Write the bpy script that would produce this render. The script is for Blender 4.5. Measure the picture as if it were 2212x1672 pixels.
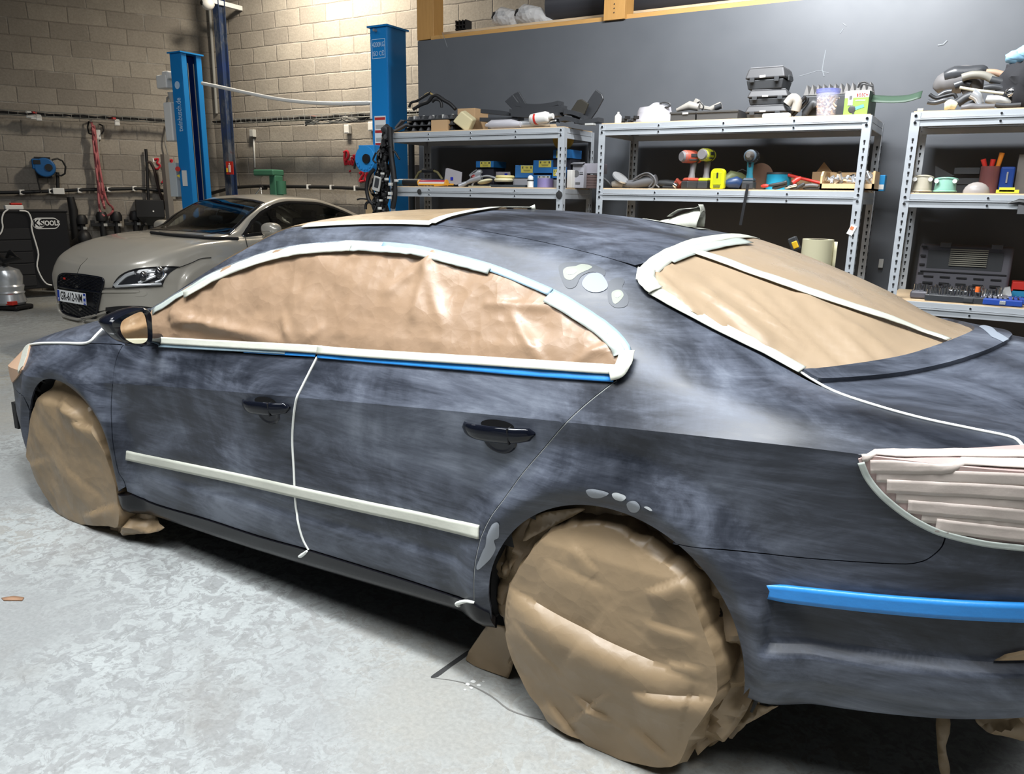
import bpy, math, random
import numpy as np
from mathutils import Vector, Matrix, noise
from mathutils.bvhtree import BVHTree
from mathutils.geometry import delaunay_2d_cdt
random.seed(7)
for o in list(bpy.data.objects): bpy.data.objects.remove(o)
SC=bpy.context.scene; COL=SC.collection
# ---------------------------------------------------------------- camera
FPX=1665.0; CX,CY=1106.0,836.0; CAMH=1.503
def cam_matrix(yaw,pitch,roll):
    fw=np.array([-math.sin(yaw)*math.cos(pitch),math.cos(yaw)*math.cos(pitch),-math.sin(pitch)])
    r=np.array([math.cos(yaw),math.sin(yaw),0.]); d=np.cross(fw,r); c,s=math.cos(roll),math.sin(roll)
    return np.array([c*r+s*d,-s*r+c*d,fw])
MC=cam_matrix(math.radians(30.8035),math.radians(13.9276),math.radians(-0.946257))
cd=bpy.data.cameras.new('camera'); cam=bpy.data.objects.new('camera',cd); COL.objects.link(cam)
cd.sensor_width=36; cd.lens=36*FPX/2212; cd.clip_start=.05; cd.clip_end=100
cam.matrix_world=Matrix.Translation((0,0,CAMH))@Matrix([list(MC[0]),list(-MC[1]),list(-MC[2])]).transposed().to_4x4()
SC.camera=cam
# ---------------------------------------------------------------- light
SC.view_settings.view_transform='Standard'; SC.view_settings.look='None'; SC.view_settings.gamma=1
SC.view_settings.use_curve_mapping=False; SC.view_settings.exposure=0.0
w=bpy.data.worlds.new('world'); SC.world=w; w.use_nodes=True
bgn=w.node_tree.nodes['Background']; bgn.inputs[0].default_value=(.80,.86,1,1); bgn.inputs[1].default_value=.035
def area(name,loc,size,power,color=(1,1,1),target=None,spread=180):
    l=bpy.data.lights.new(name,'AREA'); l.shape='RECTANGLE'; l.size,l.size_y=size; l.energy=power; l.color=color
    l.spread=math.radians(spread)
    o=bpy.data.objects.new(name,l); COL.objects.link(o); o.location=loc
    d=Vector(target)-Vector(loc) if target else Vector((0,0,-1))
    o.rotation_euler=d.to_track_quat('-Z','Y').to_euler(); return o
area('lamp_over_car',(-1.2,1.0,4.7),(3.2,.35),235,(.93,.97,1),(-1.1,1.5,0),140)
area('lamp_over_shelves',(-1.0,4.3,3.6),(1.3,.25),160,(.96,.98,1),(-.8,5.9,2.6),170)
area('lamp_over_bay',(-7.8,7.5,4.8),(1.2,.25),200,(1,.90,.74),(-7.8,8.1,2.6))
area('skylight_left',(-3.2,-.5,5.9),(3.8,2.4),230,(.95,.98,1),(-3.0,.6,0),150)
area('lamp_front_bay',(-7.2,2.6,5.4),(1.5,.4),38,(.95,.97,1),(-7.2,3.6,0),130)
area('skylight_rear',(1.6,-.1,5.4),(1.8,1.6),75,(.95,.98,1),(.9,1.6,.4),140)
area('low_fill_light',(-.5,-3.8,.55),(9,.9),7,(.92,.96,1),(-.5,0,.55))  # added low fill behind the camera to brighten the car side; no door there
# ---------------------------------------------------------------- pixel <-> world
def ray(px,py):
    d=MC.T@np.array([px-CX,py-CY,FPX]); return d
def at_y(px,py,y): r=ray(px,py); t=y/r[1]; return Vector((r[0]*t,y,CAMH+r[2]*t))
def at_z(px,py,z): r=ray(px,py); t=(z-CAMH)/r[2]; return Vector((r[0]*t,r[1]*t,z))
def at_d(px,py,d): r=ray(px,py)*d/FPX; return Vector((r[0],r[1],CAMH+r[2]))
# ---------------------------------------------------------------- materials
MATS={}
def mat(name,col=(.5,.5,.5),rough=.5,metal=0,emit=None,alpha=None,trans=0,ior=1.45,coat=0,spec=.5):
    if name in MATS: return MATS[name]
    m=bpy.data.materials.new(name); m.use_nodes=True; b=m.node_tree.nodes['Principled BSDF']
    b.inputs['Base Color'].default_value=(*col,1); b.inputs['Roughness'].default_value=rough
    b.inputs['Metallic'].default_value=metal; b.inputs['IOR'].default_value=ior
    b.inputs['Transmission Weight'].default_value=trans; b.inputs['Coat Weight'].default_value=coat
    b.inputs['Coat Roughness'].default_value=.05; b.inputs['Specular IOR Level'].default_value=spec
    if emit: b.inputs['Emission Color'].default_value=(*emit[0],1); b.inputs['Emission Strength'].default_value=emit[1]
    if alpha is not None: b.inputs['Alpha'].default_value=alpha
    MATS[name]=m; return m
class NT:
    def __init__(s,m): s.t=m.node_tree; s.b=s.t.nodes['Principled BSDF']; s.tc=s.n('ShaderNodeTexCoord')
    def n(s,k,**kw):
        x=s.t.nodes.new(k)
        for a,v in kw.items(): setattr(x,a,v)
        return x
    def l(s,a,b): s.t.links.new(a,b)
    def co(s,scale=(1,1,1),src='Object',rot=(0,0,0)):
        mp=s.n('ShaderNodeMapping'); mp.inputs['Scale'].default_value=scale; mp.inputs['Rotation'].default_value=rot
        s.l(s.tc.outputs[src],mp.inputs[0]); return mp.outputs[0]
    def noise(s,co,scale,detail=6,rough=.55,dist=0,out='Fac'):
        x=s.n('ShaderNodeTexNoise'); x.inputs['Scale'].default_value=scale; x.inputs['Detail'].default_value=detail
        x.inputs['Roughness'].default_value=rough; x.inputs['Distortion'].default_value=dist
        s.l(co,x.inputs['Vector']); return x.outputs[out]
    def vor(s,co,scale,feat='F1',out='Distance'):
        x=s.n('ShaderNodeTexVoronoi',feature=feat); x.inputs['Scale'].default_value=scale; s.l(co,x.inputs['Vector']); return x.outputs[out]
    def ramp(s,fac,stops,interp='LINEAR'):
        r=s.n('ShaderNodeValToRGB'); r.color_ramp.interpolation=interp; e=r.color_ramp.elements
        while len(e)<len(stops): e.new(.5)
        for i,(p,c) in enumerate(stops): e[i].position=p; e[i].color=(*c,1) if len(c)==3 else c
        s.l(fac,r.inputs[0]); return r.outputs[0]
    def mix(s,fac,a,b,mode='MIX'):
        x=s.n('ShaderNodeMix',data_type='RGBA',blend_type=mode)
        for inp,v in ((x.inputs[0],fac),(x.inputs[6],a),(x.inputs[7],b)):
            if isinstance(v,(int,float)): inp.default_value=v
            elif isinstance(v,tuple): inp.default_value=(*v,1)
            else: s.l(v,inp)
        return x.outputs[2]
    def math(s,op,a,b=0.,c=0.,clamp=False):
        x=s.n('ShaderNodeMath',operation=op,use_clamp=clamp)
        for i,v in enumerate((a,b,c)):
            if isinstance(v,(int,float)): x.inputs[i].default_value=v
            else: s.l(v,x.inputs[i])
        return x.outputs[0]
    def bump(s,h,strength=.3,dist=.01,nrm=None):
        x=s.n('ShaderNodeBump'); x.inputs['Strength'].default_value=strength; x.inputs['Distance'].default_value=dist
        s.l(h,x.inputs['Height'])
        if nrm: s.l(nrm,x.inputs['Normal'])
        s.l(x.outputs[0],s.b.inputs['Normal']); return x.outputs[0]
    def col(s,c): s.l(c,s.b.inputs['Base Color'])
    def rough(s,c): s.l(c,s.b.inputs['Roughness'])
def g(v): return (v,v,v)
def m_body():
    m=mat('sanded_paint',(.03,.035,.05),.4); n=NT(m)
    c=n.co((1,1,1)); cs=n.co((.5,1,1.9))
    a=n.noise(c,1.7,8,.60,.6); b=n.noise(cs,4.5,9,.68,1.1); s=n.noise(n.co((1.6,1.6,30)),2.6,7,.72,.3)
    f=n.math('ADD',n.math('MULTIPLY',a,.56),n.math('ADD',n.math('MULTIPLY',b,.36),n.math('MULTIPLY',s,.13)))
    n.col(n.ramp(f,[(.41,(.010,.012,.017)),(.49,(.032,.037,.050)),(.56,(.080,.091,.119)),(.65,(.17,.19,.232))]))
    n.rough(n.ramp(f,[(.42,g(.34)),(.52,g(.46)),(.66,g(.6))]))
    n.bump(n.noise(n.co((6,6,60)),12,3,.6),.03,.002)
    return m
BODY=m_body()
GLOSS=mat('gloss_black_paint',(.004,.005,.009),.07,spec=.45)
BLACK=mat('black_plastic',(.012,.012,.013),.5)
GAP=mat('panel_gap_black',(.004,.004,.005),.8)
def m_paper(name,base,dark,rough=.38,bs=1.0):
    m=mat(name,base,rough); n=NT(m); c=n.co()
    f=n.noise(c,3.5,5,.6); n.col(n.mix(f,dark,base)); n.rough(n.ramp(n.noise(c,9,4),[(.35,g(rough-.07)),(.65,g(rough+.13))]))
    v=n.vor(n.mix(.06,c,n.noise(c,5,3,.6,0,'Color'),'ADD'),8,'F1'); v2=n.noise(c,30,4,.6,.4); v3=n.vor(n.mix(.05,c,n.noise(c,9,3,.6,0,'Color'),'ADD'),23,'F1')
    h=n.math('ADD',n.math('MULTIPLY',v,1.0),n.math('ADD',n.math('MULTIPLY',v2,.10),n.math('MULTIPLY',v3,.22))); n.bump(h,.30*bs,.02); return m
PAPER=m_paper('kraft_paper',(.262,.188,.112),(.215,.152,.088))
PAPERW=m_paper('glassine_kraft_paper',(.32,.215,.138),(.25,.162,.10),.36,1.4)
FILM=m_paper('rear_window_paper',(.36,.268,.18),(.315,.232,.152),.33,.5)
def m_tape(name,c1,c2,rough=.6):
    m=mat(name,c1,rough); n=NT(m); n.col(n.mix(n.noise(n.co((1,1,3)),26,4),c2,c1)); n.bump(n.noise(n.co(),120,3),.2,.002); return m
TAPE=m_tape('cream_masking_tape',(.54,.54,.465),(.43,.44,.38)); TAPEB=m_tape('blue_trim_tape',(.03,.24,.62),(.02,.18,.50),.35)
TAPEP=m_tape('pale_blue_tape',(.30,.41,.47),(.22,.32,.39),.3); FOAM=mat('white_foam_bead',(.80,.81,.76),.6)
TAPET=m_tape('thin_washed_tape',(.44,.465,.415),(.34,.385,.37),.45)
# ---------------------------------------------------------------- mesh helpers
class MB:
    def __init__(s): s.v=[];s.f=[];s.m=[];s.mats=[]
    def _mi(s,m):
        if m not in s.mats: s.mats.append(m)
        return s.mats.index(m)
    def add(s,vs,fs,m):
        o=len(s.v); s.v+= [tuple(v) for v in vs]; s.f+=[[i+o for i in f] for f in fs]; s.m+=[s._mi(m)]*len(fs); return s
    def box(s,c,sz,m,rot=None,taper=1.0):
        x,y,z=[a/2 for a in sz]; vs=[]
        for dz in (-1,1):
            k=taper if dz>0 else 1
            for dx,dy in ((-1,-1),(1,-1),(1,1),(-1,1)): vs.append(Vector((dx*x*k,dy*y*k,dz*z)))
        R=rot.to_3x3() if isinstance(rot,Matrix) else (Matrix.Rotation(rot,3,'Z') if rot else None)
        vs=[(R@v if R else v)+Vector(c) for v in vs]
        return s.add(vs,[(3,2,1,0),(4,5,6,7),(0,1,5,4),(1,2,6,5),(2,3,7,6),(3,0,4,7)],m)
    def cyl(s,p0,p1,r,m,r2=None,n=16,cap=True):
        return s.tube([p0,p1],[r,r if r2 is None else r2],m,n,cap)
    def tube(s,pts,r,m,n=8,cap=True,closed=False):
        pts=[Vector(p) for p in pts]; N=len(pts); rs=r if isinstance(r,(list,tuple)) else [r]*N
        vs=[];fs=[];up=None
        for i,p in enumerate(pts):
            a=pts[(i-1)%N] if (i or closed) else pts[0]; b=pts[(i+1)%N] if (i<N-1 or closed) else pts[-1]
            t=(b-a); t=t.normalized() if t.length>1e-9 else Vector((0,0,1))
            if up is None: up=Vector((0,0,1)) if abs(t.z)<.9 else Vector((1,0,0))
            u=t.cross(up); u=u.normalized() if u.length>1e-6 else t.orthogonal().normalized(); up=u.cross(t)
            for k in range(n):
                an=2*math.pi*k/n; vs.append(p+(u*math.cos(an)+up*math.sin(an))*rs[i])
        for i in range(N if closed else N-1):
            j=(i+1)%N
            for k in range(n): fs.append((i*n+k,i*n+(k+1)%n,j*n+(k+1)%n,j*n+k))
        if cap and not closed: fs.append(tuple(range(n-1,-1,-1))); fs.append(tuple((N-1)*n+k for k in range(n)))
        return s.add(vs,fs,m)
    def lathe(s,prof,m,c=(0,0,0),axis=None,n=24,arc=None):
        """prof: (r,h) list around axis"""
        ax=Vector(axis or (0,0,1)).normalized(); u=ax.orthogonal().normalized(); w=ax.cross(u); c=Vector(c); vs=[];fs=[]
        for r,hh in prof:
            for k in range(n):
                a=2*math.pi*k/n; vs.append(c+ax*hh+(u*math.cos(a)+w*math.sin(a))*r)
        for i in range(len(prof)-1):
            for k in range(n): fs.append((i*n+k,i*n+(k+1)%n,(i+1)*n+(k+1)%n,(i+1)*n+k))
        if prof[0][0]>1e-5: fs.append(tuple(range(n-1,-1,-1)))
        if prof[-1][0]>1e-5: fs.append(tuple((len(prof)-1)*n+k for k in range(n)))
        return s.add(vs,fs,m)
    def ell(s,c,r,m,n=14,rot=None,pw=1.0):
        vs=[];fs=[];c=Vector(c); R=rot.to_3x3() if rot else None
        for i in range(n//2+1):
            th=math.pi*i/(n//2)
            for k in range(n):
                a=2*math.pi*k/n; q=[math.sin(th)*math.cos(a),math.sin(th)*math.sin(a),math.cos(th)]
                q=Vector([math.copysign(abs(t)**pw,t)*rr for t,rr in zip(q,r)]); vs.append((R@q if R else q)+c)
        for i in range(n//2):
            for k in range(n): fs.append((i*n+k,(i+1)*n+k,(i+1)*n+(k+1)%n,i*n+(k+1)%n))
        return s.add(vs,fs,m)
    def prism(s,poly,ext,m):
        """poly: 3d pts, ext vector"""
        P=[Vector(p) for p in poly]; e=Vector(ext); n=len(P)
        nn=Vector((0,0,0))
        for i in range(n): nn+=P[i].cross(P[(i+1)%n])
        if nn.dot(e)>0: P=P[::-1]
        vs=P+[p+e for p in P]
        return s.add(vs,[tuple(range(n)),tuple(range(2*n-1,n-1,-1))]+[(i,i+n,(i+1)%n+n,(i+1)%n) for i in range(n)],m)
    def sheet(s,fn,nu,nv,m,thick=0):
        vs=[fn(i/nu,j/nv) for j in range(nv+1) for i in range(nu+1)]
        return s.add(vs,[(j*(nu+1)+i,j*(nu+1)+i+1,(j+1)*(nu+1)+i+1,(j+1)*(nu+1)+i) for j in range(nv) for i in range(nu)],m)
    def build(s,name,parent=None,smooth=35,bev=0,loc=None,rot=None,solid=0,label=None,subd=0):
        me=bpy.data.meshes.new(name); me.from_pydata([tuple(v) for v in s.v],[],s.f)
        for m in s.mats: me.materials.append(m)
        me.polygons.foreach_set('material_index',s.m); me.update()
        if smooth:
            me.polygons.foreach_set('use_smooth',[True]*len(me.polygons)); me.set_sharp_from_angle(angle=math.radians(smooth))
        o=bpy.data.objects.new(name,me); COL.objects.link(o)
        if parent: o.parent=parent
        if loc is not None: o.location=loc
        if rot is not None: o.rotation_euler=rot
        if solid: q=o.modifiers.new('s','SOLIDIFY'); q.thickness=solid; q.offset=0
        if bev: q=o.modifiers.new('b','BEVEL'); q.width=bev; q.segments=2; q.limit_method='ANGLE'; q.angle_limit=math.radians(40); q.harden_normals=True
        if subd: q=o.modifiers.new('u','SUBSURF'); q.levels=q.render_levels=subd
        if label: o['label']=label
        return o
def tag(o,label,cat,group=None,kind=None):
    o['label']=label; o['category']=cat
    if group: o['group']=group
    if kind: o['kind']=kind
    return o
def thing(name,label,cat,loc=(0,0,0),rz=0,group=None):
    o=bpy.data.objects.new(name,None); COL.objects.link(o); o.location=loc; o.rotation_euler=(0,0,rz); o.empty_display_size=.1
    return tag(o,label,cat,group)
def struct(o): o['kind']='structure'; return o
def fbm(p,sc,oct=4): return noise.fractal(Vector(p)*sc,1.0,2.0,oct)
def facet(p,sc):
    d,_=noise.voronoi(Vector(p)*sc); return d[1]-d[0]
NOCUST=False
_CR={}
def creases(u,v,seed,sc):
    """continuous piecewise linear relief: long straight folds in random directions, fading in and out"""
    if seed not in _CR:
        r=random.Random(seed*77); _CR[seed]=[(r.uniform(0,math.pi),r.uniform(.6,1.5),r.uniform(0,9),r.uniform(0,50)) for _ in range(6)]
    s=0
    for an,fr,ph,of in _CR[seed]:
        w_=(u*math.cos(an)+v*math.sin(an))*fr*sc+ph+.25*noise.noise((u*sc*.5+of,v*sc*.5,2)); t=abs((w_%1.0)*2-1)
        m=noise.noise((u*sc*.55+of,v*sc*.55,7))*1.6+.35
        s+=(t-.5)/fr*max(0,min(1,m))
    return s
def text(body,size,m,loc,M3,parent=None,name='lettering',ext=.001,align='CENTER',sx=1.0,bold=0.0,label=None):
    c=bpy.data.curves.new(name,'FONT'); c.body=body; c.size=size; c.extrude=ext; c.align_x=align; c.align_y='CENTER'; c.offset=bold
    c.resolution_u=3; o=bpy.data.objects.new('tmp',c); COL.objects.link(o)
    dg=bpy.context.evaluated_depsgraph_get(); me=bpy.data.meshes.new_from_object(o.evaluated_get(dg)); bpy.data.objects.remove(o)
    me.transform(Matrix.Scale(sx,4,(1,0,0))); me.materials.clear(); me.materials.append(m); me.name=name
    ob=bpy.data.objects.new(name,me); COL.objects.link(ob); ob.matrix_local=Matrix.Translation(loc)@M3.to_4x4()
    if parent: ob.parent=parent
    return ob
def axes(right,up):
    r=Vector(right).normalized(); u=Vector(up); n=r.cross(u).normalized(); u=n.cross(r); return Matrix([r,u,n]).transposed()
# ---------------------------------------------------------------- lofted body surface
def pchip(xs,ys,x):
    xs=np.asarray(xs,float); ys=np.asarray(ys,float); hh=np.diff(xs); d=np.diff(ys)/hh; m=np.zeros_like(ys)
    for i in range(1,len(xs)-1):
        if d[i-1]*d[i]>0:
            w1=2*hh[i]+hh[i-1]; w2=hh[i]+2*hh[i-1]; m[i]=(w1+w2)/(w1/d[i-1]+w2/d[i])
    m[0],m[-1]=d[0],d[-1]
    x=np.clip(x,xs[0],xs[-1]); k=np.clip(np.searchsorted(xs,x)-1,0,len(xs)-2); t=(x-xs[k])/hh[k]
    return (2*t**3-3*t**2+1)*ys[k]+(t**3-2*t**2+t)*hh[k]*m[k]+(3*t**2-2*t**3)*ys[k+1]+(t**3-t**2)*hh[k]*m[k+1]
class Surf:
    """cross sections at x: control points k -> (y,z); t runs 0..T on the near side, T..2T mirrored"""
    def __init__(s,curves,plan,yc,creases,xr,disp=None,ext=None):
        s.c=curves; s.T=len(curves)-1; s.yc=yc; s.cr=set(creases); s.plan=plan; s.xr=xr; s.disp=disp
        s.W=None; s.org=None
    def ctrl(s,x):
        w=(s.yc-pchip(*s.plan,x))/s.yc; P=np.zeros((len(s.c),3,len(x)))
        for k,c in enumerate(s.c):
            P[k,0]=s.yc-(s.yc-pchip(*c[0],x))*w; P[k,1]=pchip(*c[1],x)
            if len(c)>2: P[k,2]=pchip(*c[2],x)
        return P
    def base(s,x,t,side=0):
        x=np.atleast_1d(np.asarray(x,float)); t=np.atleast_1d(np.asarray(t,float)); T=s.T
        far=t>T; tt=np.clip(np.where(far,2*T-t,t),0,T); P=s.ctrl(x)
        tan=np.zeros_like(P); K=T+1
        k=np.clip(np.floor(tt).astype(int),0,T-1); u=tt-k; idx=np.arange(len(x))
        def pt(i): return P[i,:,idx].T
        p0=pt(k); p1=pt(k+1)
        pm=pt(np.maximum(k-1,0)); pp_=np.where(k+2>T,0,0)
        kn=np.minimum(k+2,T); pn=pt(kn).copy()
        over=(k+2>T)
        mir=pt(np.full_like(k,T-1)).copy(); mir[0]=2*s.yc-mir[0]; pn[:,over]=mir[:,over]
        m0=(p1-pm)/2; m1=(pn-p0)/2
        isc0=np.isin(k,list(s.cr))|(k==0); isc1=np.isin(k+1,list(s.cr))
        m0=np.where(isc0,(p1-p0),m0); m1=np.where(isc1,(p1-p0),m1)
        # limit tangents to chord length to avoid overshoot
        ch=np.linalg.norm(p1-p0,axis=0)*1.3+1e-9
        for mm in (m0,m1):
            L=np.linalg.norm(mm,axis=0); f=np.minimum(1,ch/np.maximum(L,1e-9)); mm*=f
        q=(2*u**3-3*u**2+1)*p0+(u**3-2*u**2+u)*m0+(3*u**2-2*u**3)*p1+(u**3-u**2)*m1
        y,z,dx=q
        if s.disp is not None: y=y-s.disp(x,z,tt)
        y=np.where(far,2*s.yc-y,y)
        return np.stack([x+dx,y,z],1)
    def nrm(s,x,t,bt=None):
        x=np.atleast_1d(x).astype(float); t=np.atleast_1d(t).astype(float); e=2e-3
        a=s.base(x+e,t)-s.base(x-e,t); b=s.base(x,t+.01)-s.base(x,t-.01)
        n=np.cross(a,b); L=np.linalg.norm(n,axis=1,keepdims=True); L[L<1e-12]=1
        return n/L
    def pos(s,x,t,off=0.):
        p=s.base(x,t)
        if np.any(off): p=p+s.nrm(x,t)*np.reshape(off,(-1,1))
        return p
    def bvh(s,mw,dx=.02,nt=8,gx=None):
        s.gx=np.arange(s.xr[0],s.xr[1]+1e-9,dx) if gx is None else np.asarray(gx); s.gt=np.linspace(0,2*s.T,2*s.T*nt+1)
        X,Tt=np.meshgrid(s.gx,s.gt,indexing='ij'); P=s.base(X.ravel(),Tt.ravel()); s.gP=P.reshape(len(s.gx),len(s.gt),3)
        nx,n_t=len(s.gx),len(s.gt); fs=[];s.cell=[]
        for i in range(nx-1):
            for j in range(n_t-1):
                a=i*n_t+j; fs.append((a,a+n_t,a+n_t+1,a+1)); s.cell.append((i,j))
        s.tree=BVHTree.FromPolygons([tuple(p) for p in P],fs); s.mw=mw; s.inv=mw.inverted()
        return P,fs
    def hit(s,px,py):
        o=s.inv@Vector((0,0,CAMH)); d=(s.inv.to_3x3()@Vector(ray(px,py))).normalized()
        loc,n,i,dist=s.tree.ray_cast(o,d)
        if loc is None:
            best=None   # nearest approach of the ray to the surface
            for k in range(60):
                q=o+d*(1.2+k*.12); r=s.tree.find_nearest(q)
                if r[0] is not None and (best is None or r[3]<best[3]): best=r
            loc,n,i,dist=best
        ci,cj=s.cell[i]; p=s.gP[ci,cj]; ax=s.gP[ci+1,cj]-p; bt=s.gP[ci,cj+1]-p
        A=np.stack([ax,bt],1); sol=np.linalg.lstsq(A,np.array(loc)-p,rcond=None)[0]
        return (s.gx[ci]+float(np.clip(sol[0],0,1))*(s.gx[ci+1]-s.gx[ci]), s.gt[cj]+float(np.clip(sol[1],0,1))*(s.gt[cj+1]-s.gt[cj]))
def densify(poly,closed=True,step=.02,key=None):
    """poly of (x,t); key->3d fn; returns denser list"""
    n=len(poly); out=[]
    for i in range(n if closed else n-1):
        a=np.array(poly[i]); b=np.array(poly[(i+1)%n]); L=np.linalg.norm(key(a)-key(b)); k=max(1,int(math.ceil(L/step)))
        for j in range(k): out.append(tuple(a+(b-a)*j/k))
    if not closed: out.append(tuple(poly[-1]))
    return out
def smooth_px(pts,closed=False,sub=6,hard=()):
    """Catmull-Rom through pixel points; hard = indices kept as corners"""
    P=[np.array(p,float) for p in pts]; n=len(P); out=[]
    rng=n if closed else n-1
    for i in range(rng):
        p0,p1=P[i],P[(i+1)%n]
        pm=P[(i-1)%n] if (closed or i>0) else p0; pn=P[(i+2)%n] if (closed or i+2<n) else p1
        m0=(p1-pm)/2 if i not in hard else (p1-p0)*.8; m1=(pn-p0)/2 if (i+1)%n not in hard else (p1-p0)*.8
        L=np.linalg.norm(p1-p0)
        for m in (m0,m1):
            q=np.linalg.norm(m)
            if q>L*1.2: m*=L*1.2/q
        for j in range(sub):
            u=j/sub; out.append(tuple((2*u**3-3*u**2+1)*p0+(u**3-2*u**2+u)*m0+(3*u**2-2*u**3)*p1+(u**3-u**2)*m1))
    if not closed: out.append(tuple(P[-1]))
    return out
def inside(poly,pts):
    x,y=pts[:,0],pts[:,1]; r=np.zeros(len(pts),bool); n=len(poly)
    for i in range(n):
        x0,y0=poly[i]; x1,y1=poly[(i+1)%n]
        if y0==y1: continue
        c=((y0>y)!=(y1>y)); xi=(x1-x0)*(y-y0)/(y1-y0)+x0; r^=c&(x<xi)
    return r
def segdist(poly,pts,sc):
    d=np.full(len(pts),1e9); P=np.array(poly)*sc; Q=pts*sc
    for i in range(len(P)):
        a=P[i]; b=P[(i+1)%len(P)]; ab=b-a; L=max((ab**2).sum(),1e-12); u=np.clip(((Q-a)@ab)/L,0,1)
        d=np.minimum(d,np.linalg.norm(Q-(a+u[:,None]*ab),axis=1))
    return d
def panel(S,name,poly,m,parent,off=0.,inset=.0,flange=.012,h=.025,px=True,disp=None,smooth=True,sub=6,hard=(),label=None,step=.02,ltag=None,raw=False,custom=True):
    if px:
        pp=smooth_px(poly,True,sub,hard) if smooth else poly
        xt=[S.hit(*p) for p in pp]
    else: xt=list(poly)
    key=lambda a: S.base(a[0],a[1])[0]
    # drop near duplicates
    q=[xt[0]]
    for a in xt[1:]:
        if np.linalg.norm(key(a)-key(q[-1]))>.003: q.append(a)
    if np.linalg.norm(key(q[0])-key(q[-1]))<.003: q.pop()
    xt=densify(q,True,step,key)
    A=np.array(xt)
    x0,x1=A[:,0].min(),A[:,0].max(); t0,t1=A[:,1].min(),A[:,1].max(); xm=(x0+x1)/2
    # metric for t
    tt=np.linspace(t0,t1,12); pm=S.base(np.full(12,np.median(A[:,0])),tt); Lt=np.linalg.norm(np.diff(pm,axis=0),axis=1).sum()/max(t1-t0,1e-6)
    sc=np.array([1.,Lt])
    area=0.5*np.sum(A[:,0]*np.roll(A[:,1],-1)-np.roll(A[:,0],-1)*A[:,1])
    if area<0: A=A[::-1].copy()
    if inset:
        P3=S.base(A[:,0],A[:,1]); N=S.nrm(A[:,0],A[:,1]); tg=np.roll(P3,-1,0)-np.roll(P3,1,0); tg/=np.maximum(np.linalg.norm(tg,axis=1,keepdims=True),1e-9)
        inn=np.cross(N,tg)*inset
        e=1e-3; Sx=(S.base(A[:,0]+e,A[:,1])-S.base(A[:,0]-e,A[:,1]))/(2*e); St=(S.base(A[:,0],A[:,1]+e)-S.base(A[:,0],A[:,1]-e))/(2*e)
        for i in range(len(A)):
            sol=np.linalg.lstsq(np.stack([Sx[i],St[i]],1),inn[i],rcond=None)[0]
            if np.linalg.norm(sol*sc)<4*inset: A[i]+=sol
    # interior grid
    nx=max(1,int((x1-x0)/h)); dt=h/Lt
    rows=list(np.arange(t0+dt*.5,t1,dt)); crs=[c for c in list(S.cr)+[2*S.T-c for c in S.cr] if t0<c<t1]
    rows=[r for r in rows if all(abs(r-c)>dt*.45 for c in crs)]+crs; rows.sort()
    pts=[];
    for ri,r in enumerate(rows):
        for i in range(nx+1): pts.append((x0+(x1-x0)*(i+(.5 if ri%2 else 0)*(r not in crs))/max(nx,1),r))
    pts=np.array(pts) if pts else np.zeros((0,2))
    if len(pts):
        ok=inside(A,pts); pts=pts[ok]
        if len(pts): ok=segdist(A,pts,sc)>h*.45; pts=pts[ok]
    nb=len(A); V2=[Vector((a[0]*sc[0],a[1]*sc[1])) for a in A]+[Vector((a[0]*sc[0],a[1]*sc[1])) for a in pts]
    E=[]
    for c in crs:
        ids=[nb+i for i in range(len(pts)) if abs(pts[i][1]-c)<1e-9]
        ids.sort(key=lambda i:V2[i].x)
        for a,b in zip(ids,ids[1:]):
            if V2[b].x-V2[a].x<(x1-x0)/max(nx,1)*1.6: E.append((a,b))
    vs,es,fs,_,_,_=delaunay_2d_cdt(V2,E,[list(range(nb))],1,1e-7)
    XT=np.array([(v.x/sc[0],v.y/sc[1]) for v in vs]); P=S.base(XT[:,0],XT[:,1]); N=S.nrm(XT[:,0],XT[:,1])
    o_=np.full(len(P),float(off))
    if disp is not None: o_+=np.array([disp(P[i],XT[i]) for i in range(len(P))])
    P=P+N*o_[:,None]
    fs=[list(f) for f in fs]
    # orientation: outward normal = N
    for f in fs:
        a,b,c=P[f[0]],P[f[1]],P[f[2]]
        if np.dot(np.cross(b-a,c-a),N[f[0]])<0: f.reverse()
    # boundary edges -> flange
    cnt={}
    for f in fs:
        for a,b in zip(f,f[1:]+f[:1]): cnt[(a,b)]=1
    be=[e for e in cnt if (e[1],e[0]) not in cnt]
    verts=[tuple(p) for p in P]; faces=list(fs); mp={}
    if flange:
        for a,b in be:
            for k in (a,b):
                if k not in mp: mp[k]=len(verts); verts.append(tuple(P[k]-N[k]*flange))
            faces.append([b,a,mp[a],mp[b]])
    me=bpy.data.meshes.new(name); me.from_pydata(verts,[],faces); me.materials.append(m)
    me.polygons.foreach_set('use_smooth',[True]*len(faces)); me.update()
    if custom and disp is None and not NOCUST:
        ln=[]; nf=len(fs)
        xs=[];ts=[]
        for f in fs:
            c=XT[f].mean(0)
            for k in f: xs.append(XT[k][0]*.9+c[0]*.1); ts.append(XT[k][1]+ (c[1]-XT[k][1])*.3)
        xs=np.array(xs); ts=np.array(ts); e=2e-3; et=.0035
        aa=S.base(xs+e,ts)-S.base(xs-e,ts); bb=S.base(xs,ts+et)-S.base(xs,ts-et); NN=np.cross(aa,bb); NN/=np.maximum(np.linalg.norm(NN,axis=1,keepdims=True),1e-12)
        ln=[tuple(v) for v in NN]
        for f in faces[nf:]:
            p=[np.array(verts[k]) for k in f]; q=np.cross(p[1]-p[0],p[3]-p[0]); L=np.linalg.norm(q); q=q/L if L>1e-12 else np.array([0,0,1.]); ln+=[tuple(q)]*4
        me.normals_split_custom_set(ln)
    else: me.set_sharp_from_angle(angle=math.radians(50))
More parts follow.
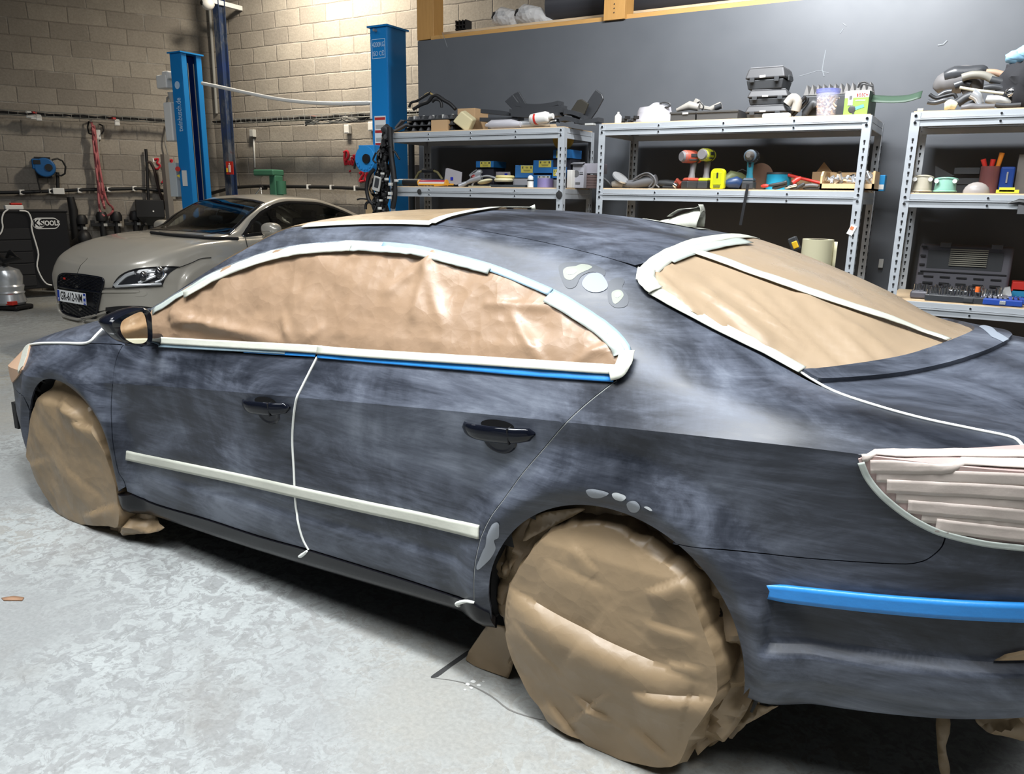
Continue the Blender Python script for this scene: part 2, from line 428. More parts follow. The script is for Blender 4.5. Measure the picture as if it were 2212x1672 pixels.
    o=bpy.data.objects.new(name,me); COL.objects.link(o); o.parent=parent
    if label: o['label']=label
    return o
def ribbon_px(S,name,pts,wpx,m,parent,off=.001,thick=.0008,h=.03,label=None,smooth=True,sub=5,disp=None):
    """tape strip along pixel path, wpx = width in metres"""
    pp=smooth_px(pts,False,sub) if smooth else pts
    xt=np.array([S.hit(*p) for p in pp]); return ribbon_xt(S,name,xt,wpx,m,parent,off,thick,label,disp)
def ribbon_xt(S,name,xt,wd,m,parent,off=.001,thick=.0008,label=None,disp=None,nw=4):
    P=S.base(xt[:,0],xt[:,1]); N=S.nrm(xt[:,0],xt[:,1]); tg=np.gradient(P,axis=0); tg/=np.maximum(np.linalg.norm(tg,axis=1,keepdims=True),1e-9)
    B=np.cross(N,tg); mb=MB(); vs=[]
    if hasattr(wd,'__len__'): wd=np.interp(np.linspace(0,1,len(P)),np.linspace(0,1,len(wd)),wd)
    for i in range(len(P)):
        w_=wd[i] if hasattr(wd,'__len__') else wd
        for j in range(nw+1):
            u=(j/nw-.5)*w_; q=P[i]+B[i]*u; r=S.tree.find_nearest(Vector(q)); nn=r[1]
            if nn.dot(Vector(N[i]))<0: nn=-nn
            q=np.array(r[0])+N[i]*(off+(disp(q) if disp else 0)); vs.append(q)
    n=nw+1; fs=[(i*n+j,i*n+j+1,(i+1)*n+j+1,(i+1)*n+j) for i in range(len(P)-1) for j in range(nw)]
    mb.add(vs,fs,m); o=mb.build(name,parent,smooth=60,solid=thick*2); 
    if label: o['label']=label
    return o
def bead_px(S,name,pts,r,m,parent,off=0,sub=5,label=None,smooth=True,n=8):
    pp=smooth_px(pts,False,sub) if smooth else pts
    xt=np.array([S.hit(*p) for p in pp]); P=S.pos(xt[:,0],xt[:,1],off)
    if isinstance(r,(list,tuple)): r=[float(v) for v in np.interp(np.linspace(0,1,len(P)),np.linspace(0,1,len(r)),r)]
    return MB().tube([tuple(p) for p in P],r,m,n).build(name,parent,smooth=60,label=label)

def pxsheet(S,name,poly,m,parent,off=.005,step=4.0,smooth=True):
    """sheet cut along a traced outline and laid on the surface, usable where the section parameter folds (nose centre)"""
    pp=smooth_px(poly,True,3) if smooth else poly; B=[pp[0]]
    for p in pp[1:]:
        if math.dist(p,B[-1])>1.5: B.append(p)
    B=np.array(B,float); gx=np.arange(B[:,0].min(),B[:,0].max(),step); gy=np.arange(B[:,1].min(),B[:,1].max(),step)
    P=np.array([(x+(step/2 if j%2 else 0),y) for j,y in enumerate(gy) for x in gx]); P=P[inside(B,P)]; P=P[segdist(B,P,np.array([1,1]))>step*.4]
    vs,_,fs,_,_,_=delaunay_2d_cdt([Vector(p) for p in B]+[Vector(p) for p in P],[],[list(range(len(B)))],1,1e-7)
    o_=S.inv@Vector((0,0,CAMH)); W=[]
    for v in vs:
        x,t=S.hit(v.x,v.y); W.append(Vector(S.pos(x,t,off)[0]))
    mb=MB(); mb.add(W,[list(f) for f in fs],m); return mb.build(name,parent,smooth=60,solid=.002)
# ================================================================ MASKED CAR
CAR=thing('car','dark blue-grey sanded saloon car with windows and wheels masked in brown paper','car',(-.67403,1.72418,0),math.radians(-1.8879))
CARW=Matrix.Translation((-.67403,1.72418,0))@Matrix.Rotation(math.radians(-1.8879),4,'Z')
YC=.9275
plan=([-3.70,-3.685,-3.65,-3.59,-3.50,-3.40,-3.25,-3.0,-2.7,0,.4,.7,.9,1.0,1.07,1.10],[.92,.66,.42,.24,.145,.088,.045,.012,0,0,.02,.075,.17,.27,.48,.92])
C_=[
 (([-3.7,0,1.1],[.16,.16,.2]),([-3.7,-3.3,-2.4,-.45,.3,1.1],[.24,.19,.145,.2,.25,.36])),            #0 underside
 (([-3.7,0,1.1],[.06,.06,.06]),([-3.7,-3.3,-2.4,-1.8,-.45,.3,.56,.8,1.1],[.26,.205,.15,.165,.245,.285,.315,.35,.39])), #1 low edge
 (([-3.7,0,1.1],[.03,.03,.03]),([-3.7,-3.3,-2.35,-1.24,-.5,.3,.7,1.1],[.31,.26,.225,.269,.307,.345,.395,.43])),  #2 door bottom
 (([-3.7,-2.3,1.1],[.012,.012,.02]),([-3.7,-2.3,-.5,.3,1.1],[.40,.36,.43,.46,.50])),               #3
 (([-3.7,-2.3,1.1],[.012,.016,.018]),([-3.7,-2.3,-.5,.4,1.1],[.50,.55,.70,.74,.76])),              #4
 (([-3.7,-2.7,0,1.1],[.01,.004,0,0]),([-3.7,-3.4,-2.53,-2.3,-1.215,-.196,.187,.513,.8,1.1],[.58,.64,.70,.729,.84,.932,.961,.975,.975,.95])), #5 crease
 (([-3.7,-3.2,-2.5,-1.5,-.1,.3,1.1],[.12,.10,.06,.055,.055,.07,.08]),([-3.7,-3.5,-3.27,-2.9,-2.56,-2.085,-1.52,-1.16,-.56,-.09,.2,.5,.8,1.1],[.60,.68,.755,.82,.86,.908,.948,.977,1.018,1.045,1.03,1.013,.998,.965])), #6 belt
 None,
 (([-3.7,-2.6,-2.35,-2.18,-1.8,-1.6,-1.3,-.9,-.6,-.365,-.225,-.12,0,.2,1.1],[.22,.20,.15,.12,.18,.215,.24,.25,.24,.21,.185,.165,.17,.20,.22]),
  ([-3.7,-3.6,-3.3,-3.0,-2.6,-2.4,-2.18,-1.8,-1.6,-1.4,-1.19,-.91,-.6,-.365,-.225,-.12,0,.1,.3,.5,.8,1.1],[.612,.675,.785,.85,.915,.965,1.036,1.216,1.287,1.325,1.346,1.343,1.305,1.25,1.208,1.175,1.143,1.115,1.066,1.040,1.018,.975])), #8 window top
 (([-3.7,-3.0,-2.6,-2.4,-2.2,-2.0,-1.8,-1.5,-.9,-.2,1.1],[.40,.36,.32,.27,.225,.24,.28,.33,.335,.335,.34]),
  ([-3.7,-3.6,-3.3,-3.0,-2.6,-2.4,-2.2,-2.0,-1.8,-1.54,-1.17,-.89,-.565,-.36,-.2,-.1,0,.1,.2,.3,.4,.6,.8,1.1],[.616,.69,.81,.872,.935,.985,1.065,1.17,1.275,1.378,1.403,1.405,1.38,1.352,1.322,1.287,1.237,1.187,1.137,1.09,1.062,1.042,1.025,.975])), #9 roof seam
 (([-3.7,-2.4,-1.8,1.1],[.64,.6,.6,.62]),
  ([-3.7,-3.6,-3.3,-3.0,-2.7,-2.5,-2.4,-2.2,-2.0,-1.8,-1.6,-1.17,-.9,-.6,-.3,-.13,0,.2,.4,.55,.7,.8,.9,1.1],[.62,.705,.84,.905,.96,.985,1.02,1.13,1.235,1.33,1.40,1.435,1.44,1.425,1.392,1.366,1.332,1.265,1.188,1.122,1.10,1.092,1.07,.99])), #10
 (([-3.7,1.1],[.9275,.9275]),
  ([-3.7,-3.6,-3.3,-3.0,-2.7,-2.5,-2.4,-2.2,-2.0,-1.8,-1.6,-1.17,-.9,-.6,-.3,-.13,0,.2,.36,.5,.62,.75,.85,.9,1.1],[.63,.72,.855,.92,.975,1.005,1.055,1.16,1.26,1.345,1.41,1.447,1.452,1.44,1.407,1.382,1.352,1.288,1.230,1.175,1.135,1.125,1.105,1.08,1.0])), #11
]
def midcurve(a,b,out):
    xs=sorted(set(a[0][0])|set(b[0][0])); ya=[(pchip(*a[0],np.array([x]))[0]+pchip(*b[0],np.array([x]))[0])/2-out for x in xs]
    xz=sorted(set(a[1][0])|set(b[1][0])); za=[(pchip(*a[1],np.array([x]))[0]+pchip(*b[1],np.array([x]))[0])/2+out*.3 for x in xz]
    return ((xs,ya),(xz,za))
C_[7]=midcurve(C_[6],C_[8],.010)
AF=(-2.735,.315,.37); AR=(-.055,.35,.374)
def sstep(a,b,x): u=np.clip((x-a)/(b-a),0,1); return u*u*(3-2*u)
def cdisp(x,z,t):
    d=np.zeros_like(x)
    for (xc,zc,R) in (AF,AR):
        r=np.hypot(x-xc,z-zc); d+=(.042*(1-sstep(R+.045,R+.17,r))-.024*(1-sstep(R-.015,R+.05,r)))*(t<5.97)
    # rear bumper recess and lower lip
    zt=.595+.18*(x-.36)*.62; zb=.475+.18*(x-.35)*.5
    rec=sstep(.345,.372,x)*sstep(zb-.034,zb+.008,z)*(1-sstep(zt-.004,zt+.006,z))*(t<4.9); d-=.030*rec
    d-=.012*(1-sstep(zb-.13,zb-.09,z))*sstep(.30,.36,x)*(t<4.9)
    # soft door press line low down
    zl=.31+.045*(x+2.3); d-=.006*np.exp(-((z-zl-.055)/.02)**2)*sstep(-2.25,-2.0,x)*(1-sstep(-.62,-.48,x))
    # shade line directly below the shoulder crease
    d-=.004*sstep(4.55,4.95,t)*(1-sstep(4.95,5.0,t))*0
    return d
S=Surf(C_,plan,YC,[5],(-3.69,1.095),cdisp); S.bvh(CARW)
# ---- shell: dark inner skin of the whole body, far side in body paint
def in_arch(p,grow=.0):
    return any(math.hypot(p[0]-a[0],p[2]-a[1])<a[2]+grow for a in (AF,AR)) and (p[1]<.45 or p[1]>1.4)
X=np.arange(-3.69,1.096,.035); Tn=np.linspace(0,2*S.T,2*S.T*3+1); GX,GT=np.meshgrid(X,Tn,indexing='ij')
Pp=S.base(GX.ravel(),GT.ravel()); Nn=S.nrm(GX.ravel(),GT.ravel()); T_=GT.ravel()
Pp=Pp-Nn*np.where(T_<4.95,.034,np.where(T_<S.T+7,.016,.003))[:,None]
mbn=MB(); mbf=MB(); fn=[];ff=[]; n_=len(Tn)
for i in range(len(X)-1):
    for j in range(n_-1):
        a=i*n_+j; f=(a,a+n_,a+n_+1,a+1); c=Pp[list(f)].mean(0)
        if in_arch(c,.02) and (T_[a]<5 or T_[a]>2*S.T-5.5): continue
        (ff if (T_[a]>=S.T*2-8.01 or (X[i]>.93 and T_[a]>4.2) or (X[i]>.5 and T_[a]>12.9)) else fn).append(f)
mbn.add(Pp,fn,GAP); mbf.add(Pp,ff,BODY)
u=[i*n_ for i in range(len(X))]; v=[i*n_+n_-1 for i in range(len(X))]
mbn.f+=[[u[i],v[i],v[i+1],u[i+1]] for i in range(len(X)-1) if not any(abs(X[i]-a[0])<a[2]+.03 for a in (AF,AR))]; mbn.m+=[0]*(len(mbn.f)-len(mbn.m))
mbn.f+=[[j for j in range(n_)]]; mbn.m+=[0]; mbf.f+=[[ (len(X)-1)*n_+j for j in range(n_)][::-1]]; mbf.m+=[0]
mbn.build('inner_shell',CAR); mbf.build('far_side_panel',CAR)
# wheel wells and axle tunnel
for nm,(xc,zc,R) in (('wheel_arch_liner',AF),('wheel_arch_liner',AR)):
    for y0,y1 in ((.05,.42),(1.435,1.805)):
        mb=MB(); n=28; r=R+.03; inner=y1 if y0<.5 else y0; outer=y0 if y0<.5 else y1
        vs=[];fs=[]
        for i in range(n+1):
            a=math.radians(-14)+math.radians(208)*i/n
            vs+=[(xc+r*math.cos(a),outer,max(.15,zc+r*math.sin(a))),(xc+r*math.cos(a),inner,max(.15,zc+r*math.sin(a)))]
        fs=[(2*i,2*i+1,2*i+3,2*i+2) for i in range(n)]+[tuple(2*i+1 for i in range(n+1))]
        mb.add(vs,fs,GAP); mb.build(nm,CAR,solid=.006)
# ---- pixel traces of the panel borders (in photo pixels, met with the body surface)
def arch_px(l): return l
archF=[(251,1056),(239,1013),(218.6,954),(194,905),(166.5,857),(139,829),(104,819),(69,836),(52,877)]
archR=[(1057,1303),(1058,1262),(1061,1225),(1072,1195),(1089,1169),(1113,1143),(1141,1124),(1180,1107),(1221,1097),(1262,1094),(1302,1096),(1345,1107),(1382,1124),(1418,1146),(1450,1173)]
archR2=[(1450,1175),(1478,1200),(1503,1229),(1530,1265),(1551,1297),(1570,1335),(1583,1374),(1596,1415),(1605,1452),(1616,1494)]
def xtc(l): return [S.hit(*p) for p in smooth_px(l,False,4)]
def arc(a,th0,th1,n=20,grow=0.0):
    """arch edge in (x,t) by solving for t at given (x,z)"""
    out=[]
    for i in range(n+1):
        th=math.radians(th0+(th1-th0)*i/n); x=a[0]+(a[2]+grow)*math.cos(th); z=a[1]+(a[2]+grow)*math.sin(th); out.append((x,t_at(x,z)))
    return out
def t_at(x,z,hi=6.5):
    tt=np.linspace(0,hi,200); P=S.base(np.full(200,x),tt); return float(np.interp(z,P[:,2],tt)) if z>P[0,2] else 0.0
def px2(l,sub=4,closed=False): return [S.hit(*p) for p in smooth_px(l,closed,sub)]
IN=.0028
# key shared lines in (x,t)
bseam=[(686,771),(668,806),(650,842),(641,862),(635,900),(632,950),(635,1010),(637,1055),(639,1085),(645,1130),(655,1165),(667,1187)]
dseam=[(1332,822),(1308,840),(1268,872),(1225,912),(1175,970),(1130,1022),(1088,1080),(1060,1118),(1040,1160),(1030,1200),(1024,1250),(1024,1302)]
fseam=[(266,745),(255,765),(247,795),(243,830),(240,870),(241,920),(245,965),(256,1020),(268,1040),(274,1062)]
belt_f=[(266,745),(330,748),(430,754),(530,762),(610,768),(686,771)]
belt_r=[(686,771),(800,781),(1000,796),(1150,808),(1332,822)]
low_f=[(274,1062),(340,1090),(450,1122),(560,1158),(667,1187)]; low_r=[(667,1187),(800,1228),(920,1266),(1024,1302)]
def join(*ls):
    out=[]
    for l in ls:
        out+= [p for p in l]
    return out
B=px2(bseam); D=px2(dseam); F=px2(fseam); BF=px2(belt_f); BR=px2(belt_r); LF=px2(low_f); LR=px2(low_r)
fd=panel(S,'front_door',join(BF,B,LF[::-1],F[::-1]),BODY,CAR,inset=IN,px=False,h=.016)
rd=panel(S,'rear_door',join(BR,D,LR[::-1],B[::-1]),BODY,CAR,inset=IN,px=False,h=.013)
# front fender: hood line -> down the nose -> arch -> back to door
hoodline=px2([(266,745),(228,743),(190,742),(140,742),(100,743),(66,748)])
nose=px2([(66,748),(60,775),(52,800),(40,830)])
xf=lambda x,z: (x,t_at(x,z))
FE=px2([(66,748),(61,770),(53,792),(41,812),(29,826)],3)
FB=px2([(29,826),(33,840),(42,850),(51,855)],2)
fend=[p for p in hoodline]+FE[1:]+FB[1:]+arc(AF,152,-9,26)+[xf(-2.372,.235)]+F[::-1][2:]
panel(S,'front_fender',fend,BODY,CAR,inset=IN*.6,px=False,h=.012)
# front bumper corner
fb=FB[::-1]+[(-3.60,5.0),(-3.66,4.6),(-3.68,3),(-3.68,1.0),(-3.55,.7),(-3.3,.6),(-3.12,.7),xf(-3.085,.24)]+arc(AF,194,154,8)
panel(S,'front_bumper',fb,BODY,CAR,inset=IN*.6,px=False,h=.014)
# headlight (masked) and its tape
hl=FE+[(-3.60,5.02),(-3.655,5.6),(-3.64,6.3),(-3.5,6.6),(-3.36,6.4)]
panel(S,'headlight',hl,mat('peach_paper',(.55,.36,.24),.5),CAR,px=False,off=.006,label='headlight wrapped in peach coloured paper')
panel(S,'headlight_tape',[(66,746),(61,770),(53,792),(44,806),(43,796),(49,776),(54,748)],TAPE,CAR,off=.009,smooth=False,flange=.003,label='cream masking tape edging the headlight')
# hood and cowl, A pillar and cant rail
T=S.T
hood=[p for p in hoodline[::-1]]+[(-2.42,6.9),(-2.44,7.8),(-2.50,9),(-2.56,10),(-2.60,11),(-2.56,12),(-2.5,13),(-2.44,14.2),(-2.42,15.1),(-2.56,16),(-2.9,16),(-3.27,16)]+[(-3.45,15.3),(-3.60,14),(-3.655,12.5),(-3.66,11),(-3.655,9.5),(-3.60,8),(-3.45,6.7)]
panel(S,'hood',hood,BODY,CAR,inset=IN*.6,px=False,h=.05,off=.001)
# side frame: A pillar, cant rail, C pillar and rear quarter in one pressed panel
wt_px=[(266,745),(300,700),(327,667),(395,624),(476,580),(571,545),(639,530),(707,523),(761,520),(830,523),(900,530),(958,543),(1010,556),(1066,572),(1130,597),(1196,626),(1240,650),(1275,673),(1310,696),(1338,721),(1355,742),(1363,760),(1361,785),(1348,806),(1332,822)]
WT=px2(wt_px[1:],3)
RS=[(-2.42,7.0),(-2.30,8.25),(-2.2,8.7),(-2.0,8.95),(-1.8,9),(-1.54,9),(-1.17,9),(-.89,9),(-.56,9),(-.36,9),(-.22,9)]
seam9=[(x,t) for x,t in RS]+[(-.185,9)]
RWL=px2([(1392,585),(1391,600),(1397,620),(1412,637),(1460,662),(1520,697),(1580,727),(1640,757),(1690,786),(1733,815),(1800,846),(1900,880),(2000,907),(2100,928),(2190,948),(2214,965)],3)
tail_top=px2([(2214,968),(2160,965),(2100,972),(2000,974),(1950,976),(1890,981),(1856,989)],3)
tail_low=px2([(1856,989),(1862,1010),(1875,1035),(1905,1070),(1950,1110),(2000,1140),(2043,1157)],3)
bump_top=px2([(2043,1158),(2035,1180),(2018,1198),(1995,1212),(1957,1219),(1850,1214),(1721,1204),(1600,1191),(1500,1182),(1452,1175)],3)
AR_up=arc(AR,61,186,34)
quarter=join([(-2.30,6.3)],WT,D[1:],[xf(-.432,.245),xf(-.427,.29)],AR_up[::-1],bump_top[::-1],tail_low[::-1],tail_top[::-1],RWL[::-1],seam9[::-1])
panel(S,'quarter_panel',quarter,BODY,CAR,inset=IN*.5,px=False,h=.0125,label='side frame and rear quarter panel, sanded')
# rear bumper
AR_lo=arc(AR,60,-8,18)
rb=join(bump_top,AR_lo,[xf(.333,.335),xf(.325,.295)],[(.45,.9),(.6,.85),(.75,.8),(.9,.75),(1.0,.7),(1.085,.7),(1.088,3.0),(1.088,4.4)],[S.hit(2206,1186)],px2([(2150,1180),(2100,1172),(2050,1158)],2))
panel(S,'rear_bumper',rb,BODY,CAR,inset=IN*.5,px=False,h=.0125)
# black rocker panel
rk=[xf(-2.372,.232)]+LF[1:]+LR[1:]+[xf(-.432,.30),xf(-.425,.25),(-.44,.55),(-1.0,.5),(-1.8,.5),(-2.3,.5),(-2.37,.7)]
panel(S,'rocker_panel',rk,mat('sill_black',(.006,.006,.008),.28,spec=.3),CAR,px=False,off=.006,inset=.002,flange=.03,label='dark sill below the doors')
# roof skin
rf=[(x,t) for x,t in RS if x>-1.0]+[(-.172,9.03),(-.145,9.25),(-.135,9.5),(-.125,10),(-.115,11),(-.125,12),(-.135,12.5),(-.145,12.75),(-.172,12.97)]+[(x,2*T-t) for x,t in RS[::-1] if x>-1.0]+[(-.97,12.4),(-.985,11),(-.97,9.6)]
panel(S,'roof',rf,BODY,CAR,inset=IN*.6,px=False,h=.035)
panel(S,'far_cant_rail',[(-1.0,13),(-.56,13),(-.2,13),(0,13),(.3,13),(.3,14),(-.12,14),(-1.0,14),(-1.8,14),(-2.3,14.2),(-2.2,13.3),(-2.0,13.05),(-1.54,13)],BODY,CAR,px=False,h=.05)
# windscreen + sunroof glass under paper
ws=[(-.90,9.08),(-1.17,9.05),(-1.54,9.05),(-1.8,9.05),(-2.0,9.0),(-2.2,8.8),(-2.36,8.6),(-2.46,9.6),(-2.50,11),(-2.46,12.4),(-2.36,13.4),(-2.2,13.2),(-2.0,13.0),(-1.54,12.95),(-.90,12.9),(-.965,12.0),(-.98,11),(-.965,10)]
def crum(sc,amp,sc2=0,amp2=0):
    def f(p,xt): 
        a=(facet(p,sc)-.35)*amp
        if amp2: a+=fbm(p,sc2)*amp2
        return a
    return f
panel(S,'windscreen_paper',ws,PAPER,CAR,px=False,off=.005,h=.035,disp=crum(5,.004,3,.004),label='brown paper over windscreen and sunroof')
ribbon_px(S,'masking_tape',[(660,490),(730,486),(800,484),(870,484),(936,486)],.045,TAPE,CAR,off=.008)
ribbon_px(S,'masking_tape',[(930,487),(960,474),(1000,464),(1050,455),(1100,449),(1148,444)],.045,TAPE,CAR,off=.009)
# side window: painted trim, papers and tapes
win=px2([(331,672),(395,630),(476,586),(571,551),(639,536),(707,529),(761,526),(830,529),(900,536),(958,549),(1010,562),(1066,578),(1130,603),(1196,632),(1240,656),(1275,680),(1310,703),(1333,726),(1350,747),(1357,765),(1355,785),(1342,802),(1325,812),(1150,802),(1000,790),(800,775),(686,765),(530,756),(430,748),(328,742)],3,True)
def wdisp(p,xt):
    a=0.0
    # long folds fanning from the mirror corner and from pinned points
    for (x0,z0,x1,z1,am,wd) in ((-2.0,1.03,-1.28,.985,.020,.022),(-1.98,1.0,-1.75,1.02,.012,.015),(-1.27,.97,-1.38,1.08,.010,.02),(-1.27,.97,-1.18,1.06,.010,.018),(-.82,1.30,-.80,1.14,.010,.02),(-.82,1.30,-.93,1.2,.008,.02),(-.82,1.28,-.68,1.12,.008,.02),(-.45,1.17,-.30,1.05,.010,.016),(-.27,1.03,-.14,1.12,.010,.014),(-.55,1.19,-.35,1.20,.008,.012)):
        ax,az=x1-x0,z1-z0; L=ax*ax+az*az; u=((p[0]-x0)*ax+(p[2]-z0)*az)/L; uc=min(1,max(0,u)); d=math.hypot(p[0]-x0-uc*ax,p[2]-z0-uc*az)
        s=(p[0]-x0)*az-(p[2]-z0)*ax
        a+=am*math.exp(-(d/wd)**2)*(1-.6*abs(uc-.5))
    a+=creases(p[0],p[2],1,3.2)*.0085+creases(p[0]+3,p[2],5,8.5)*.0035+fbm((p[0]*.8,0,p[2]*2),4,5)*.004
    zb_=float(np.interp(p[0],[-2.1,-1.5,-1.16,-.56,-.09],[.92,.955,.985,1.025,1.05])); k=min(1,max(0,(p[2]-zb_-.01)/.05))
    return (max(a,-.006)+.006)*k
panel(S,'window_paper',win,PAPERW,CAR,px=False,off=-.002,h=.0085,disp=wdisp,step=.01,flange=.004,label='crumpled brown masking paper over the side windows')
panel(S,'window_trim',px2(wt_px[2:]+[(1150,805),(800,778),(530,759),(332,744)],3,True),GLOSS,CAR,px=False,off=-.008,flange=.004,label='gloss black window frame')
topedge=wt_px[2:22]
def offs(l,d):
    P=np.array(l,float); tg=np.gradient(P,axis=0); tg/=np.linalg.norm(tg,axis=1,keepdims=True); return [tuple(p+np.array([-t[1],t[0]])*d) for p,t in zip(P,tg)]
jit=lambda sc,am:(lambda q: (facet(q,sc)-.3)*am+abs(fbm(q,sc*.7,3))*am)
bead_px(S,'chrome_trim',offs(wt_px[2:24],4),.007,mat('masked_chrome',(.45,.50,.55),.22,.7),CAR,off=.001,label='silver window surround')
ribbon_px(S,'masking_tape',offs(wt_px[2:10],11),.026,TAPET,CAR,off=.008,disp=jit(16,.008))
ribbon_px(S,'masking_tape',offs(wt_px[3:9],19),.028,TAPE,CAR,off=.014,disp=jit(20,.006))
ribbon_px(S,'masking_tape',offs(wt_px[9:16],11),.026,TAPEP,CAR,off=.010,disp=jit(12,.003))
ribbon_px(S,'masking_tape',offs(wt_px[8:14],20),.022,TAPET,CAR,off=.012,disp=jit(20,.009))
ribbon_px(S,'masking_tape',offs(wt_px[15:24],12),.030,TAPEP,CAR,off=.009,disp=jit(18,.004))
ribbon_px(S,'masking_tape',offs(wt_px[15:22],25),.032,TAPET,CAR,off=.012,disp=jit(22,.008))
ribbon_px(S,'masking_tape',[(1357,765),(1352,788),(1340,806),(1322,812)],.040,TAPE,CAR,off=.016,disp=jit(24,.008))
ribbon_px(S,'masking_tape',[(332,735),(430,741),(530,747),(620,752),(700,757)],.027,TAPE,CAR,off=.012,disp=jit(14,.002))
ribbon_px(S,'masking_tape',[(690,757),(800,766),(950,776),(1100,786),(1200,793),(1335,802)],.027,TAPE,CAR,off=.012,disp=jit(14,.002))
ribbon_px(S,'masking_tape',[(330,744),(430,750),(530,755),(620,760)],.020,TAPEP,CAR,off=.008)
ribbon_px(S,'blue_tape',[(530,759),(610,764),(684,768)],.012,TAPEB,CAR,off=.006,label='strip of blue tape along the front door waistline')
ribbon_px(S,'blue_tape',[(688,770),(800,778),(1000,793),(1150,805),(1328,817)],[.013,.02,.025,.025],TAPEB,CAR,off=.006,label='strip of blue tape along the rear door waistline')
# ---- strips and beads on the doors
ribbon_px(S,'side_moulding',[(275,983),(400,1009),(520,1034),(640,1061),(800,1096),(920,1121),(1036,1149)],.040,TAPE,CAR,off=.006,thick=.004,label='side moulding covered in cream tape')
bead_px(S,'foam_strip',bseam,.0042,FOAM,CAR,off=.001,label='white foam bead in the door gap')
bead_px(S,'foam_strip',[(667,1187),(662,1192),(655,1197),(650,1199)],[.004,.006,.007,.004],FOAM,CAR,off=.01,label='loose end of foam bead below the doors')
bead_px(S,'foam_strip',[(1027,1296),(1015,1294),(1003,1297),(993,1301),(999,1305)],[.004,.005,.006,.006,.004],FOAM,CAR,off=.012,label='loose end of foam bead by the rear arch')
bead_px(S,'foam_strip',dseam,.0016,mat('grey_seal',(.28,.29,.28),.6),CAR,off=-.002)
bead_px(S,'foam_strip',[(58,748),(75,744),(100,742),(140,742),(190,741),(212,722),(232,703),(262,684),(285,672)],.006,FOAM,CAR,off=.003,label='white foam bead round the hood edge')
bead_px(S,'foam_strip',[(1725,803),(1800,846),(1900,880),(2000,907),(2100,928),(2190,948),(2214,972)],.0036,FOAM,CAR,off=.002,label='white foam bead beside the boot lid')
# ---- rear window, spoiler and boot lid
rw_px=[(1395,592),(1440,556),(1500,528),(1560,515),(1640,511),(1720,534),(1800,559),(1900,599),(2000,644),(2090,680),(2121,694),(2119,712),(2090,728),(2050,744),(1980,768),(1900,785),(1800,799),(1730,806),(1690,784),(1640,755),(1580,725),(1520,695),(1460,660),(1412,634),(1397,616)]
RW=[(-.155,9.1),(-.15,10),(-.135,11),(-.15,12),(-.155,12.9),(-.05,13),(.1,13),(.28,13.0),(.40,12.6),(.52,12.0),(.585,11.4),(.60,11),(.585,10.6),(.52,10),(.40,9.4),(.30,9.02),(.2,9.0),(.1,9.0),(0,9.0),(-.08,9.0),(-.13,9.03)]
RWp=px2([(2119,712),(2090,728),(2050,744),(1980,768),(1900,785),(1800,799),(1730,806)],3)
LE=px2([(1730,806),(1690,784),(1640,755),(1580,725),(1520,695),(1460,660),(1412,634),(1397,616),(1394,600),(1400,587)],3)
TE=px2([(1400,587),(1440,556),(1500,528),(1560,515)],3)
xm,tm=TE[-1]
near=TE+[(-.135,11)]; 
def mirr(l): return [(x,2*T-t) for x,t in l]
left_half=LE+TE   # bottom-left corner up and over to the top
bottom=[p for p in RWp if p[1]<11]+[]
bottom.sort(key=lambda p:-p[1])
outline=bottom+left_half+mirr(left_half[::-1])+mirr(bottom[::-1])
RF=[(1440,585,1700,772),(1500,600,1748,792),(1560,612,1785,795),(1640,636,1805,795),(1700,655,1852,790),(1760,674,1872,784),(1735,640,1850,720),(1800,702,1882,785),(1480,640,1560,702),(1420,598,1500,680),(1850,712,1922,772),(1470,588,1532,640),(1530,640,1650,740),(1600,640,1720,745)]
RFp=[(np.array(S.base(*S.hit(a,b))[0]),np.array(S.base(*S.hit(c,d))[0])) for a,b,c,d in RF]
def rdisp(p,xt):
    a=fbm((p[0]*2,p[1]*4,0),1.2,3)*.003
    for i,(q0,q1) in enumerate(RFp):
        d=q1-q0; L2=d@d; k=float((p-q0)@d/L2); kc=min(1,max(0,k)); e=p-q0-d*kc; dist=math.sqrt(e@e)+.006*noise.noise((p[0]*6,p[1]*6,i))
        a+=(.0075 if i%3 else .010)*math.exp(-(dist/(.013 if i%2 else .020))**2)*(1-.5*abs(kc-.6))
    return float(a)
panel(S,'rear_window_paper',outline,FILM,CAR,px=False,off=.004,h=.016,disp=rdisp,step=.015,label='smooth brown paper over the rear window')
ribbon_px(S,'masking_tape',[(1394,610),(1396,596),(1408,582),(1440,558),(1500,531),(1560,517),(1640,513)],.055,TAPE,CAR,off=.008,disp=jit(16,.004))
ribbon_px(S,'masking_tape',[(1440,566),(1500,545),(1560,533),(1610,526)],.050,TAPET,CAR,off=.010,disp=jit(14,.003))
ribbon_px(S,'masking_tape',[(1395,588),(1393,605),(1400,620),(1415,634)],.05,TAPE,CAR,off=.013,disp=jit(22,.007))
ribbon_px(S,'masking_tape',[(1408,630),(1460,660),(1520,693),(1580,724),(1640,754),(1690,782),(1730,805)],.042,TAPE,CAR,off=.009,disp=jit(12,.002))
ribbon_px(S,'masking_tape',[(1492,548),(1560,571),(1640,600),(1720,629),(1800,655),(1870,680),(1940,704),(2000,726),(2046,743)],[.042,.034],TAPE,CAR,off=.013,disp=jit(8,.004),label='cream tape strip down the middle of the rear window')
# spoiler lip below the window
sp_top=RWp[::-1]+[ (.60,11),(.585,11.4)]
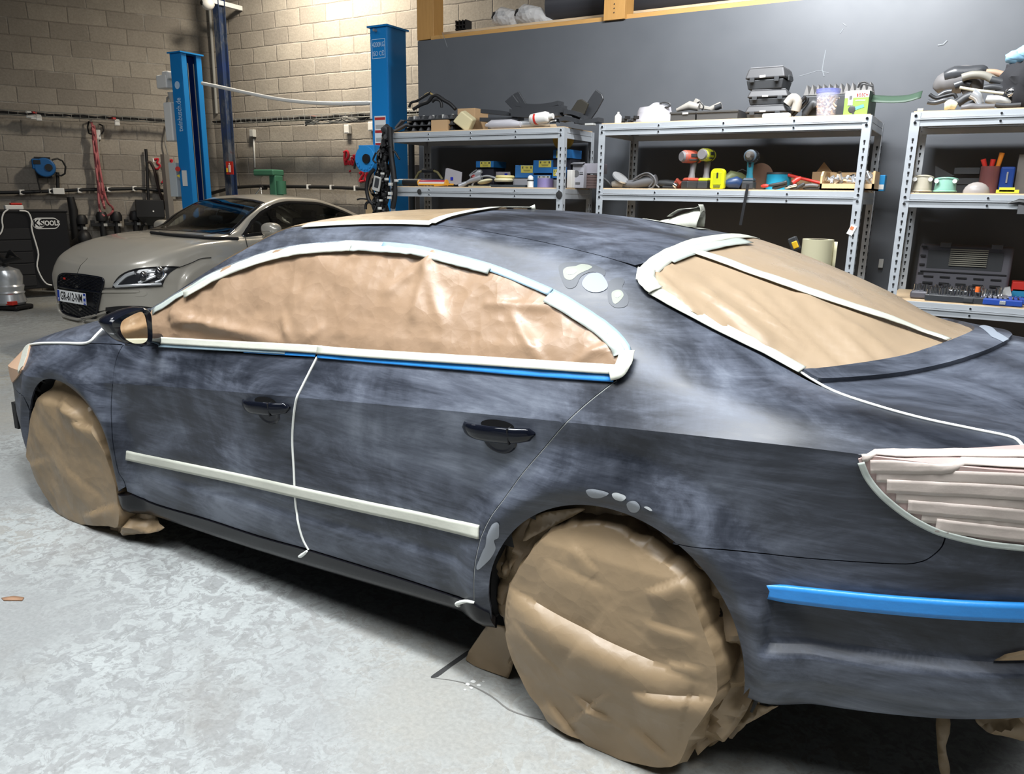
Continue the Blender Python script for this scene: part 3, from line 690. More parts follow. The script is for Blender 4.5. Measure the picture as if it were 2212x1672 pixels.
# boot lid outline
bl=px2([(1733,815),(1800,846),(1900,880),(2000,907),(2100,928),(2190,948),(2214,965)],3)
blx=[p for p in bl]
lid=[(.36,9.05)]+[(x,t) for x,t in bl if x>.36]+[(.9,9.0),(1.0,9.0),(1.07,9.2),(1.085,10),(1.088,11),(1.085,12),(1.07,12.8),(.9,13),(.6,13),(.36,12.95),(.45,12.4),(.56,11.8),(.605,11),(.56,10.2),(.45,9.5)]
panel(S,'boot_lid',lid,BODY,CAR,px=False,inset=IN*.6,h=.04)
def lipd(p,xt): return 0.0
sp=[bottom[i] for i in range(len(bottom))][::-1]
bx=np.array(bottom)
lipo=[]
spx=px2([(1733,807),(1752,820),(1772,827),(1850,822),(1950,812),(2050,791),(2130,765),(2170,745),(2188,728)],3)
spx=[p for p in spx if p[1]<=11.2]
spo=[(x,t) for x,t in bottom][::-1]+[(.605,11.0)]
sp_poly=spo+[(.755,11.0)]+[p for p in spx[::-1] if p[1]<11]
sp_full=sp_poly
panel(S,'spoiler_lip',[(x,t) for x,t in spo[:-1]]+mirr(spo[:-1])[::-1]+mirr([p for p in spx if p[1]<11])+[p for p in spx[::-1] if p[1]<11],BODY,CAR,px=False,off=.014,flange=.016,h=.03,label='dark spoiler lip under the rear window')
panel(S,'masking_tape',[(2112,716),(2128,712),(2150,728),(2176,744),(2164,750),(2138,738)],mat('sanded_clear_patch',(.30,.34,.40),.4),CAR,off=.016,flange=.001,smooth=False,label='pale sanded patch on the spoiler lip')
# ---------------------------------------------------------------- things stuck to and hung on the car
CI=CARW.inverted(); CO=CI@Vector((0,0,CAMH)); CR3=CI.to_3x3()
def cray(px,py): return (CR3@Vector(ray(px,py))).normalized()
def cy(px,py,y): d=cray(px,py); return CO+d*((y-CO.y)/d.y)
def cx_(px,py,x): d=cray(px,py); return CO+d*((x-CO.x)/d.x)
def cut_sheet(name,pts,m,parent,disp,h=.012,back=None,label=None,to3=None,step=None,zmin=.003,smooth_px_=True,hard=(),thick=.0012):
    """free paper sheet: 2d outline (u,v) meshed finely, to3(u,v,d) gives the 3d point, back=list of (depth,grow) rings behind the rim"""
    A=[pts[0]]
    for p in pts[1:]:
        if math.dist(p,A[-1])>.004: A.append(p)
    B=[]
    for i in range(len(A)):
        a,b=np.array(A[i]),np.array(A[(i+1)%len(A)]); k=max(1,int(math.ceil(np.linalg.norm(b-a)/(step or h))))
        for j in range(k): B.append(a+(b-a)*j/k)
    B=np.array(B)
    ar=np.sum(B[:,0]*np.roll(B[:,1],-1)-np.roll(B[:,0],-1)*B[:,1])
    if ar<0: B=B[::-1].copy()
    gx=np.arange(B[:,0].min(),B[:,0].max(),h); gy=np.arange(B[:,1].min(),B[:,1].max(),h*.87)
    P=np.array([(x+(h/2 if j%2 else 0),y) for j,y in enumerate(gy) for x in gx])
    P=P[inside(B,P)]; P=P[segdist(B,P,np.array([1,1]))>h*.45] if len(P) else P
    E=[]; Lp=[]
    for a,b in (disp(None,None) or []):
        a,b=np.array(a),np.array(b); k=max(2,int(np.linalg.norm(b-a)/(h*.8))); q=[a+(b-a)*i/k for i in range(k+1)]; q=[p for p in q if inside(B,np.array([p]))[0] and segdist(B,np.array([p]),np.array([1,1]))[0]>h*.6]
        if len(q)>1:
            s0=len(Lp); Lp+=q; E+=[(s0+i,s0+i+1) for i in range(len(q)-1)]
    if Lp and len(P):
        LP_=np.array(Lp); dm=np.array([np.min(np.hypot(*(LP_-p).T)) for p in P]); P=P[dm>h*.6]
    nB=len(B); V=[Vector(p) for p in B]+[Vector(p) for p in Lp]+[Vector(p) for p in P]; E=[(nB+a,nB+b) for a,b in E]
    vs,_,fs,_,_,_=delaunay_2d_cdt(V,E,[list(range(nB))],1,1e-7)
    W=[to3(v.x,v.y,disp(v.x,v.y)) for v in vs]; fs=[list(f) for f in fs]
    if back:
        ed={}
        for f in fs:
            for a,b in zip(f,f[1:]+f[:1]): ed[(a,b)]=1
        be=[e for e in ed if (e[1],e[0]) not in ed]
        c=B.mean(0); prev={}
        for e in be:
            for k in e: prev[k]=k
        for (dep,gr) in back:
            cur={}
            for k in set(i for e in be for i in e):
                v=vs[k]; d=np.array([v.x,v.y])-c; L=np.linalg.norm(d); d=d/L
                q=np.array([v.x,v.y])+d*(gr+abs(fbm((v.x,v.y,dep*3),9,3))*.03)
                cur[k]=len(W); W.append(to3(q[0],q[1],-dep+(facet((v.x,v.y,dep),9)-.3)*.03))
            for a,b in be: fs.append([b,a,prev[a],prev[b]] if prev[a]==a else [prev[b],prev[a],cur[a],cur[b]])
            if all(prev[k]==k for k in prev):
                fs=[f for f in fs]; 
                for i in range(len(be)): fs.pop()
                for a,b in be: fs.append([b,a,cur[a],cur[b]])
            prev=cur
    for w_ in W:
        if w_[2]<zmin: w_[2]=zmin
    me=bpy.data.meshes.new(name); me.from_pydata([tuple(w_) for w_ in W],[],fs); me.materials.append(m)
    me.polygons.foreach_set('use_smooth',[True]*len(me.polygons)); me.update(); me.set_sharp_from_angle(angle=math.radians(48))
    o=bpy.data.objects.new(name,me); COL.objects.link(o); o.parent=parent
    q=o.modifiers.new('s','SOLIDIFY'); q.thickness=thick; q.offset=0
    if label: o['label']=label
    return o
def plane_y(y): return lambda u,v,d: Vector((u,y-d,v))
def pxo(l,y,sub=3,hard=(),smooth=True): return [(p.x,p.z) for p in (cy(a,b,y) for a,b in (smooth_px(l,True,sub,hard) if smooth else l))]
def folds(L,y,base=None,crA=.006,crS=7,fa=.004,fs_=14):
    F_=[]
    for (x0,y0,x1,y1,am,wa,wb) in L:
        a=cy(x0,y0,y); b=cy(x1,y1,y); F_.append((a.x,a.z,b.x-a.x,b.z-a.z,am,wa,wb))
    def f(u,v):
        if u is None: return [((a,b),(a+c,b+d_)) for (a,b,c,d_,_,_,_) in F_]
        s=base(u,v) if base else 0.0
        for (ax,az,dx,dz,am,wa,wb) in F_:
            L2=dx*dx+dz*dz; L_=math.sqrt(L2); k=((u-ax)*dx+(v-az)*dz)/L2; kc=min(1,max(0,k)); ex=math.hypot(u-ax-kc*dx,v-az-kc*dz) if k!=kc else 0
            sd=((u-ax)*dz-(v-az)*dx)/L_   # positive below for left-to-right lines
            if sd>0: s+=am*(sd/wb)*math.exp(1-sd/wb-ex/.04)*(1-abs(2*kc-1)**3*.8)
            else: s+=0
        s+=creases(u,v,3,crS*.55)*crA*1.1+(facet((u+.3,v*.8,1),fs_)-.3)*fa+fbm((u,v,2),3,3)*crA*.4
        return s
    return f
# rear wheel
def wheel(a,label_):
    t_=None
    mb=MB(); 
    o=mb.lathe([(0.0,0),(.10,.0),(.20,.012),(.235,-.02),(.245,-.02),(.315,-.005),(.325,.03),(.325,.19),(.30,.215),(.0,.2)],BLACK,c=(a[0],.055,a[1]-.02 if a is AR else .325),axis=(0,1,0),n=48).build('wheel',CAR,smooth=40)
    return o
WR=wheel(AR,''); WF=wheel(AF,'')
for xx in (AF[0],AR[0]): MB().lathe([(0.0,0),(.10,.0),(.235,.02),(.315,.005),(.325,-.03),(.325,-.19),(.30,-.215),(.0,-.2)],BLACK,c=(xx,1.80,.325),axis=(0,1,0),n=40).build('wheel',CAR,smooth=40)
yR=-.005
rear_out=[(1189,1153),(1157,1181),(1125,1225),(1105,1261),(1095,1301),(1092,1342),(1097,1386),(1109,1426),(1125,1462),(1145,1502),(1173,1535),(1189,1559),(1222,1575),(1254,1595),(1278,1619),(1322,1635),(1362,1645),(1422,1655),(1461,1651),(1479,1623),(1495,1583),(1520,1548),(1548,1500),(1550,1462),(1546,1422),(1530,1382),(1513,1334),(1497,1289),(1471,1249),(1443,1225),(1402,1201),(1362,1173),(1322,1149),(1282,1139),(1230,1143)]
rc=cy(1320,1380,yR)
def domeR(u,v):
    r=math.hypot(u-rc.x,v-rc.z)/.34; b=.020*(1-r*r) if r<1 else 0
    return b-.025*max(0,min(1,(v-.58)/.10))
dR=folds([(1108,1270,1502,1462,.040,.02,.060),(1200,1460,1320,1300,.006,.05,.05),(1225,1560,1330,1470,.010,.03,.012),(1254,1490,1330,1545,.014,.02,.015),(1380,1470,1548,1508,.022,.01,.035),(1180,1200,1330,1270,.007,.02,.04),(1240,1170,1300,1230,.006,.02,.02),(1400,1270,1480,1245,.012,.015,.02),(1400,1330,1510,1370,.008,.01,.02),(1440,1420,1520,1435,.008,.01,.02),(1380,1560,1455,1640,.012,.02,.02),(1190,1510,1260,1600,.014,.012,.02),(1120,1330,1230,1440,.006,.03,.03)],yR,domeR,crA=.003,crS=5,fa=.0012)
cut_sheet('wheel_paper',pxo(rear_out,yR),PAPER,WR,dR,h=.0075,to3=plane_y(yR),back=[(.035,.006),(.11,.012),(.2,.0)],label='brown paper bag taped over the rear wheel')
def lining(a,th0,th1,y,parent,r0=.29,r1=.40,amp=.05,seed=0):
    mb=MB(); nu=int((th1-th0)/2.2); nv=8; vs=[]
    for j in range(nv+1):
        for i in range(nu+1):
            th=math.radians(th0+(th1-th0)*i/nu); r=r0+(r1-r0)*j/nv; x=a[0]+r*math.cos(th); z=a[1]+r*math.sin(th)
            q=(x,seed,z); k=(facet(q,8)-.35)*amp+fbm(q,12,3)*amp*.5
            vs.append((x,y+k+.02*(j/nv),max(.004,z+k*.2)))
    mb.add(vs,[(j*(nu+1)+i,j*(nu+1)+i+1,(j+1)*(nu+1)+i+1,(j+1)*(nu+1)+i) for j in range(nv) for i in range(nu)],PAPER)
    return mb.build('wheel_paper',parent,smooth=30,solid=.0012)
lining(AR,-48,62,.07,WR,.27,.392,.07,1); lining(AR,62,200,.07,WR,.27,.392,.05,2)
lining(AR,-60,20,.16,WR,.25,.41,.08,5)
# loose paper ends near the rear wheel
tail_o=[(1540,1360),(1560,1330),(1575,1400),(1600,1455),(1612,1500),(1640,1517),(1684,1521),(1650,1540),(1598,1560),(1560,1585),(1503,1597),(1510,1540),(1530,1480)]
cut_sheet('wheel_paper',pxo(tail_o,.14,2,hard=(6,)),PAPER,WR,folds([(1560,1380,1620,1530,.03,.02,.02),(1520,1560,1640,1525,.02,.02,.02)],.14,None,.03,9,.02,20),h=.012,to3=plane_y(.14),label='crumpled paper end behind the rear wheel')
sl=[(1141,1125),(1180,1107),(1250,1098),(1262,1102),(1200,1135),(1150,1160),(1128,1170)]
cut_sheet('wheel_paper',pxo(sl,.035,2),PAPER,WR,folds([],.035,None,.012,9,.006,18),h=.012,to3=plane_y(.035))
lf=[(1075,1180),(1100,1150),(1128,1150),(1135,1185),(1110,1235),(1100,1280),(1092,1330),(1078,1335),(1068,1290),(1072,1240)]
cut_sheet('wheel_paper',pxo(lf,.09,2),PAPER,WR,folds([(1075,1240,1125,1165,.02,.02,.02),(1070,1280,1100,1262,.03,.01,.02)],.09,None,.04,9,.025,20),h=.011,to3=plane_y(.09))
bx_=[(1056,1345),(1090,1352),(1106,1400),(1115,1425),(1098,1466),(1060,1455),(1012,1440),(1006,1425),(1012,1408)]
o0=at_z(1098,1466,.004); 
def boxp(u,v,d): return Vector((u,.12-d+(.20-v)*-.55,v))
BP=[cy(a,b,.13) for a,b in bx_]; zl=min(p.z for p in BP)
cut_sheet('wheel_paper',[(p.x,p.z) for p in BP],PAPER,WR,folds([(1020,1410,1090,1455,.008,.05,.05),(1095,1430,1113,1400,.02,.01,.01)],.13,None,.006,6,.002,14),h=.012,to3=lambda u,v,d:Vector((u,.13-d,v)),label='folded paper flap in front of the rear wheel')
# front wheel
yF=.0
front_out=[(114,831),(97,843),(80,860),(66,895),(59,940),(56,982),(61,995),(70,1004),(83,1044),(104,1086),(132,1117),(156,1131),(194,1133),(236,1135),(257,1137),(262,1110),(255,1085),(250,1052),(236,1009),(222,964),(208,923),(194,895),(173,857),(153,839),(135,832)]
fc=cy(150,985,yF)
def domeF(u,v):
    r=math.hypot(u-fc.x,v-fc.z)/.34; return (.02*(1-r*r) if r<1 else 0)-.06*max(0,min(1,(v-.56)/.12))
dF=folds([(130,850,190,900,.02,.02,.03),(170,905,230,925,.022,.01,.03),(140,870,180,880,.02,.01,.02),(150,1000,230,1080,.008,.04,.05),(60,1000,110,985,.01,.01,.03),(180,1110,255,1085,.016,.02,.03)],yF,domeF,.007,6,.003)
cut_sheet('wheel_paper',pxo(front_out,yF),PAPER,WF,dF,h=.012,to3=plane_y(yF),back=[(.04,.006),(.12,.012),(.2,.0)],label='brown paper bag taped over the front wheel')
lining(AF,10,190,.12,WF,.27,.37,.05,3); lining(AF,-50,20,.08,WF,.27,.36,.06,4)
ff_=[(245,1085),(262,1062),(277,1084),(300,1096),(315,1104),(330,1118),(361,1138),(350,1145),(255,1148),(240,1134),(250,1110)]
cut_sheet('wheel_paper',pxo(ff_,.06,2,hard=(6,)),PAPER,WF,folds([(262,1090,345,1142,.03,.02,.03),(255,1125,340,1120,.02,.02,.02)],.06,None,.03,9,.015,18),h=.013,to3=lambda u,v,d:Vector((u,.06-d-.1*max(0,.12-v),v)),label='crumpled paper end behind the front wheel')
# paper hanging under the rear bumper
hp=[(2022,1548),(2050,1550),(2052,1580),(2044,1605),(2050,1640),(2052,1675),(2040,1690),(2030,1660),(2026,1620),(2024,1590)]
cut_sheet('hanging_paper',pxo(hp,.34,2),PAPER,CAR,folds([],.34,None,.02,9,.01,20),h=.012,to3=plane_y(.34),label='narrow torn paper strip hanging under the rear bumper')
hq=[(2106,1540),(2160,1525),(2225,1500),(2225,1594),(2196,1590),(2150,1572),(2120,1562)]
cut_sheet('hanging_paper',pxo(hq,.40,2),PAPER,CAR,folds([(2120,1560,2200,1545,.03,.02,.02)],.40,None,.04,9,.02,18),h=.012,to3=plane_y(.40),label='crumpled paper hanging under the rear bumper')
# ---- door handles
def handle(px,py,px2_,py2_,door):
    x,t=S.hit((px+px2_)/2,(py+py2_)/2); x1,_=S.hit(px,py); x2,_=S.hit(px2_,py2_); L=(x2-x1)
    p=Vector(S.base(x,t)[0]); nn=Vector(S.nrm(x,t)[0]); a1=Vector(S.base(x1,S.hit(px,py)[1])[0]); a2=Vector(S.base(x2,S.hit(px2_,py2_)[1])[0])
    ux=(a2-a1).normalized(); uz=nn.cross(ux); uz=uz if uz.z>0 else -uz
    mb=MB()
    # bowl: shallow dish with raised rim
    def dish(u,v):
        a=2*math.pi*u; r=v; sx,sz=.050,.043; k=r**.8
        dep=.003 if r<.80 else (.0045 if r<.93 else .0005)
        return p+ux*(sx*k*math.cos(a)*1.15)+uz*(sz*k*math.sin(a)-.024)+nn*dep
    mb.sheet(dish,36,10,GLOSS)
    mb.sheet(lambda u,v:p+ux*(.056*v*math.cos(6.283*u))+uz*(.017*v*math.sin(6.283*u)+.018)+nn*(.0045),24,4,GAP)  # flat black ellipse painting the shade of the hollow behind the grip
    b=mb.build('door_handle',door,smooth=30,label='gloss black door handle and its bowl')
    m2=MB(); n=40
    def bar(u,v):
        s=u*2-1; th=2*math.pi*v; hh=.0235*(1-.30*abs(s)**2.5-.62*max(0,abs(s)-.90)/.10) ; out=.036*(1-abs(s)**3.2)+.005
        tk=.0095
        return p+ux*(s*L/2)+uz*(hh*math.sin(th)+.004-.010*s*s*0)+nn*(out+tk*math.cos(th)-.004)
    m2.sheet(bar,n,14,GLOSS); m2.build('grip',b,smooth=60)
    m3=MB(); m3.box(p+ux*L*.235+nn*.0325+uz*.003,(.003,.021,.046),GAP,rot=Matrix([ux,nn,uz]).transposed()); m3.build('grip_joint',b)
handle(527,872,627,882,fd); handle(1000,922,1155,940,rd)
# ---- mirror
mo=[(234,700),(240,690),(262,678),(285,669),(305,665),(318,668),(325,678),(327,700),(328,725),(326,740),(316,746),(295,746),(275,742),(258,733),(243,716)]
XM=-1.925
ring=[cx_(a,b,XM) for a,b in smooth_px(mo,True,4)]
mc=sum(ring,Vector())/len(ring); mb=MB(); prof=[(1.0,.0),(1.03,-.02),(1.0,-.055),(.86,-.095),(.6,-.125),(.0,-.14)]
vs=[];n=len(ring)
for k,dx in prof:
    for q in ring:
        d=q-mc; vs.append(mc+Vector((dx,d.y*k+(1-k)*.03,d.z*k)))
mb.add(vs,[(i*n+j,i*n+(j+1)%n,(i+1)*n+(j+1)%n,(i+1)*n+j) for i in range(len(prof)-1) for j in range(n)],GLOSS)
MIR=mb.build('wing_mirror',CAR,smooth=50,label='gloss black wing mirror')
go=[(257,703),(262,692),(280,681),(300,673),(310,676),(314,690),(315,720),(312,735),(300,741),(282,740),(266,730),(258,716)]
gl=[cx_(a,b,XM) for a,b in smooth_px(go,True,4)]
mb=MB(); gv=[q+Vector((.004,0,0)) for q in gl]; rim=[mc+(q-mc)*1.0 for q in ring]
rr=[mc+(q-mc)*.93+Vector((.012,0,0)) for q in ring]; r2=[q+Vector((.0,0,0)) for q in gl]
n=len(ring); ng=len(gl)
idx=[min(range(ng),key=lambda k:(gl[k]-q).length) for q in ring]
vs=rim+rr+[gl[i]+Vector((.010,0,0)) for i in idx]+[gl[i]+Vector((.0,0,0)) for i in idx]
mb.add(vs,[(r*n+j,r*n+(j+1)%n,(r+1)*n+(j+1)%n,(r+1)*n+j) for r in range(3) for j in range(n)],GLOSS); mb.build('mirror_frame',MIR,smooth=60)
mirm=mat('mirror_glass',(.86,.80,.66),.03,1)
mb=MB(); gz=sum(q.z for q in gl)/len(gl); mb.prism([q+Vector((.009-(q.z-gz)*.10,0,0)) for q in gl],(-.004,0,0),mirm); mb.build('mirror_glass',MIR,smooth=0)
mb=MB(); q=cx_(244,717,XM-.02); mb.ell(q,(.03,.012,.010),mat('clear_lens',(.5,.5,.52),.15,.3)); mb.build('indicator_lens',MIR)
a=cx_(322,735,XM); b=Vector(S.base(*S.hit(338,738))[0]); mb=MB(); mb.tube([a+Vector((-.05,0,0)),(a+b)/2+Vector((-.03,0,.0)),b+Vector((0,.03,0))],[.03,.026,.03],GLOSS,12); mb.build('mirror_arm',MIR)
# ---- tail light under tape
LAMP=mat('taped_red_lamp',(.46,.36,.34),.4); nn_=NT(LAMP); nn_.col(nn_.mix(nn_.noise(nn_.co((1,1,2)),14,4),(.50,.42,.38),(.42,.26,.25)))
tl=tail_top[::-1]+[]
tp=[(1854,990),(1890,981),(1950,976),(2000,974),(2100,972),(2214,965),(2300,962),(2300,1195),(2214,1187),(2120,1176),(2043,1158),(2000,1140),(1950,1110),(1905,1070),(1875,1035),(1860,1008)]
TL=panel(S,'tail_light',tp,LAMP,CAR,off=.006,h=.012,hard=(0,6,7),label='tail light wrapped in overlapping masking tape')
lampt=m_tape('lamp_tape',(.53,.47,.42),(.46,.385,.35),.4)
for i,(y0,y1,x0) in enumerate(((984,980,1862),(1004,1003,1880),(1024,1030,1893),(1046,1058,1915),(1068,1086,1935),(1090,1112,1960),(1110,1138,1990),(1130,1164,2020))):
    ribbon_px(S,'lamp_tape',[(x0,y0),(x0+90,y0+(y1-y0)*.3+1),(x0+200,y0+(y1-y0)*.65+2),(2260,y1+6)],.031 if i else .024,lampt,TL,off=.0078+.0016*(i%2),thick=.0003,disp=jit(18,.003))
ribbon_px(S,'lamp_tape',[(1860,995),(1875,1030),(1905,1066),(1950,1104),(2000,1134),(2043,1151),(2120,1169),(2214,1180)],.014,TAPET,TL,off=.010,disp=jit(12,.003))
# ---- blue strip and lower mouldings on the bumper
S0=Surf(C_,plan,YC,[5],(-.2,1.095),None); S0.bvh(CARW)
ribbon_px(S0,'bumper_strip',[(1643,1270),(1700,1278),(1800,1289),(1900,1299),(2000,1307),(2100,1313),(2230,1318)],[.030,.040,.041,.041,.042,.042,.042],TAPEB,CAR,off=.012,thick=.006,label='blue taped moulding strip on the rear bumper')
panel(S,'reflector_paper',[(2146,1428),(2170,1414),(2230,1400),(2230,1426)],PAPER,CAR,off=.012,smooth=False,label='papered reflector at the edge of the bumper')
# ---- filler and primer spots
P1=mat('khaki_primer_spot',(.21,.225,.185),.5); P2=mat('white_filler_spot',(.50,.52,.56),.5); P3=mat('pale_grey_primer_spot',(.20,.225,.285),.5); P4=mat('dark_primer_halo',(.05,.056,.068),.5); P5=mat('arch_primer_spot',(.26,.28,.31),.5)
c3=lambda l:[(800+.3165*a,420+.3165*b) for a,b in l]; c6=lambda l:[(900+.402*a,1000+.402*b) for a,b in l]
def spot(l,m,o): panel(S,'filler_spot',l,m,CAR,off=o+.0006,flange=0,sub=5,h=.009,step=.007)
spot(c3([(1285,500),(1310,590),(1345,640),(1400,630),(1440,560),(1520,530),(1590,560),(1600,520),(1520,480),(1400,465),(1320,470)]),P4,.0006)
spot(c3([(1630,600),(1690,570),(1735,590),(1720,640),(1760,700),(1750,760),(1680,775),(1630,740),(1620,680)]),P4,.0006)
spot(c3([(1316,525),(1330,575),(1375,585),(1425,545),(1515,500),(1450,478),(1400,492),(1340,500)]),P1,.0012)
spot(c3([(1343,525),(1350,550),(1390,545),(1412,522),(1380,512)]),P2,.0018)
spot(c3([(1447,600),(1460,640),(1510,668),(1580,665),(1622,630),(1600,575),(1560,540),(1490,548)]),P3,.0012)
spot(c3([(1650,670),(1655,735),(1680,748),(1728,695),(1705,655)]),P1,.0012); spot(c3([(1668,678),(1680,708),(1712,690),(1700,668)]),P2,.0018)
spot(c6([(915,145),(935,180),(985,186),(1035,162),(960,141)]),P5,.0012); spot(c6([(1052,165),(1070,193),(1108,202),(1128,180),(1080,160)]),P2 if 0 else mat('light_primer_spot',(.42,.44,.45),.5),.0012)
spot(c6([(1130,225),(1150,260),(1185,262),(1203,235),(1180,205),(1145,205)]),P5,.0012); spot(c6([(1222,235),(1245,250),(1270,256),(1245,234)]),MATS['light_primer_spot'],.0012)
spot(c6([(410,330),(440,318),(446,350),(440,400),(418,415),(424,455),(405,500),(365,545),(330,572),(326,550),(345,500),(372,440),(385,380)]),P5,.0012)
# ---- roof aerial wrapped in tape
x,t=S.hit(1462,486); bp_=Vector(S.base(x,t)[0]); nu=Vector(S.nrm(x,t)[0])
mb=MB(); L_=.10
def fin(u,v):
    s=u; a=math.pi*v; hh=.006+.072*(s**1.3)*(1-.25*max(0,s-.85)/.15); wdt=.014+.028*s
    p_=bp_+Vector((-.11+.20*s,0,0)); k=(facet((s,v,0),5)-.3)*.006
    return p_+Vector((0,(wdt+k)*math.cos(a),0))+nu*((hh+k)*math.sin(a)-.004)
mb.sheet(fin,20,12,TAPE); mb.build('aerial',CAR,smooth=30,solid=.001,label='roof aerial wrapped in cream tape')
mb=MB(); q0=bp_+Vector((-.03,0,.03)); q1=bp_+Vector((.085,0,.075)); 
def flag(u,v): 
    p_=q0.lerp(q1,u); return p_+Vector((0,(v-.5)*.05,.008*math.sin(u*5)+.012*u*(facet((u,v,3),4))))
mb.sheet(flag,12,4,TAPE); 
def flag2(u,v): return q1+Vector((.01*math.sin(u*3),(v-.5)*.05,-.045*u))
mb.sheet(flag2,6,4,TAPE)
mb.build('masking_tape',CAR,smooth=30,solid=.001,label='stiff loop of tape standing up behind the aerial')
mb=MB(); mb.sheet(lambda u,v:Vector(S.pos(x-.13+.24*u,t+.10*(v-.5)*3*(.4+.6*u),.003+.002*facet((u*4,v*4,0),2))[0]),14,8,TAPE); mb.build('masking_tape',CAR,smooth=30)
# small tag of tape standing at the roof edge
x2,t2=S.hit(1148,445); q=Vector(S.base(x2,t2)[0]); mb=MB(); mb.add([q+Vector((-.02,0,0)),q+Vector((.02,0,0)),q+Vector((.015,0,.02)),q+Vector((-.005,0,.012))],[(0,1,2,3)],TAPE); mb.build('masking_tape',CAR,solid=.001)
# front number plate bracket seen past the nose
pbk=cy(24,898,.22); MB().box((pbk.x+.015,.26,pbk.z),(.04,.06,.15),BLACK).build('plate_bracket',CAR,bev=.004)
# ================================================================ BUILDING
def sepxz(n,src='Object',sx=1,sz=1):
    s=n.n('ShaderNodeSeparateXYZ'); n.l(n.tc.outputs[src],s.inputs[0]); c=n.n('ShaderNodeCombineXYZ')
    n.l(s.outputs[0],c.inputs[0]); n.l(s.outputs[2],c.inputs[1]); return c.outputs[0]
def m_block():
    m=mat('concrete_block_wall',(.4,.36,.3),.9,spec=.2); n=NT(m); v=sepxz(n)
    wob=n.noise(v,4.0,5,.65,0,'Color'); vv=n.mix(.03,v,wob,'ADD')
    b=n.n('ShaderNodeTexBrick',offset=.5); b.inputs['Scale'].default_value=1; b.inputs['Brick Width'].default_value=.5; b.inputs['Row Height'].default_value=.225
    b.inputs['Mortar Size'].default_value=.014; b.inputs['Mortar Smooth'].default_value=1.0; b.inputs['Bias'].default_value=0
    b.inputs['Color1'].default_value=(.44,.40,.345,1); b.inputs['Color2'].default_value=(.31,.28,.245,1); b.inputs['Mortar'].default_value=(.27,.24,.21,1)
    n.l(vv,b.inputs['Vector'])
    pale=n.ramp(n.noise(v,1.7,5,.6),[(.50,g(0)),(.66,g(1))]); mm=n.math('MULTIPLY',b.outputs['Fac'],pale)
    c=n.mix(mm,b.outputs['Color'],(.55,.53,.49)); c=n.mix(n.ramp(n.noise(v,2.4,6,.7),[(.3,g(.0)),(.75,g(.55))]),c,(.25,.225,.195),'MIX')
    c=n.mix(.35,c,n.ramp(n.noise(v,34,4,.7),[(.3,g(.35)),(.7,g(1))]),'MULTIPLY'); n.col(c)
    h=n.math('ADD',n.math('MULTIPLY',b.outputs['Fac'],-1.0),n.math('MULTIPLY',n.noise(v,18,5,.7),.7)); n.bump(h,.5,.015); return m
BLOCK=m_block()
def m_floor():
    m=mat('worn_concrete_floor',(.4,.4,.4),.6); n=NT(m); c=n.co()
    base=n.ramp(n.noise(c,.35,4,.55),[(.35,(.35,.33,.275)),(.55,(.275,.28,.275)),(.7,(.25,.262,.262))])
    fl=n.noise(c,15,9,.70,.9); k=n.ramp(fl,[(.475,g(0)),(.50,g(1))]); lim=n.ramp(n.noise(c,.9,4,.6),[(.36,g(.08)),(.60,g(1))])
    a=n.mix(n.math('MULTIPLY',k,lim),base,(.38,.40,.395))
    d=n.noise(n.co((1,1,1),rot=(0,0,1.2)),19,8,.72,1.0); kd=n.ramp(d,[(.545,g(0)),(.57,g(1))])
    a=n.mix(n.math('MULTIPLY',kd,n.math('MULTIPLY',lim,.42)),a,(.17,.17,.165))
    st=n.ramp(n.noise(c,1.3,6,.65,.4),[(.56,g(0)),(.68,g(.5))]); a=n.mix(st,a,(.21,.20,.185))
    sp=n.ramp(n.noise(c,70,3,.6),[(.3,g(.82)),(.7,g(1.0))]); a=n.mix(1.0,a,sp,'MULTIPLY'); n.col(a)
    n.rough(n.ramp(fl,[(.45,g(.62)),(.55,g(.42))])); n.bump(n.math('ADD',n.math('MULTIPLY',k,.4),n.noise(c,40,4,.7)),.22,.004); return m
FLOORM=m_floor()
mb=MB(); mb.box((-6,2.3,-.05),(26,15,.1),FLOORM); struct(mb.build('floor'))
# cracks and joint beside the rear wheel
crk=mat('floor_crack_dark',(.03,.03,.03),.9)
def wall(name,x0,y0,x1,y1,z0,z1,m,th=.2):
    L=math.hypot(x1-x0,y1-y0); mb=MB(); mb.box((L/2,th/2,(z0+z1)/2),(L,th,z1-z0),m); o=mb.build(name); o.location=(x0,y0,0); o.rotation_euler=(0,0,math.atan2(y1-y0,x1-x0)); return struct(o)
wall('wall_back',-10.72,8.6,6.0,8.6,0,6.2,BLOCK)
wall('wall_left',-18.3,-3.61,-10.72,8.60,0,6.2,BLOCK)
def m_slate():
    m=mat('slate_grey_board',(.12,.13,.145),.42); n=NT(m); v=sepxz(n); n.col(n.mix(n.ramp(n.noise(v,1.5,4),[(.3,g(0)),(.7,g(1))]),(.072,.078,.088),(.088,.094,.104)))
    n.rough(n.ramp(n.noise(v,4,5,.6),[(.3,g(.40)),(.7,g(.5))])); n.bump(n.noise(v,30,3),.04,.002); return m
SLATE=m_slate()
mb=MB(); mb.box((.72,5.98,1.415),(10.58,.12,2.83),SLATE); PAN=struct(mb.build('wall_partition'))
scr=mat('scratch_pale',(.20,.215,.23),.6)
for pts,r in (([(1784,108),(1780,128),(1776,150),(1780,165)],.0035),([(1790,158),(1768,152),(1750,158),(1725,165)],.002),([(2046,88),(2038,96),(2026,98)],.005),([(955,70),(962,88),(966,102)],.002),([(1815,72),(1822,62)],.003),([(1820,50),(1828,56)],.003)):
    MB().tube([at_y(a,b,5.92) for a,b in pts],r,scr,6).build('scratch',PAN)
wall('wall_right',6.0,9.0,6.0,-4.0,0,6.2,BLOCK)
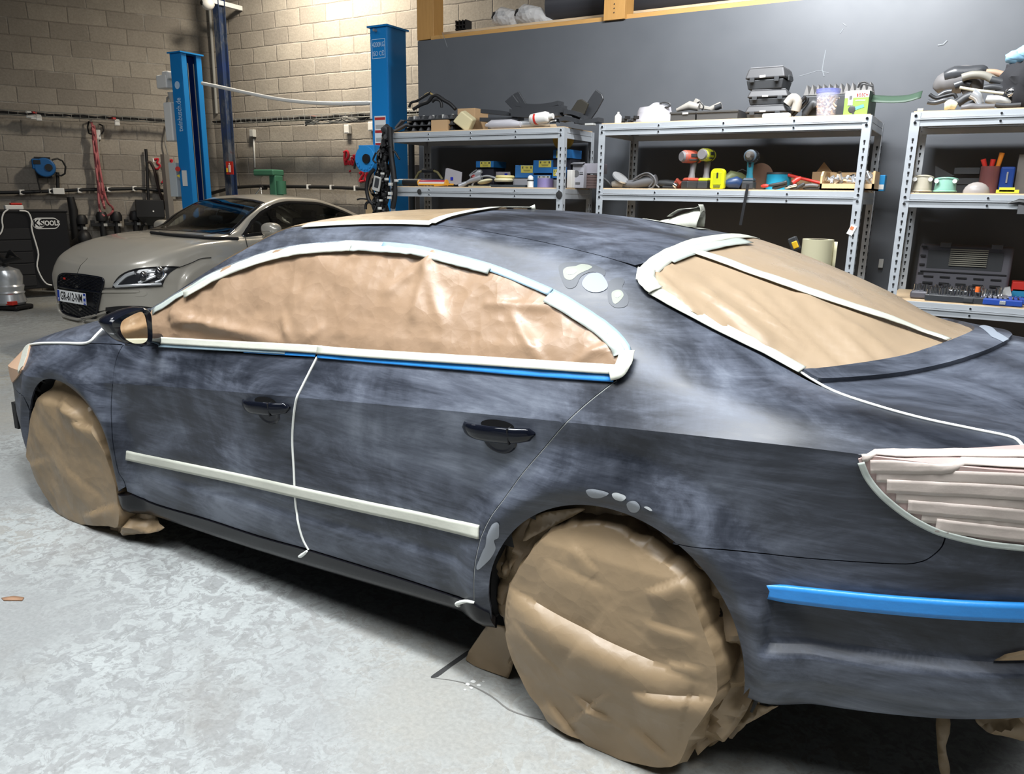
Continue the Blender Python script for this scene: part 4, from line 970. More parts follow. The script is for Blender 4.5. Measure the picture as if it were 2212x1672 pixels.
mb=MB(); mb.box((-6,2.3,6.25),(26,15,.1),mat('corrugated_roof_sheet',(.28,.29,.31),.6)); struct(mb.build('ceiling'))
# ---- timber frame over the partition
def m_wood(name,c1,c2,sc=1.0,rough=.6,dirn=(1,1,8)):
    m=mat(name,c1,rough); n=NT(m); f=n.noise(n.co(dirn),6*sc,6,.6,.4); n.col(n.mix(f,c1,c2)); n.bump(f,.15,.004); return m
OAK=m_wood('yellow_pine',(.50,.28,.085),(.36,.18,.05),1,.5,(9,9,1)); OAKH=m_wood('yellow_pine_rail',(.52,.30,.10),(.36,.19,.055),1,.5,(1,9,9)); BROWN=m_wood('aged_timber',(.16,.09,.05),(.09,.05,.03),1,.7,(1,9,9)); PLY=m_wood('pale_board',(.62,.47,.30),(.50,.36,.22),.6,.6,(1,4,4)); PINE=m_wood('light_pine',(.66,.47,.26),(.56,.38,.2),.8,.55,(1,6,6))
def zat(px,py,y): return at_y(px,py,y).z
xa=at_y(901,40,5.95).x; xb=at_y(937,40,5.95).x; zb=zat(920,86,5.95)
mb=MB(); mb.box(((xa+xb)/2,6.02,(zb+6.2)/2),(xb-xa,.15,6.2-zb),OAK); o=mb.build('timber_post',bev=.004); tag(o,'yellow timber post at the left end of the grey partition','post','timber posts on the partition')
xa=at_y(1311,20,5.95).x; xb=at_y(1356,20,5.95).x; zb=zat(1333,42,5.90)
mb=MB(); mb.box(((xa+xb)/2,5.98,(zb+6.2)/2),(xb-xa,.17,6.2-zb),OAK); 
for k in range(3): mb.ell(((xa+xb)/2,5.892,zb+.05+.03*k),(.005,.003,.005),crk)
o=mb.build('timber_post',bev=.004); tag(o,'yellow timber post crossing the top edge of the grey partition beside the black roll','post','timber posts on the partition')
zr=2.83; mb=MB(); mb.box((.76-.0,5.99,zr+.018),(10.4,.10,.036),OAKH); o=mb.build('timber_rail',bev=.003); tag(o,'long yellow timber rail capping the grey partition','rail')
zf=zat(940,72,6.27); mb=MB(); mb.box((.6,6.87,zf-.03),(10.8,1.25,.05),PLY); mb.box((.6,6.27,zf-.09),(10.8,.06,.13),BROWN); o=mb.build('storage_loft',bev=.002); tag(o,'timber storage loft behind the top of the grey partition','loft')
ZF=zf-.005
rub=mat('rubber_membrane',(.035,.036,.042),.4)
p=at_y(1184,18,6.35); q=at_y(1500,-10,6.35)
mb=MB(); mb.cyl((p.x,6.42,ZF+.135),(p.x+2.6,6.42,ZF+.135),.135,rub,n=28); o=mb.build('membrane_roll',smooth=50); tag(o,'thick black roll lying on the timber storage loft','roll')
plas=mat('clear_plastic_wrap',(.62,.62,.62),.25,alpha=.62); n=NT(plas); n.bump(n.vor(n.co(),24),.5,.02)
for k,(a,b_) in enumerate(((1088,'clear plastic wrapped coil on the loft, left of two'),(1138,'clear plastic wrapped bundle on the loft beside the black roll'))):
    p=at_y(a,32,6.35); mb=MB(); mb.tube([p+Vector((-.10,0,-.0)),p+Vector((-.02,0,.01)),p+Vector((.12,0,-.02)),p+Vector((.26 if k else .12,0,-.08))],[.05,.085,.075,.02],plas,14)
    mb.tube([p+Vector((-.085,-.04,0)),p+Vector((-.07,-.05,.03)),p+Vector((.03,-.04,.03))],.02,BLACK,8); o=mb.build('wrapped_bundle',smooth=40); o.location.z=ZF-(p.z-.085) ; tag(o,b_,'bundle','wrapped bundles on the loft')
p=at_y(1001,55,6.3); mb=MB(); 
for i in range(4): mb.box((p.x-.05+.035*i,6.3,ZF+.045),(.006,.10,.09),BLACK)
for i in range(3): mb.box((p.x,6.3,ZF+.012+.033*i),(.115,.10,.008),BLACK)
o=mb.build('slotted_crate'); tag(o,'small black slotted crate on the timber storage loft','crate')
# ---- steel column in the corner with the extinguisher sign
steel=mat('flaked_blue_steel',(.02,.04,.10),.5); n=NT(steel); n.col(n.ramp(n.noise(n.co((1,1,.5)),3,6,.7),[(.35,(.012,.03,.12)),(.5,(.02,.035,.075)),(.60,(.10,.11,.13)),(.68,(.09,.02,.02))]))
def hcol(px0,px1,y,name):
    a=at_y(px0,300,y); b=at_y(px1,300,y); w_=(b.x-a.x); cx0=(a.x+b.x)/2; mb=MB()
    mb.box((cx0,y,3.1),(w_,.012,6.2),steel); mb.box((cx0,y+.11,3.1),(w_,.012,6.2),steel); mb.box((cx0,y+.055,3.1),(.012,.11,6.2),steel)
    return mb.build(name),cx0,w_
COLM,ccx,cw=hcol(480,492,8.15,'steel_column'); tag(COLM,'dark blue flaking steel column in the corner of the block walls','column')
SGN=mat('sign_red',(.55,.03,.02),.4); WHT=mat('white_paint',(.75,.76,.76),.45); YEL=mat('yellow_print',(.75,.55,.03),.5)
a=at_y(489,349,8.13); b=at_y(506,377,8.13); mb=MB(); mb.box(((a.x+b.x)/2,8.12,(a.z+b.z)/2),(b.x-a.x,.006,a.z-b.z),SGN); o=mb.build('extinguisher_sign'); tag(o,'red fire extinguisher sign on the steel column','sign')
sx,sz=(a.x+b.x)/2,(a.z+b.z)/2; hh=a.z-b.z
MB().box((sx,8.115,sz-.01),(.045,.004,hh*.55),WHT).box((sx,8.115,sz+hh*.32),(.018,.004,hh*.12),WHT).build('extinguisher_symbol',o,bev=.002); MB().box((sx-.06,8.115,sz-.03),(.03,.004,.06),YEL).build('flame_symbol',o)
# security camera and its conduit
GREYP=mat('grey_conduit',(.42,.42,.40),.5); WP=mat('white_plastic',(.78,.78,.76),.4)
p=at_y(449,8,8.0); t=thing('security_camera','white dome security camera at the top beside the steel column','camera',p)
MB().ell((0,0,0),(.10,.09,.085),WP).build('housing',t,smooth=50); MB().ell((-.03,-.075,0),(.035,.025,.035),mat('camera_lens',(.01,.01,.01),.1)).build('lens',t,smooth=50); MB().box((0,.31,.05),(.06,.56,.06),WP).build('bracket',t)
o=MB().tube([at_y(453,18,8.58),at_y(468,245,8.58)],.022,GREYP,10).build('conduit_pipe',smooth=50); tag(o,'thin vertical conduit below the security camera','conduit')
# ---- cable trays (wire mesh with cables) and water pipe
ZT=2.5; ZC=1.55
wl=lambda s,off=.1:Vector((-18.3+ (7.58*s)+.85*off, -3.61+(12.21*s)-.527*off,0))   # along left wall
def swl(px,py,off=.1):
    """pixel -> left wall plane"""
    r=ray(px,py); n0=Vector((.85,-.527)); P0=Vector((-10.72,8.60))+n0*off; t=(n0.x*P0.x+n0.y*P0.y)/(n0.x*r[0]+n0.y*r[1]); return Vector((r[0]*t,r[1]*t,CAMH+r[2]*t))
WIRE=mat('galvanised_wire',(.40,.40,.38),.4,.6); CAB=mat('black_cable',(.012,.012,.013),.5); CABG=mat('grey_cable',(.25,.245,.23),.6)
def tray(name,p0,p1,label,n_cab,seed,cabs=CAB):
    rnd=random.Random(seed); p0,p1=Vector(p0),Vector(p1); d=(p1-p0); L=d.length; d.normalize(); nrm_=Vector((d.y,-d.x,0)); mb=MB()
    for o_,z_ in ((0,.06),(0,0),(.05,-.005),(.1,0),(.1,.06)): mb.tube([p0+nrm_*o_+Vector((0,0,z_)),p1+nrm_*o_+Vector((0,0,z_))],.004,WIRE,4)
    k=0
    while k<L:
        q=p0+d*k; mb.tube([q+Vector((0,0,.06)),q,q+nrm_*.1,q+nrm_*.1+Vector((0,0,.06))],.0035,WIRE,4); k+=.11
    o=mb.build(name); tag(o,label,'cable tray')
    for c in range(n_cab):
        pts=[p0+d*(L*i/24)+nrm_*(.02+.06*rnd.random())+Vector((0,0,.012+.03*rnd.random())) for i in range(25)]
        MB().tube(pts,.011,cabs if rnd.random()<.75 else CABG,6).build('cable',o,smooth=50)
    return o
BT=tray('cable_tray',(-10.4,8.40,ZT),(-4.9,8.40,ZT),'wire mesh cable tray along the back block wall',6,3)
a=swl(-60,245,.16); b=swl(440,272,.16); a.z=b.z=ZT; tray('cable_tray',a,b,'wire mesh cable tray along the left block wall',5,5)
# loose grey cables at the right part of the back tray
mb=MB(); rnd=random.Random(4)
o=None
for c in range(9):
    pts=[at_y(660+18*i,262-10*(i/8)**1.2+rnd.uniform(-7,9),8.35) for i in range(9)]; MB().tube(pts,.012,CABG if c%3 else CAB,6).build('cable',BT,smooth=50)
def pipe(name,pts,r,m,label,clips,cat='pipe'):
    o=MB().tube(pts,r,m,10).build(name,smooth=50); tag(o,label,cat)
    for q in clips: MB().box(q,(.03,.07,.07),WP).build('pipe_clip',o,bev=.004)
    return o
pts=[swl(-60,417,.08),swl(60,415,.08),swl(180,410,.08),swl(300,407,.08),swl(372,414,.08),swl(440,414,.08)]
pipe('air_pipe',pts,.026,CAB,'black air pipe along the left block wall',[swl(x,y,.08) for x,y in ((47,415),(110,413),(172,411),(235,409),(290,407))])
pts=[at_y(455,418,8.5),at_y(503,405,8.5),at_y(560,402,8.5),at_y(620,403,8.5),at_y(700,404,8.5),at_y(790,408,8.5)]
pipe('air_pipe',pts,.026,CAB,'black air pipe along the back block wall',[at_y(x,y,8.5) for x,y in ((667,404),(717,405),(769,407))])
def sock(p,w,h,label,m=WP,rz=0,dep=.06):
    o=MB().box((0,0,0),(w,dep,h),m).build('junction_box',bev=.006,loc=p,rot=(0,0,rz)); MB().box((0,-dep/2-.002,0),(w*.8,.004,h*.8),m).build('cover_plate',o,bev=.003); return tag(o,label,'junction box')
LWA=math.atan2(12.21,7.58)
sock(at_y(546,288,8.565),.09,.11,'small grey junction box above the green drill press',mat('grey_box',(.5,.5,.48),.5)); sock(at_y(751,279,8.565),.09,.12,'white junction box under the back cable tray'); sock(at_y(803,273,8.565),.09,.12,'white junction box against the right blue lift post')
o=MB().tube([at_y(548,300,8.585),at_y(551,362,8.585)],.012,WP,8).build('conduit_pipe',smooth=50); tag(o,'thin white conduit running down to the green drill press','conduit')
for (x,y,l) in ((62,247,'white junction box at the far left of the cable tray'),(72,250,'white junction box next to the far left one on the cable tray'),(84,253,'tall white junction box on the left wall cable tray'),(253,264,'white junction box on the cable tray near the left lift post'),(212,291,'grey junction box beside the red hose hook')):
    sock(swl(x,y,.20 if y<280 else .035),.07,.10 if x!=212 else .14,l,rz=LWA)
redt=mat('red_tag',(.45,.03,.03),.5)
for i,(x,y) in enumerate(((71,243),(242,256))): o=MB().box(swl(x,y,.2),(.12,.05,.03),redt).build('red_tag',bev=.004); tag(o,('red tag above the boxes at the left end of the cable tray','small dull red tag on the cable tray between hose hook and lift post')[i],'tag')
o=MB().box(at_y(673,255,8.38),(.14,.04,.04),redt).build('red_tag',bev=.004); tag(o,'red tag lying on the back wall cable tray','tag')
# painted writing on the block walls
RED=mat('red_spray_paint',(.50,.012,.03),.7)
def graf(strokes,y,name,lab,r=.022,fn=None):
    fn=fn or (lambda a,b:at_y(a,b,y)); mb=MB()
    for s_ in strokes: mb.tube([fn(a,b) for a,b in (smooth_px(s_,False,4) if len(s_)>1 else [s_[0],(s_[0][0]+1,s_[0][1])])],r if len(s_)>1 else r*1.7,RED,6)
    o=mb.build(name,smooth=50); tag(o,lab,'graffiti'); return o
c3_=lambda l:[(440+.2532*a,.2532*b) for a,b in l]
graf([c3_([(1205,1300),(1200,1350),(1210,1410)]),c3_([(1195,1300),(1225,1290),(1235,1330),(1210,1370)]),c3_([(1225,1405),(1232,1375),(1245,1400),(1255,1375),(1268,1405),(1280,1385),(1262,1350),(1290,1345)]),c3_([(1295,1335),(1300,1410)]),c3_([(1275,1328),(1330,1325)]),c3_([(1246,1458),(1250,1462)]),c3_([(1330,1480),(1352,1465),(1362,1485),(1330,1545),(1375,1540)]),c3_([(1400,1465),(1380,1510),(1392,1550),(1410,1520),(1420,1480)])],8.585,'wall_writing','red sprayed letters and numbers on the back wall left of the lift post',.017)
c1_=lambda l:[(.2532*a,.2532*b) for a,b in l]
graf([c1_([(1315,1360),(1350,1355),(1340,1390),(1365,1410),(1345,1440),(1320,1435)]),c1_([(1400,1365),(1380,1380),(1415,1410),(1400,1440),(1380,1425),(1410,1390),(1400,1365)]),c1_([(1440,1370),(1470,1365),(1450,1410)]),c1_([(1380,1560),(1420,1500),(1445,1475)]),c1_([(1420,1490),(1470,1470),(1495,1475)]),c1_([(1445,1500),(1450,1580)])],0,'wall_writing','faded red sprayed numbers on the left wall behind the lift post',.015,lambda a,b:swl(a,b,.012))
# ---- two post car lift
LB=mat('lift_blue_paint',(.012,.22,.58),.3); LBD=mat('lift_blue_inner',(.008,.03,.16),.45)
def post(cx0,cy0,zt,label,openx):
    t=thing('lift_post',label,'car lift',(cx0,cy0,0),0,'posts of the two post car lift'); w,d=.20,.28
    mb=MB()
    mb.box((0,-d/2,zt/2),(w,.012,zt),LB); mb.box((0,d/2,zt/2),(w,.012,zt),LB); mb.box((-openx*w/2,0,zt/2),(.012,d,zt),LB)
    for s in (-1,1): mb.box((openx*w/2,s*(d/2-.035),zt/2),(.012,.07,zt),LB)
    mb.build('column',t,bev=.002)
    mb=MB(); mb.box((-openx*.02,0,zt/2),(.01,d-.03,zt-.02),LBD); mb.build('inner_guide',t)
    for s in (-.035,.05): MB().tube([(openx*(w/2-.03),s,zt-.1),(openx*(w/2-.03),s,.4)],.007,CABG,6).build('steel_cable',t)
    MB().box((0,0,zt+.008),(w+.05,d+.05,.016),LB).build('top_plate',t); MB().box((0,0,.01),(.5,.45,.02),LB).build('base_plate',t)
    MB().box((openx*.02,0,.30),(w*.8,d*.8,.5),LBD).build('carriage',t,bev=.006)
    MB().box((openx*.35,-.30,.12),(.9,.09,.09),LB,rot=-openx*.5).build('swing_arm',t,bev=.005)
    return t
P1_=at_d(400,115,9.35); P2_=at_d(838,60,7.45)
LP1=post(P1_.x,P1_.y,P1_.z-.02,'bright blue lift post with white web address lettering behind the beige car',1)
LP2=post(P2_.x,P2_.y,P2_.z-.02,'blue lift post with framed 4200KG lettering beside the grey shelves',-1)
PW=mat('pale_print',(.50,.70,.92),.5)
fa=axes((1,0,0),(0,0,1)); fv=axes((0,0,1),(-1,0,0))
def zl(py,P): return at_y(0,0,1) if 0 else None
def relz(px,py,P): r=ray(px,py); t_=(P.y-.146)/r[1]; return CAMH+r[2]*t_
zt0=relz(389,205,P1_); zt1=relz(393,290,P1_)
text('twinbusch.de',.13,PW,(-.0,-.149,(zt0+zt1)/2),fv,LP1,'column_lettering',sx=abs(zt1-zt0)/.80,bold=.001)
mb=MB(); mb.lathe([(0,0),(.045,0),(.045,.003),(0,.003)],PW,c=(0,-.147,relz(383,184,P1_)),axis=(0,-1,0),n=20); e_=mb.build('round_emblem',LP1)
zk=relz(820,105,P2_); text('4200KG',.062,PW,(0,-.149,zk+.035),fa,LP2,'column_lettering',sx=.72); text('ISO CЄ',.062,PW,(0,-.149,zk-.045),fa,LP2,'column_lettering',sx=.72)
mb=MB()
for a_,b_,c_,d_ in ((0,.085,.16,.005),(0,-.085,.16,.005),(-.08,0,.005,.17),(.08,0,.005,.17)): mb.box((a_,-.147,zk+b_),(c_,.003,d_),PW)
mb.build('lettering_frame',LP2)
zs=relz(821,290,P2_); mb=MB(); mb.box((0,-.148,zs),(.14,.003,.34),WP); 
for i in range(3): mb.box((0,-.150,zs+.145-.12*i),(.13,.003,.025),redt); mb.box((0,-.150,zs+.07-.12*i),(.11,.003,.035),GREYP)
mb.build('warning_labels',LP2)
MB().cyl((-.02,-.15,P2_.z-.05),(-.02,-.19,P2_.z-.05),.012,WIRE).build('bolt',LP2)
# overhead hose between the posts
hp_=[(437,180),(480,189),(540,202),(600,214),(660,221),(720,224),(780,223),(803,222)]
pts=[]
for i,(a,b) in enumerate(smooth_px(hp_,False,3)): 
    k=(a-437)/366; yy=P1_.y+(P2_.y-P1_.y)*k-.12; pts.append(at_y(a,b,yy))
o=MB().tube(pts+[pts[-1]+Vector((0,0,-.15))],.020,WP,10).build('hydraulic_hose',smooth=50); tag(o,'pale hose sagging between the two blue lift posts','hose')
# power unit on the left post
t=LP1; q=lambda px,py,yy: at_y(px,py,yy)-Vector((P1_.x,P1_.y,0))
yy=P1_.y-.05
MB().box(q(360,178,yy),(.20,.16,.16),WP).box(q(366,164,yy),(.12,.14,.10),WP).build('motor',t,bev=.02)
MB().tube([q(370,205,yy),q(362,212,yy),q(360,240,yy),q(366,258,yy),q(374,252,yy),q(376,232,yy)],.016,CABG,8).build('motor_hose',t,smooth=50)
MB().cyl(q(371,200,yy),q(373,222,yy),.05,GREYP,r2=.03).build('valve_block',t)
a=q(368,222,yy); b=q(382,306,yy); MB().box(((a.x+b.x)/2,(a.y),(a.z+b.z)/2),(.15,.16,a.z-b.z),WP).build('oil_tank',t,bev=.02)
a=q(377,352,yy); b=q(388,425,yy); cb=MB().box((a.x+.05,a.y,(a.z+b.z)/2),(.14,.16,a.z-b.z),mat('control_box_grey',(.55,.60,.62),.5)).build('control_box',t,bev=.006)
MB().cyl(q(384,365,yy-.09),q(384,365,yy-.13),.03,SGN).build('stop_button',cb); MB().cyl(q(386,380,yy-.09),q(386,380,yy-.10),.026,YEL,n=3).build('warning_triangle',cb)
a=q(391,368,P1_.y-.15); b=q(407,402,P1_.y-.15); MB().box(((a.x+b.x)/2,a.y,(a.z+b.z)/2),(.09,.004,a.z-b.z),WP).build('instruction_sheet',t)
o=MB().box(swl(366,450,.3),(.09,.09,1.6),mat('bare_metal_bar',(.4,.38,.36),.4,.7)).build('metal_bar'); o.location.z=.0; tag(o,'upright bare metal bar leaning behind the left lift post','bar')
# ================================================================ BEIGE COUPE
def thin_glass():
    m=bpy.data.materials.new('car_glass'); m.use_nodes=True; t=m.node_tree; t.nodes.clear(); o=t.nodes.new('ShaderNodeOutputMaterial'); mx=t.nodes.new('ShaderNodeMixShader'); a=t.nodes.new('ShaderNodeBsdfTransparent'); b=t.nodes.new('ShaderNodeBsdfGlossy'); f=t.nodes.new('ShaderNodeFresnel')
    a.inputs[0].default_value=(.78,.84,.83,1); b.inputs['Roughness'].default_value=.02; f.inputs[0].default_value=1.5
    t.links.new(f.outputs[0],mx.inputs[0]); t.links.new(a.outputs[0],mx.inputs[1]); t.links.new(b.outputs[0],mx.inputs[2]); t.links.new(mx.outputs[0],o.inputs[0]); return m
BEI=mat('beige_metallic_paint',(.40,.375,.325),.28,.25,coat=.8); GLS=thin_glass(); CHR=mat('chrome',(.75,.76,.78),.12,1)
TH=math.radians(268.3); TS=1.045*.92
P0=Vector((-7.92*.92,4.51*.92,0)); xd=Vector((-math.cos(TH),-math.sin(TH),0)); yd=Vector((math.cos(TH-math.pi/2),math.sin(TH-math.pi/2),0))
xd=xd*TS; yd=yd*TS; TO=P0-yd*.92
TW=Matrix([[xd.x,yd.x,0,TO.x],[xd.y,yd.y,0,TO.y],[0,0,TS,.12],[0,0,0,1]])
TT=thing('coupe','beige metallic coupe with French number plate parked between the blue lift posts','car'); TT.matrix_world=TW
tplan=([0,.03,.08,.15,.25,.40,.60,.9,1.5,3.2,3.8,4.02,4.12,4.18],[.915,.56,.33,.20,.11,.045,.01,0,.02,0,.04,.16,.38,.915])
DX=lambda v:([0,.15,.5,4.18],[v,v*.8,0,0])
TC=[
 (([0,4.18],[.13,.13]),([0,.5,4.18],[.13,.15,.2])),
 (([0,4.18],[.05,.05]),([0,.5,1,3,4.18],[.15,.17,.2,.2,.25]),DX(.02)),
 (([0,.6,1.0,4.18],[.02,.01,.01,.02]),([0,1,4.18],[.38,.40,.45]),DX(.0)),
 (([0,4.18],[.0,.0]),([0,1,3,4.18],[.565,.62,.66,.66]),DX(.0)),
 (([0,.6,1.2,2,3.2,4.18],[.06,.06,.05,.06,.05,.08]),([0,.15,.3,.6,.87,1.2,1.6,2.2,3,3.4,4.0,4.18],[.69,.725,.755,.84,.895,.915,.92,.95,.98,.97,.89,.85]),DX(.05)),
 (([0,4.18],[.16,.16]),([0,.15,.3,.6,.9,1.2,1.4,1.6,2.2,3,3.5,4.18],[.73,.785,.825,.895,.94,.955,.965,.98,1.01,1.03,.99,.88]),DX(.09)),
 (([0,1.0,1.3,1.8,2.2,2.7,3.2,3.5,4.18],[.34,.28,.20,.27,.31,.32,.27,.22,.24]),([0,.15,.3,.6,.9,1.2,1.35,1.6,1.9,2.2,2.6,3.0,3.4,3.6,4.18],[.755,.82,.865,.93,.97,.985,1.015,1.16,1.285,1.335,1.325,1.25,1.11,1.03,.89]),DX(.12)),
 (([0,1.2,1.5,2.0,4.18],[.52,.36,.30,.36,.40]),([0,.15,.3,.6,.9,1.2,1.38,1.6,1.9,2.2,2.6,3.0,3.4,3.8,4.18],[.77,.84,.885,.95,.985,1.0,1.045,1.185,1.325,1.38,1.37,1.29,1.16,1.0,.90]),DX(.135)),
 (([0,4.18],[.92,.92]),([0,.15,.3,.6,.9,1.15,1.25,1.5,1.8,2.0,2.3,2.7,3.1,3.5,3.9,4.18],[.775,.85,.90,.965,.995,1.005,1.02,1.17,1.315,1.375,1.41,1.39,1.31,1.17,1.0,.91]),DX(.14)),
]
def tdisp(x,z,t):
    d=np.zeros_like(x)
    for xc in (.90,3.37):
        r=np.hypot(x-xc,z-.33); d+=.022*(1-sstep(.40,.47,r))*(t<4.5)
    return d
TQ=Surf(TC,tplan,.92,[],(0.0,4.18),tdisp); TXG=np.concatenate([[0,.001,.0025,.005,.008,.012,.017,.023,.030,.038,.047,.057,.07,.085,.10],np.arange(.12,4.14,.02),[4.15,4.165,4.175,4.18]]); TQ.bvh(TW,gx=TXG,nt=8)
def tpx(l,sub=3,hard=(),cl=True): return [TQ.hit(*p) for p in smooth_px(l,cl,sub,hard)]
WS=[(326,505),(385,511),(450,516),(514,517),(526,500),(537,482),(569,442),(537,432),(504,429),(472,428),(441,433),(407,448),(363,476),(340,493)]
wsx=tpx(WS,3,(0,3,6))
far_=2*TQ.T
wsx=[(1.24,5.75+1.2),(1.20,7),(1.19,8),(1.20,9),(1.27,9.95),(1.42,9.25),(1.62,9.1),(1.86,9.05),(1.90,8.6),(1.92,8),(1.90,7.4),(1.86,6.95),(1.62,6.90),(1.42,6.75),(1.27,6.05)]
SW=[(1.42,5.06),(1.50,5.45),(1.60,5.72),(1.75,5.86),(1.95,5.93),(2.2,5.95),(2.6,5.95),(2.9,5.90),(3.15,5.72),(3.38,5.35),(3.45,5.06),(2.9,5.05),(2.2,5.05)]
def poly_in(P,xt): return inside(np.array(P),xt)
X=TXG; Tn=np.linspace(0,far_,far_*10+1); GX,GT=np.meshgrid(X,Tn,indexing='ij'); XT=np.stack([GX.ravel(),GT.ravel()],1)
Pp=TQ.base(XT[:,0],XT[:,1]); n_=len(Tn); mb=MB(); fs=[]
cxt=np.stack([XT[:,0]+.011,XT[:,1]+.05],1)
SWm=[(x,far_-t) for x,t in SW]; RWt=[(3.0,6.95),(2.96,8),(3.0,9.05),(3.5,9.1),(3.56,8),(3.5,6.9)]
cut=poly_in(wsx,cxt)|poly_in(SW,cxt)|poly_in(SWm,cxt)|poly_in(RWt,cxt)
for i in range(len(X)-1):
    for j in range(n_-1):
        a=i*n_+j
        if cut[a]: continue
        c=Pp[a]
        if any(math.hypot(c[0]-xc,c[2]-.30)<.31 for xc in (.90,3.37)) and (Tn[j]<4.2 or Tn[j]>far_-4.3): continue
        fs.append((a,a+n_,a+n_+1,a+1))
mb.add(Pp,fs,BEI); mb.build('body',TT,smooth=60)
# body fill at the ends
def tpanel(nm,l,m,off=.004,px=True,hard=(),label=None,h=.03,disp=None,sm=True): return panel(TQ,nm,l,m,TT,off=off,flange=.01,px=px,hard=hard,h=h,label=label,disp=disp,smooth=sm)
FRIT=mat('glass_border_black',(.008,.008,.009),.15)
for nm,pl in (('windscreen',wsx),('side_window',SW),('side_window',SWm),('rear_window',RWt)):
    tpanel(nm,pl,GLS,.001,px=False); P=np.array(pl+pl[:1],float); xt=[]
    for i in range(len(pl)):
        for k in range(8): xt.append(P[i]+(P[i+1]-P[i])*k/8)
    xt.append(P[0]); ribbon_xt(TQ,'window_seal',np.array(xt),.05 if nm=='windscreen' else .04,FRIT,TT,off=.003)
# interior
INT=mat('dark_interior',(.012,.013,.015),.7)
MB().box((1.62,.92,.80),(.70,1.35,.26),INT).box((1.42,.92,.90),(.42,1.3,.07),INT).build('dashboard',TT,bev=.04)
for y in (.56,1.28): MB().box((2.35,y,.62),(.5,.46,.16),INT).box((2.66,y,.88),(.14,.44,.52),INT,taper=.8).box((2.72,y,1.17),(.08,.22,.12),INT).build('seat',TT,bev=.03)
MB().tube([(1.86+.06*math.sin(a),.56+.18*math.cos(a),.93+.17*math.sin(a)) for a in np.linspace(0,2*math.pi,24,endpoint=False)],.016,INT,8,closed=True).box((1.84,.56,.92),(.05,.16,.08),INT).build('steering_wheel',TT,smooth=40)
MB().ell((1.66,.92,1.135),(.02,.12,.035),INT,pw=.7).cyl((1.66,.92,1.15),(1.70,.92,1.24),.012,INT).build('rear_view_mirror',TT,smooth=50)
MB().box((2.2,.92,.28),(3.2,1.5,.16),GAP).build('floor_pan',TT)
# grille, plate, lights
DG=mat('grille_black',(.008,.008,.010),.3); n=NT(DG)
gr=[(130,597),(138,592),(160,592.5),(184,594.7),(221,601),(225.5,607),(223,622),(219.4,634),(213.8,660),(210,682),(205,686),(191,687.5),(175,686.5),(140,675),(134,660),(128.5,622),(127.6,609)]
GR=pxsheet(TQ,'grille',gr,DG,TT,.006)
gx=tpx(gr,4); GP=np.array(gx)
# diamond mesh bars lying in the grille opening
mbm=MB()
Pmin=(125,590);
def gray(a,b): x,t=TQ.hit(a,b); return Vector(TQ.pos(x,t,.012)[0])
for s in (-1,1):
    for k in range(-8,26):
        pts=[]
        for i in range(0,22):
            a=124+5.0*i; b=596+k*7.2+s*(i*5.0)*.62+(a-124)*.1+(0 if s>0 else 30)
            if inside(np.array(gr),np.array([[a,b]]))[0] and not (134<a<204 and 620+(a-134)*.13<b<650+(a-134)*.16): pts.append(gray(a,b)) if gray(a,b).z<.76 else None
            else:
                if len(pts)>1: mbm.tube(pts,.0035,GLOSS,4)
                pts=[]
        if len(pts)>1: mbm.tube(pts,.0035,GLOSS,4)
mbm.build('grille_mesh',GR,smooth=50)
frame=[Vector(TQ.pos(x,t,.010)[0]) for x,t in gx]; frame=[p for i,p in enumerate(frame) if (p-frame[i-1]).length<.12 or (p-frame[(i+1)%len(frame)]).length<.12]
frame=[p for p in frame if p.z<.80]; MB().tube(frame,.010,GLOSS,8,closed=True).build('grille_frame',GR,smooth=60)
MB().tube([gray(129,618),gray(150,622),gray(185,627),gray(221,632)],.012,GLOSS,8).build('grille_bar',GR,smooth=60)
# number plate: flat plate standing in front of the grille
c4=[(134.7,623.4),(202.7,631.8),(203,659.2),(136,648.5)]
PC=[gray(*q) for q in c4]; ctr=sum(PC,Vector())/4+Vector((-.03,0,0))
rr_=(PC[1]+PC[2]-PC[0]-PC[3]); wv=Vector((0,1,0)); 
# plate axes in car space: width runs toward the car's near side (image right = -y here)
pw_=.53; ph_=.115
r_=Vector((rr_.x,rr_.y,0)).normalized(); u_=Vector((.05,0,1)).normalized(); PM=axes(r_,u_)
n3=PM.col[2]
if n3.x>0: PM=axes(-r_,u_); n3=PM.col[2]
ctr=ctr+Vector((-.02,0,0))
mbp=MB(); mbp.box((0,0,0),(pw_,ph_,.006),WHT); pl=mbp.build('number_plate',TT,bev=.004); pl.matrix_local=Matrix.Translation(ctr)@PM.to_4x4(); pl['label']='white French number plate'
BLU=mat('plate_blue',(.01,.04,.30),.4); INK=mat('plate_ink',(.012,.012,.014),.5)
I3=Matrix.Identity(3)
MB().box((-pw_/2+.022,0,.0035),(.040,ph_-.006,.002),BLU).build('plate_band',pl); MB().box((pw_/2-.022,0,.0035),(.040,ph_-.006,.002),BLU).build('plate_band',pl)
text('GR-612-NM',.112,INK,(0,-.001,.004),I3,pl,'plate_letters',sx=.73,bold=.0015)
text('F',.034,WHT,(-pw_/2+.022,-.035,.0052),I3,pl,'plate_letters'); text('15',.036,WHT,(pw_/2-.022,-.034,.0052),I3,pl,'plate_letters')
MB().lathe([(0,0),(.014,0),(.014,.002),(0,.002)],WHT,c=(pw_/2-.022,.02,.0045)).build('plate_emblem',pl)
text('TT',.030,CHR,gray(140,601)+Vector((-.012,0,0)),PM,GR,'grille_badge'); MB().box(gray(144.5,601.5)+Vector((-.012,0,0)),(.006,.03,.018),SGN).build('grille_badge',GR)
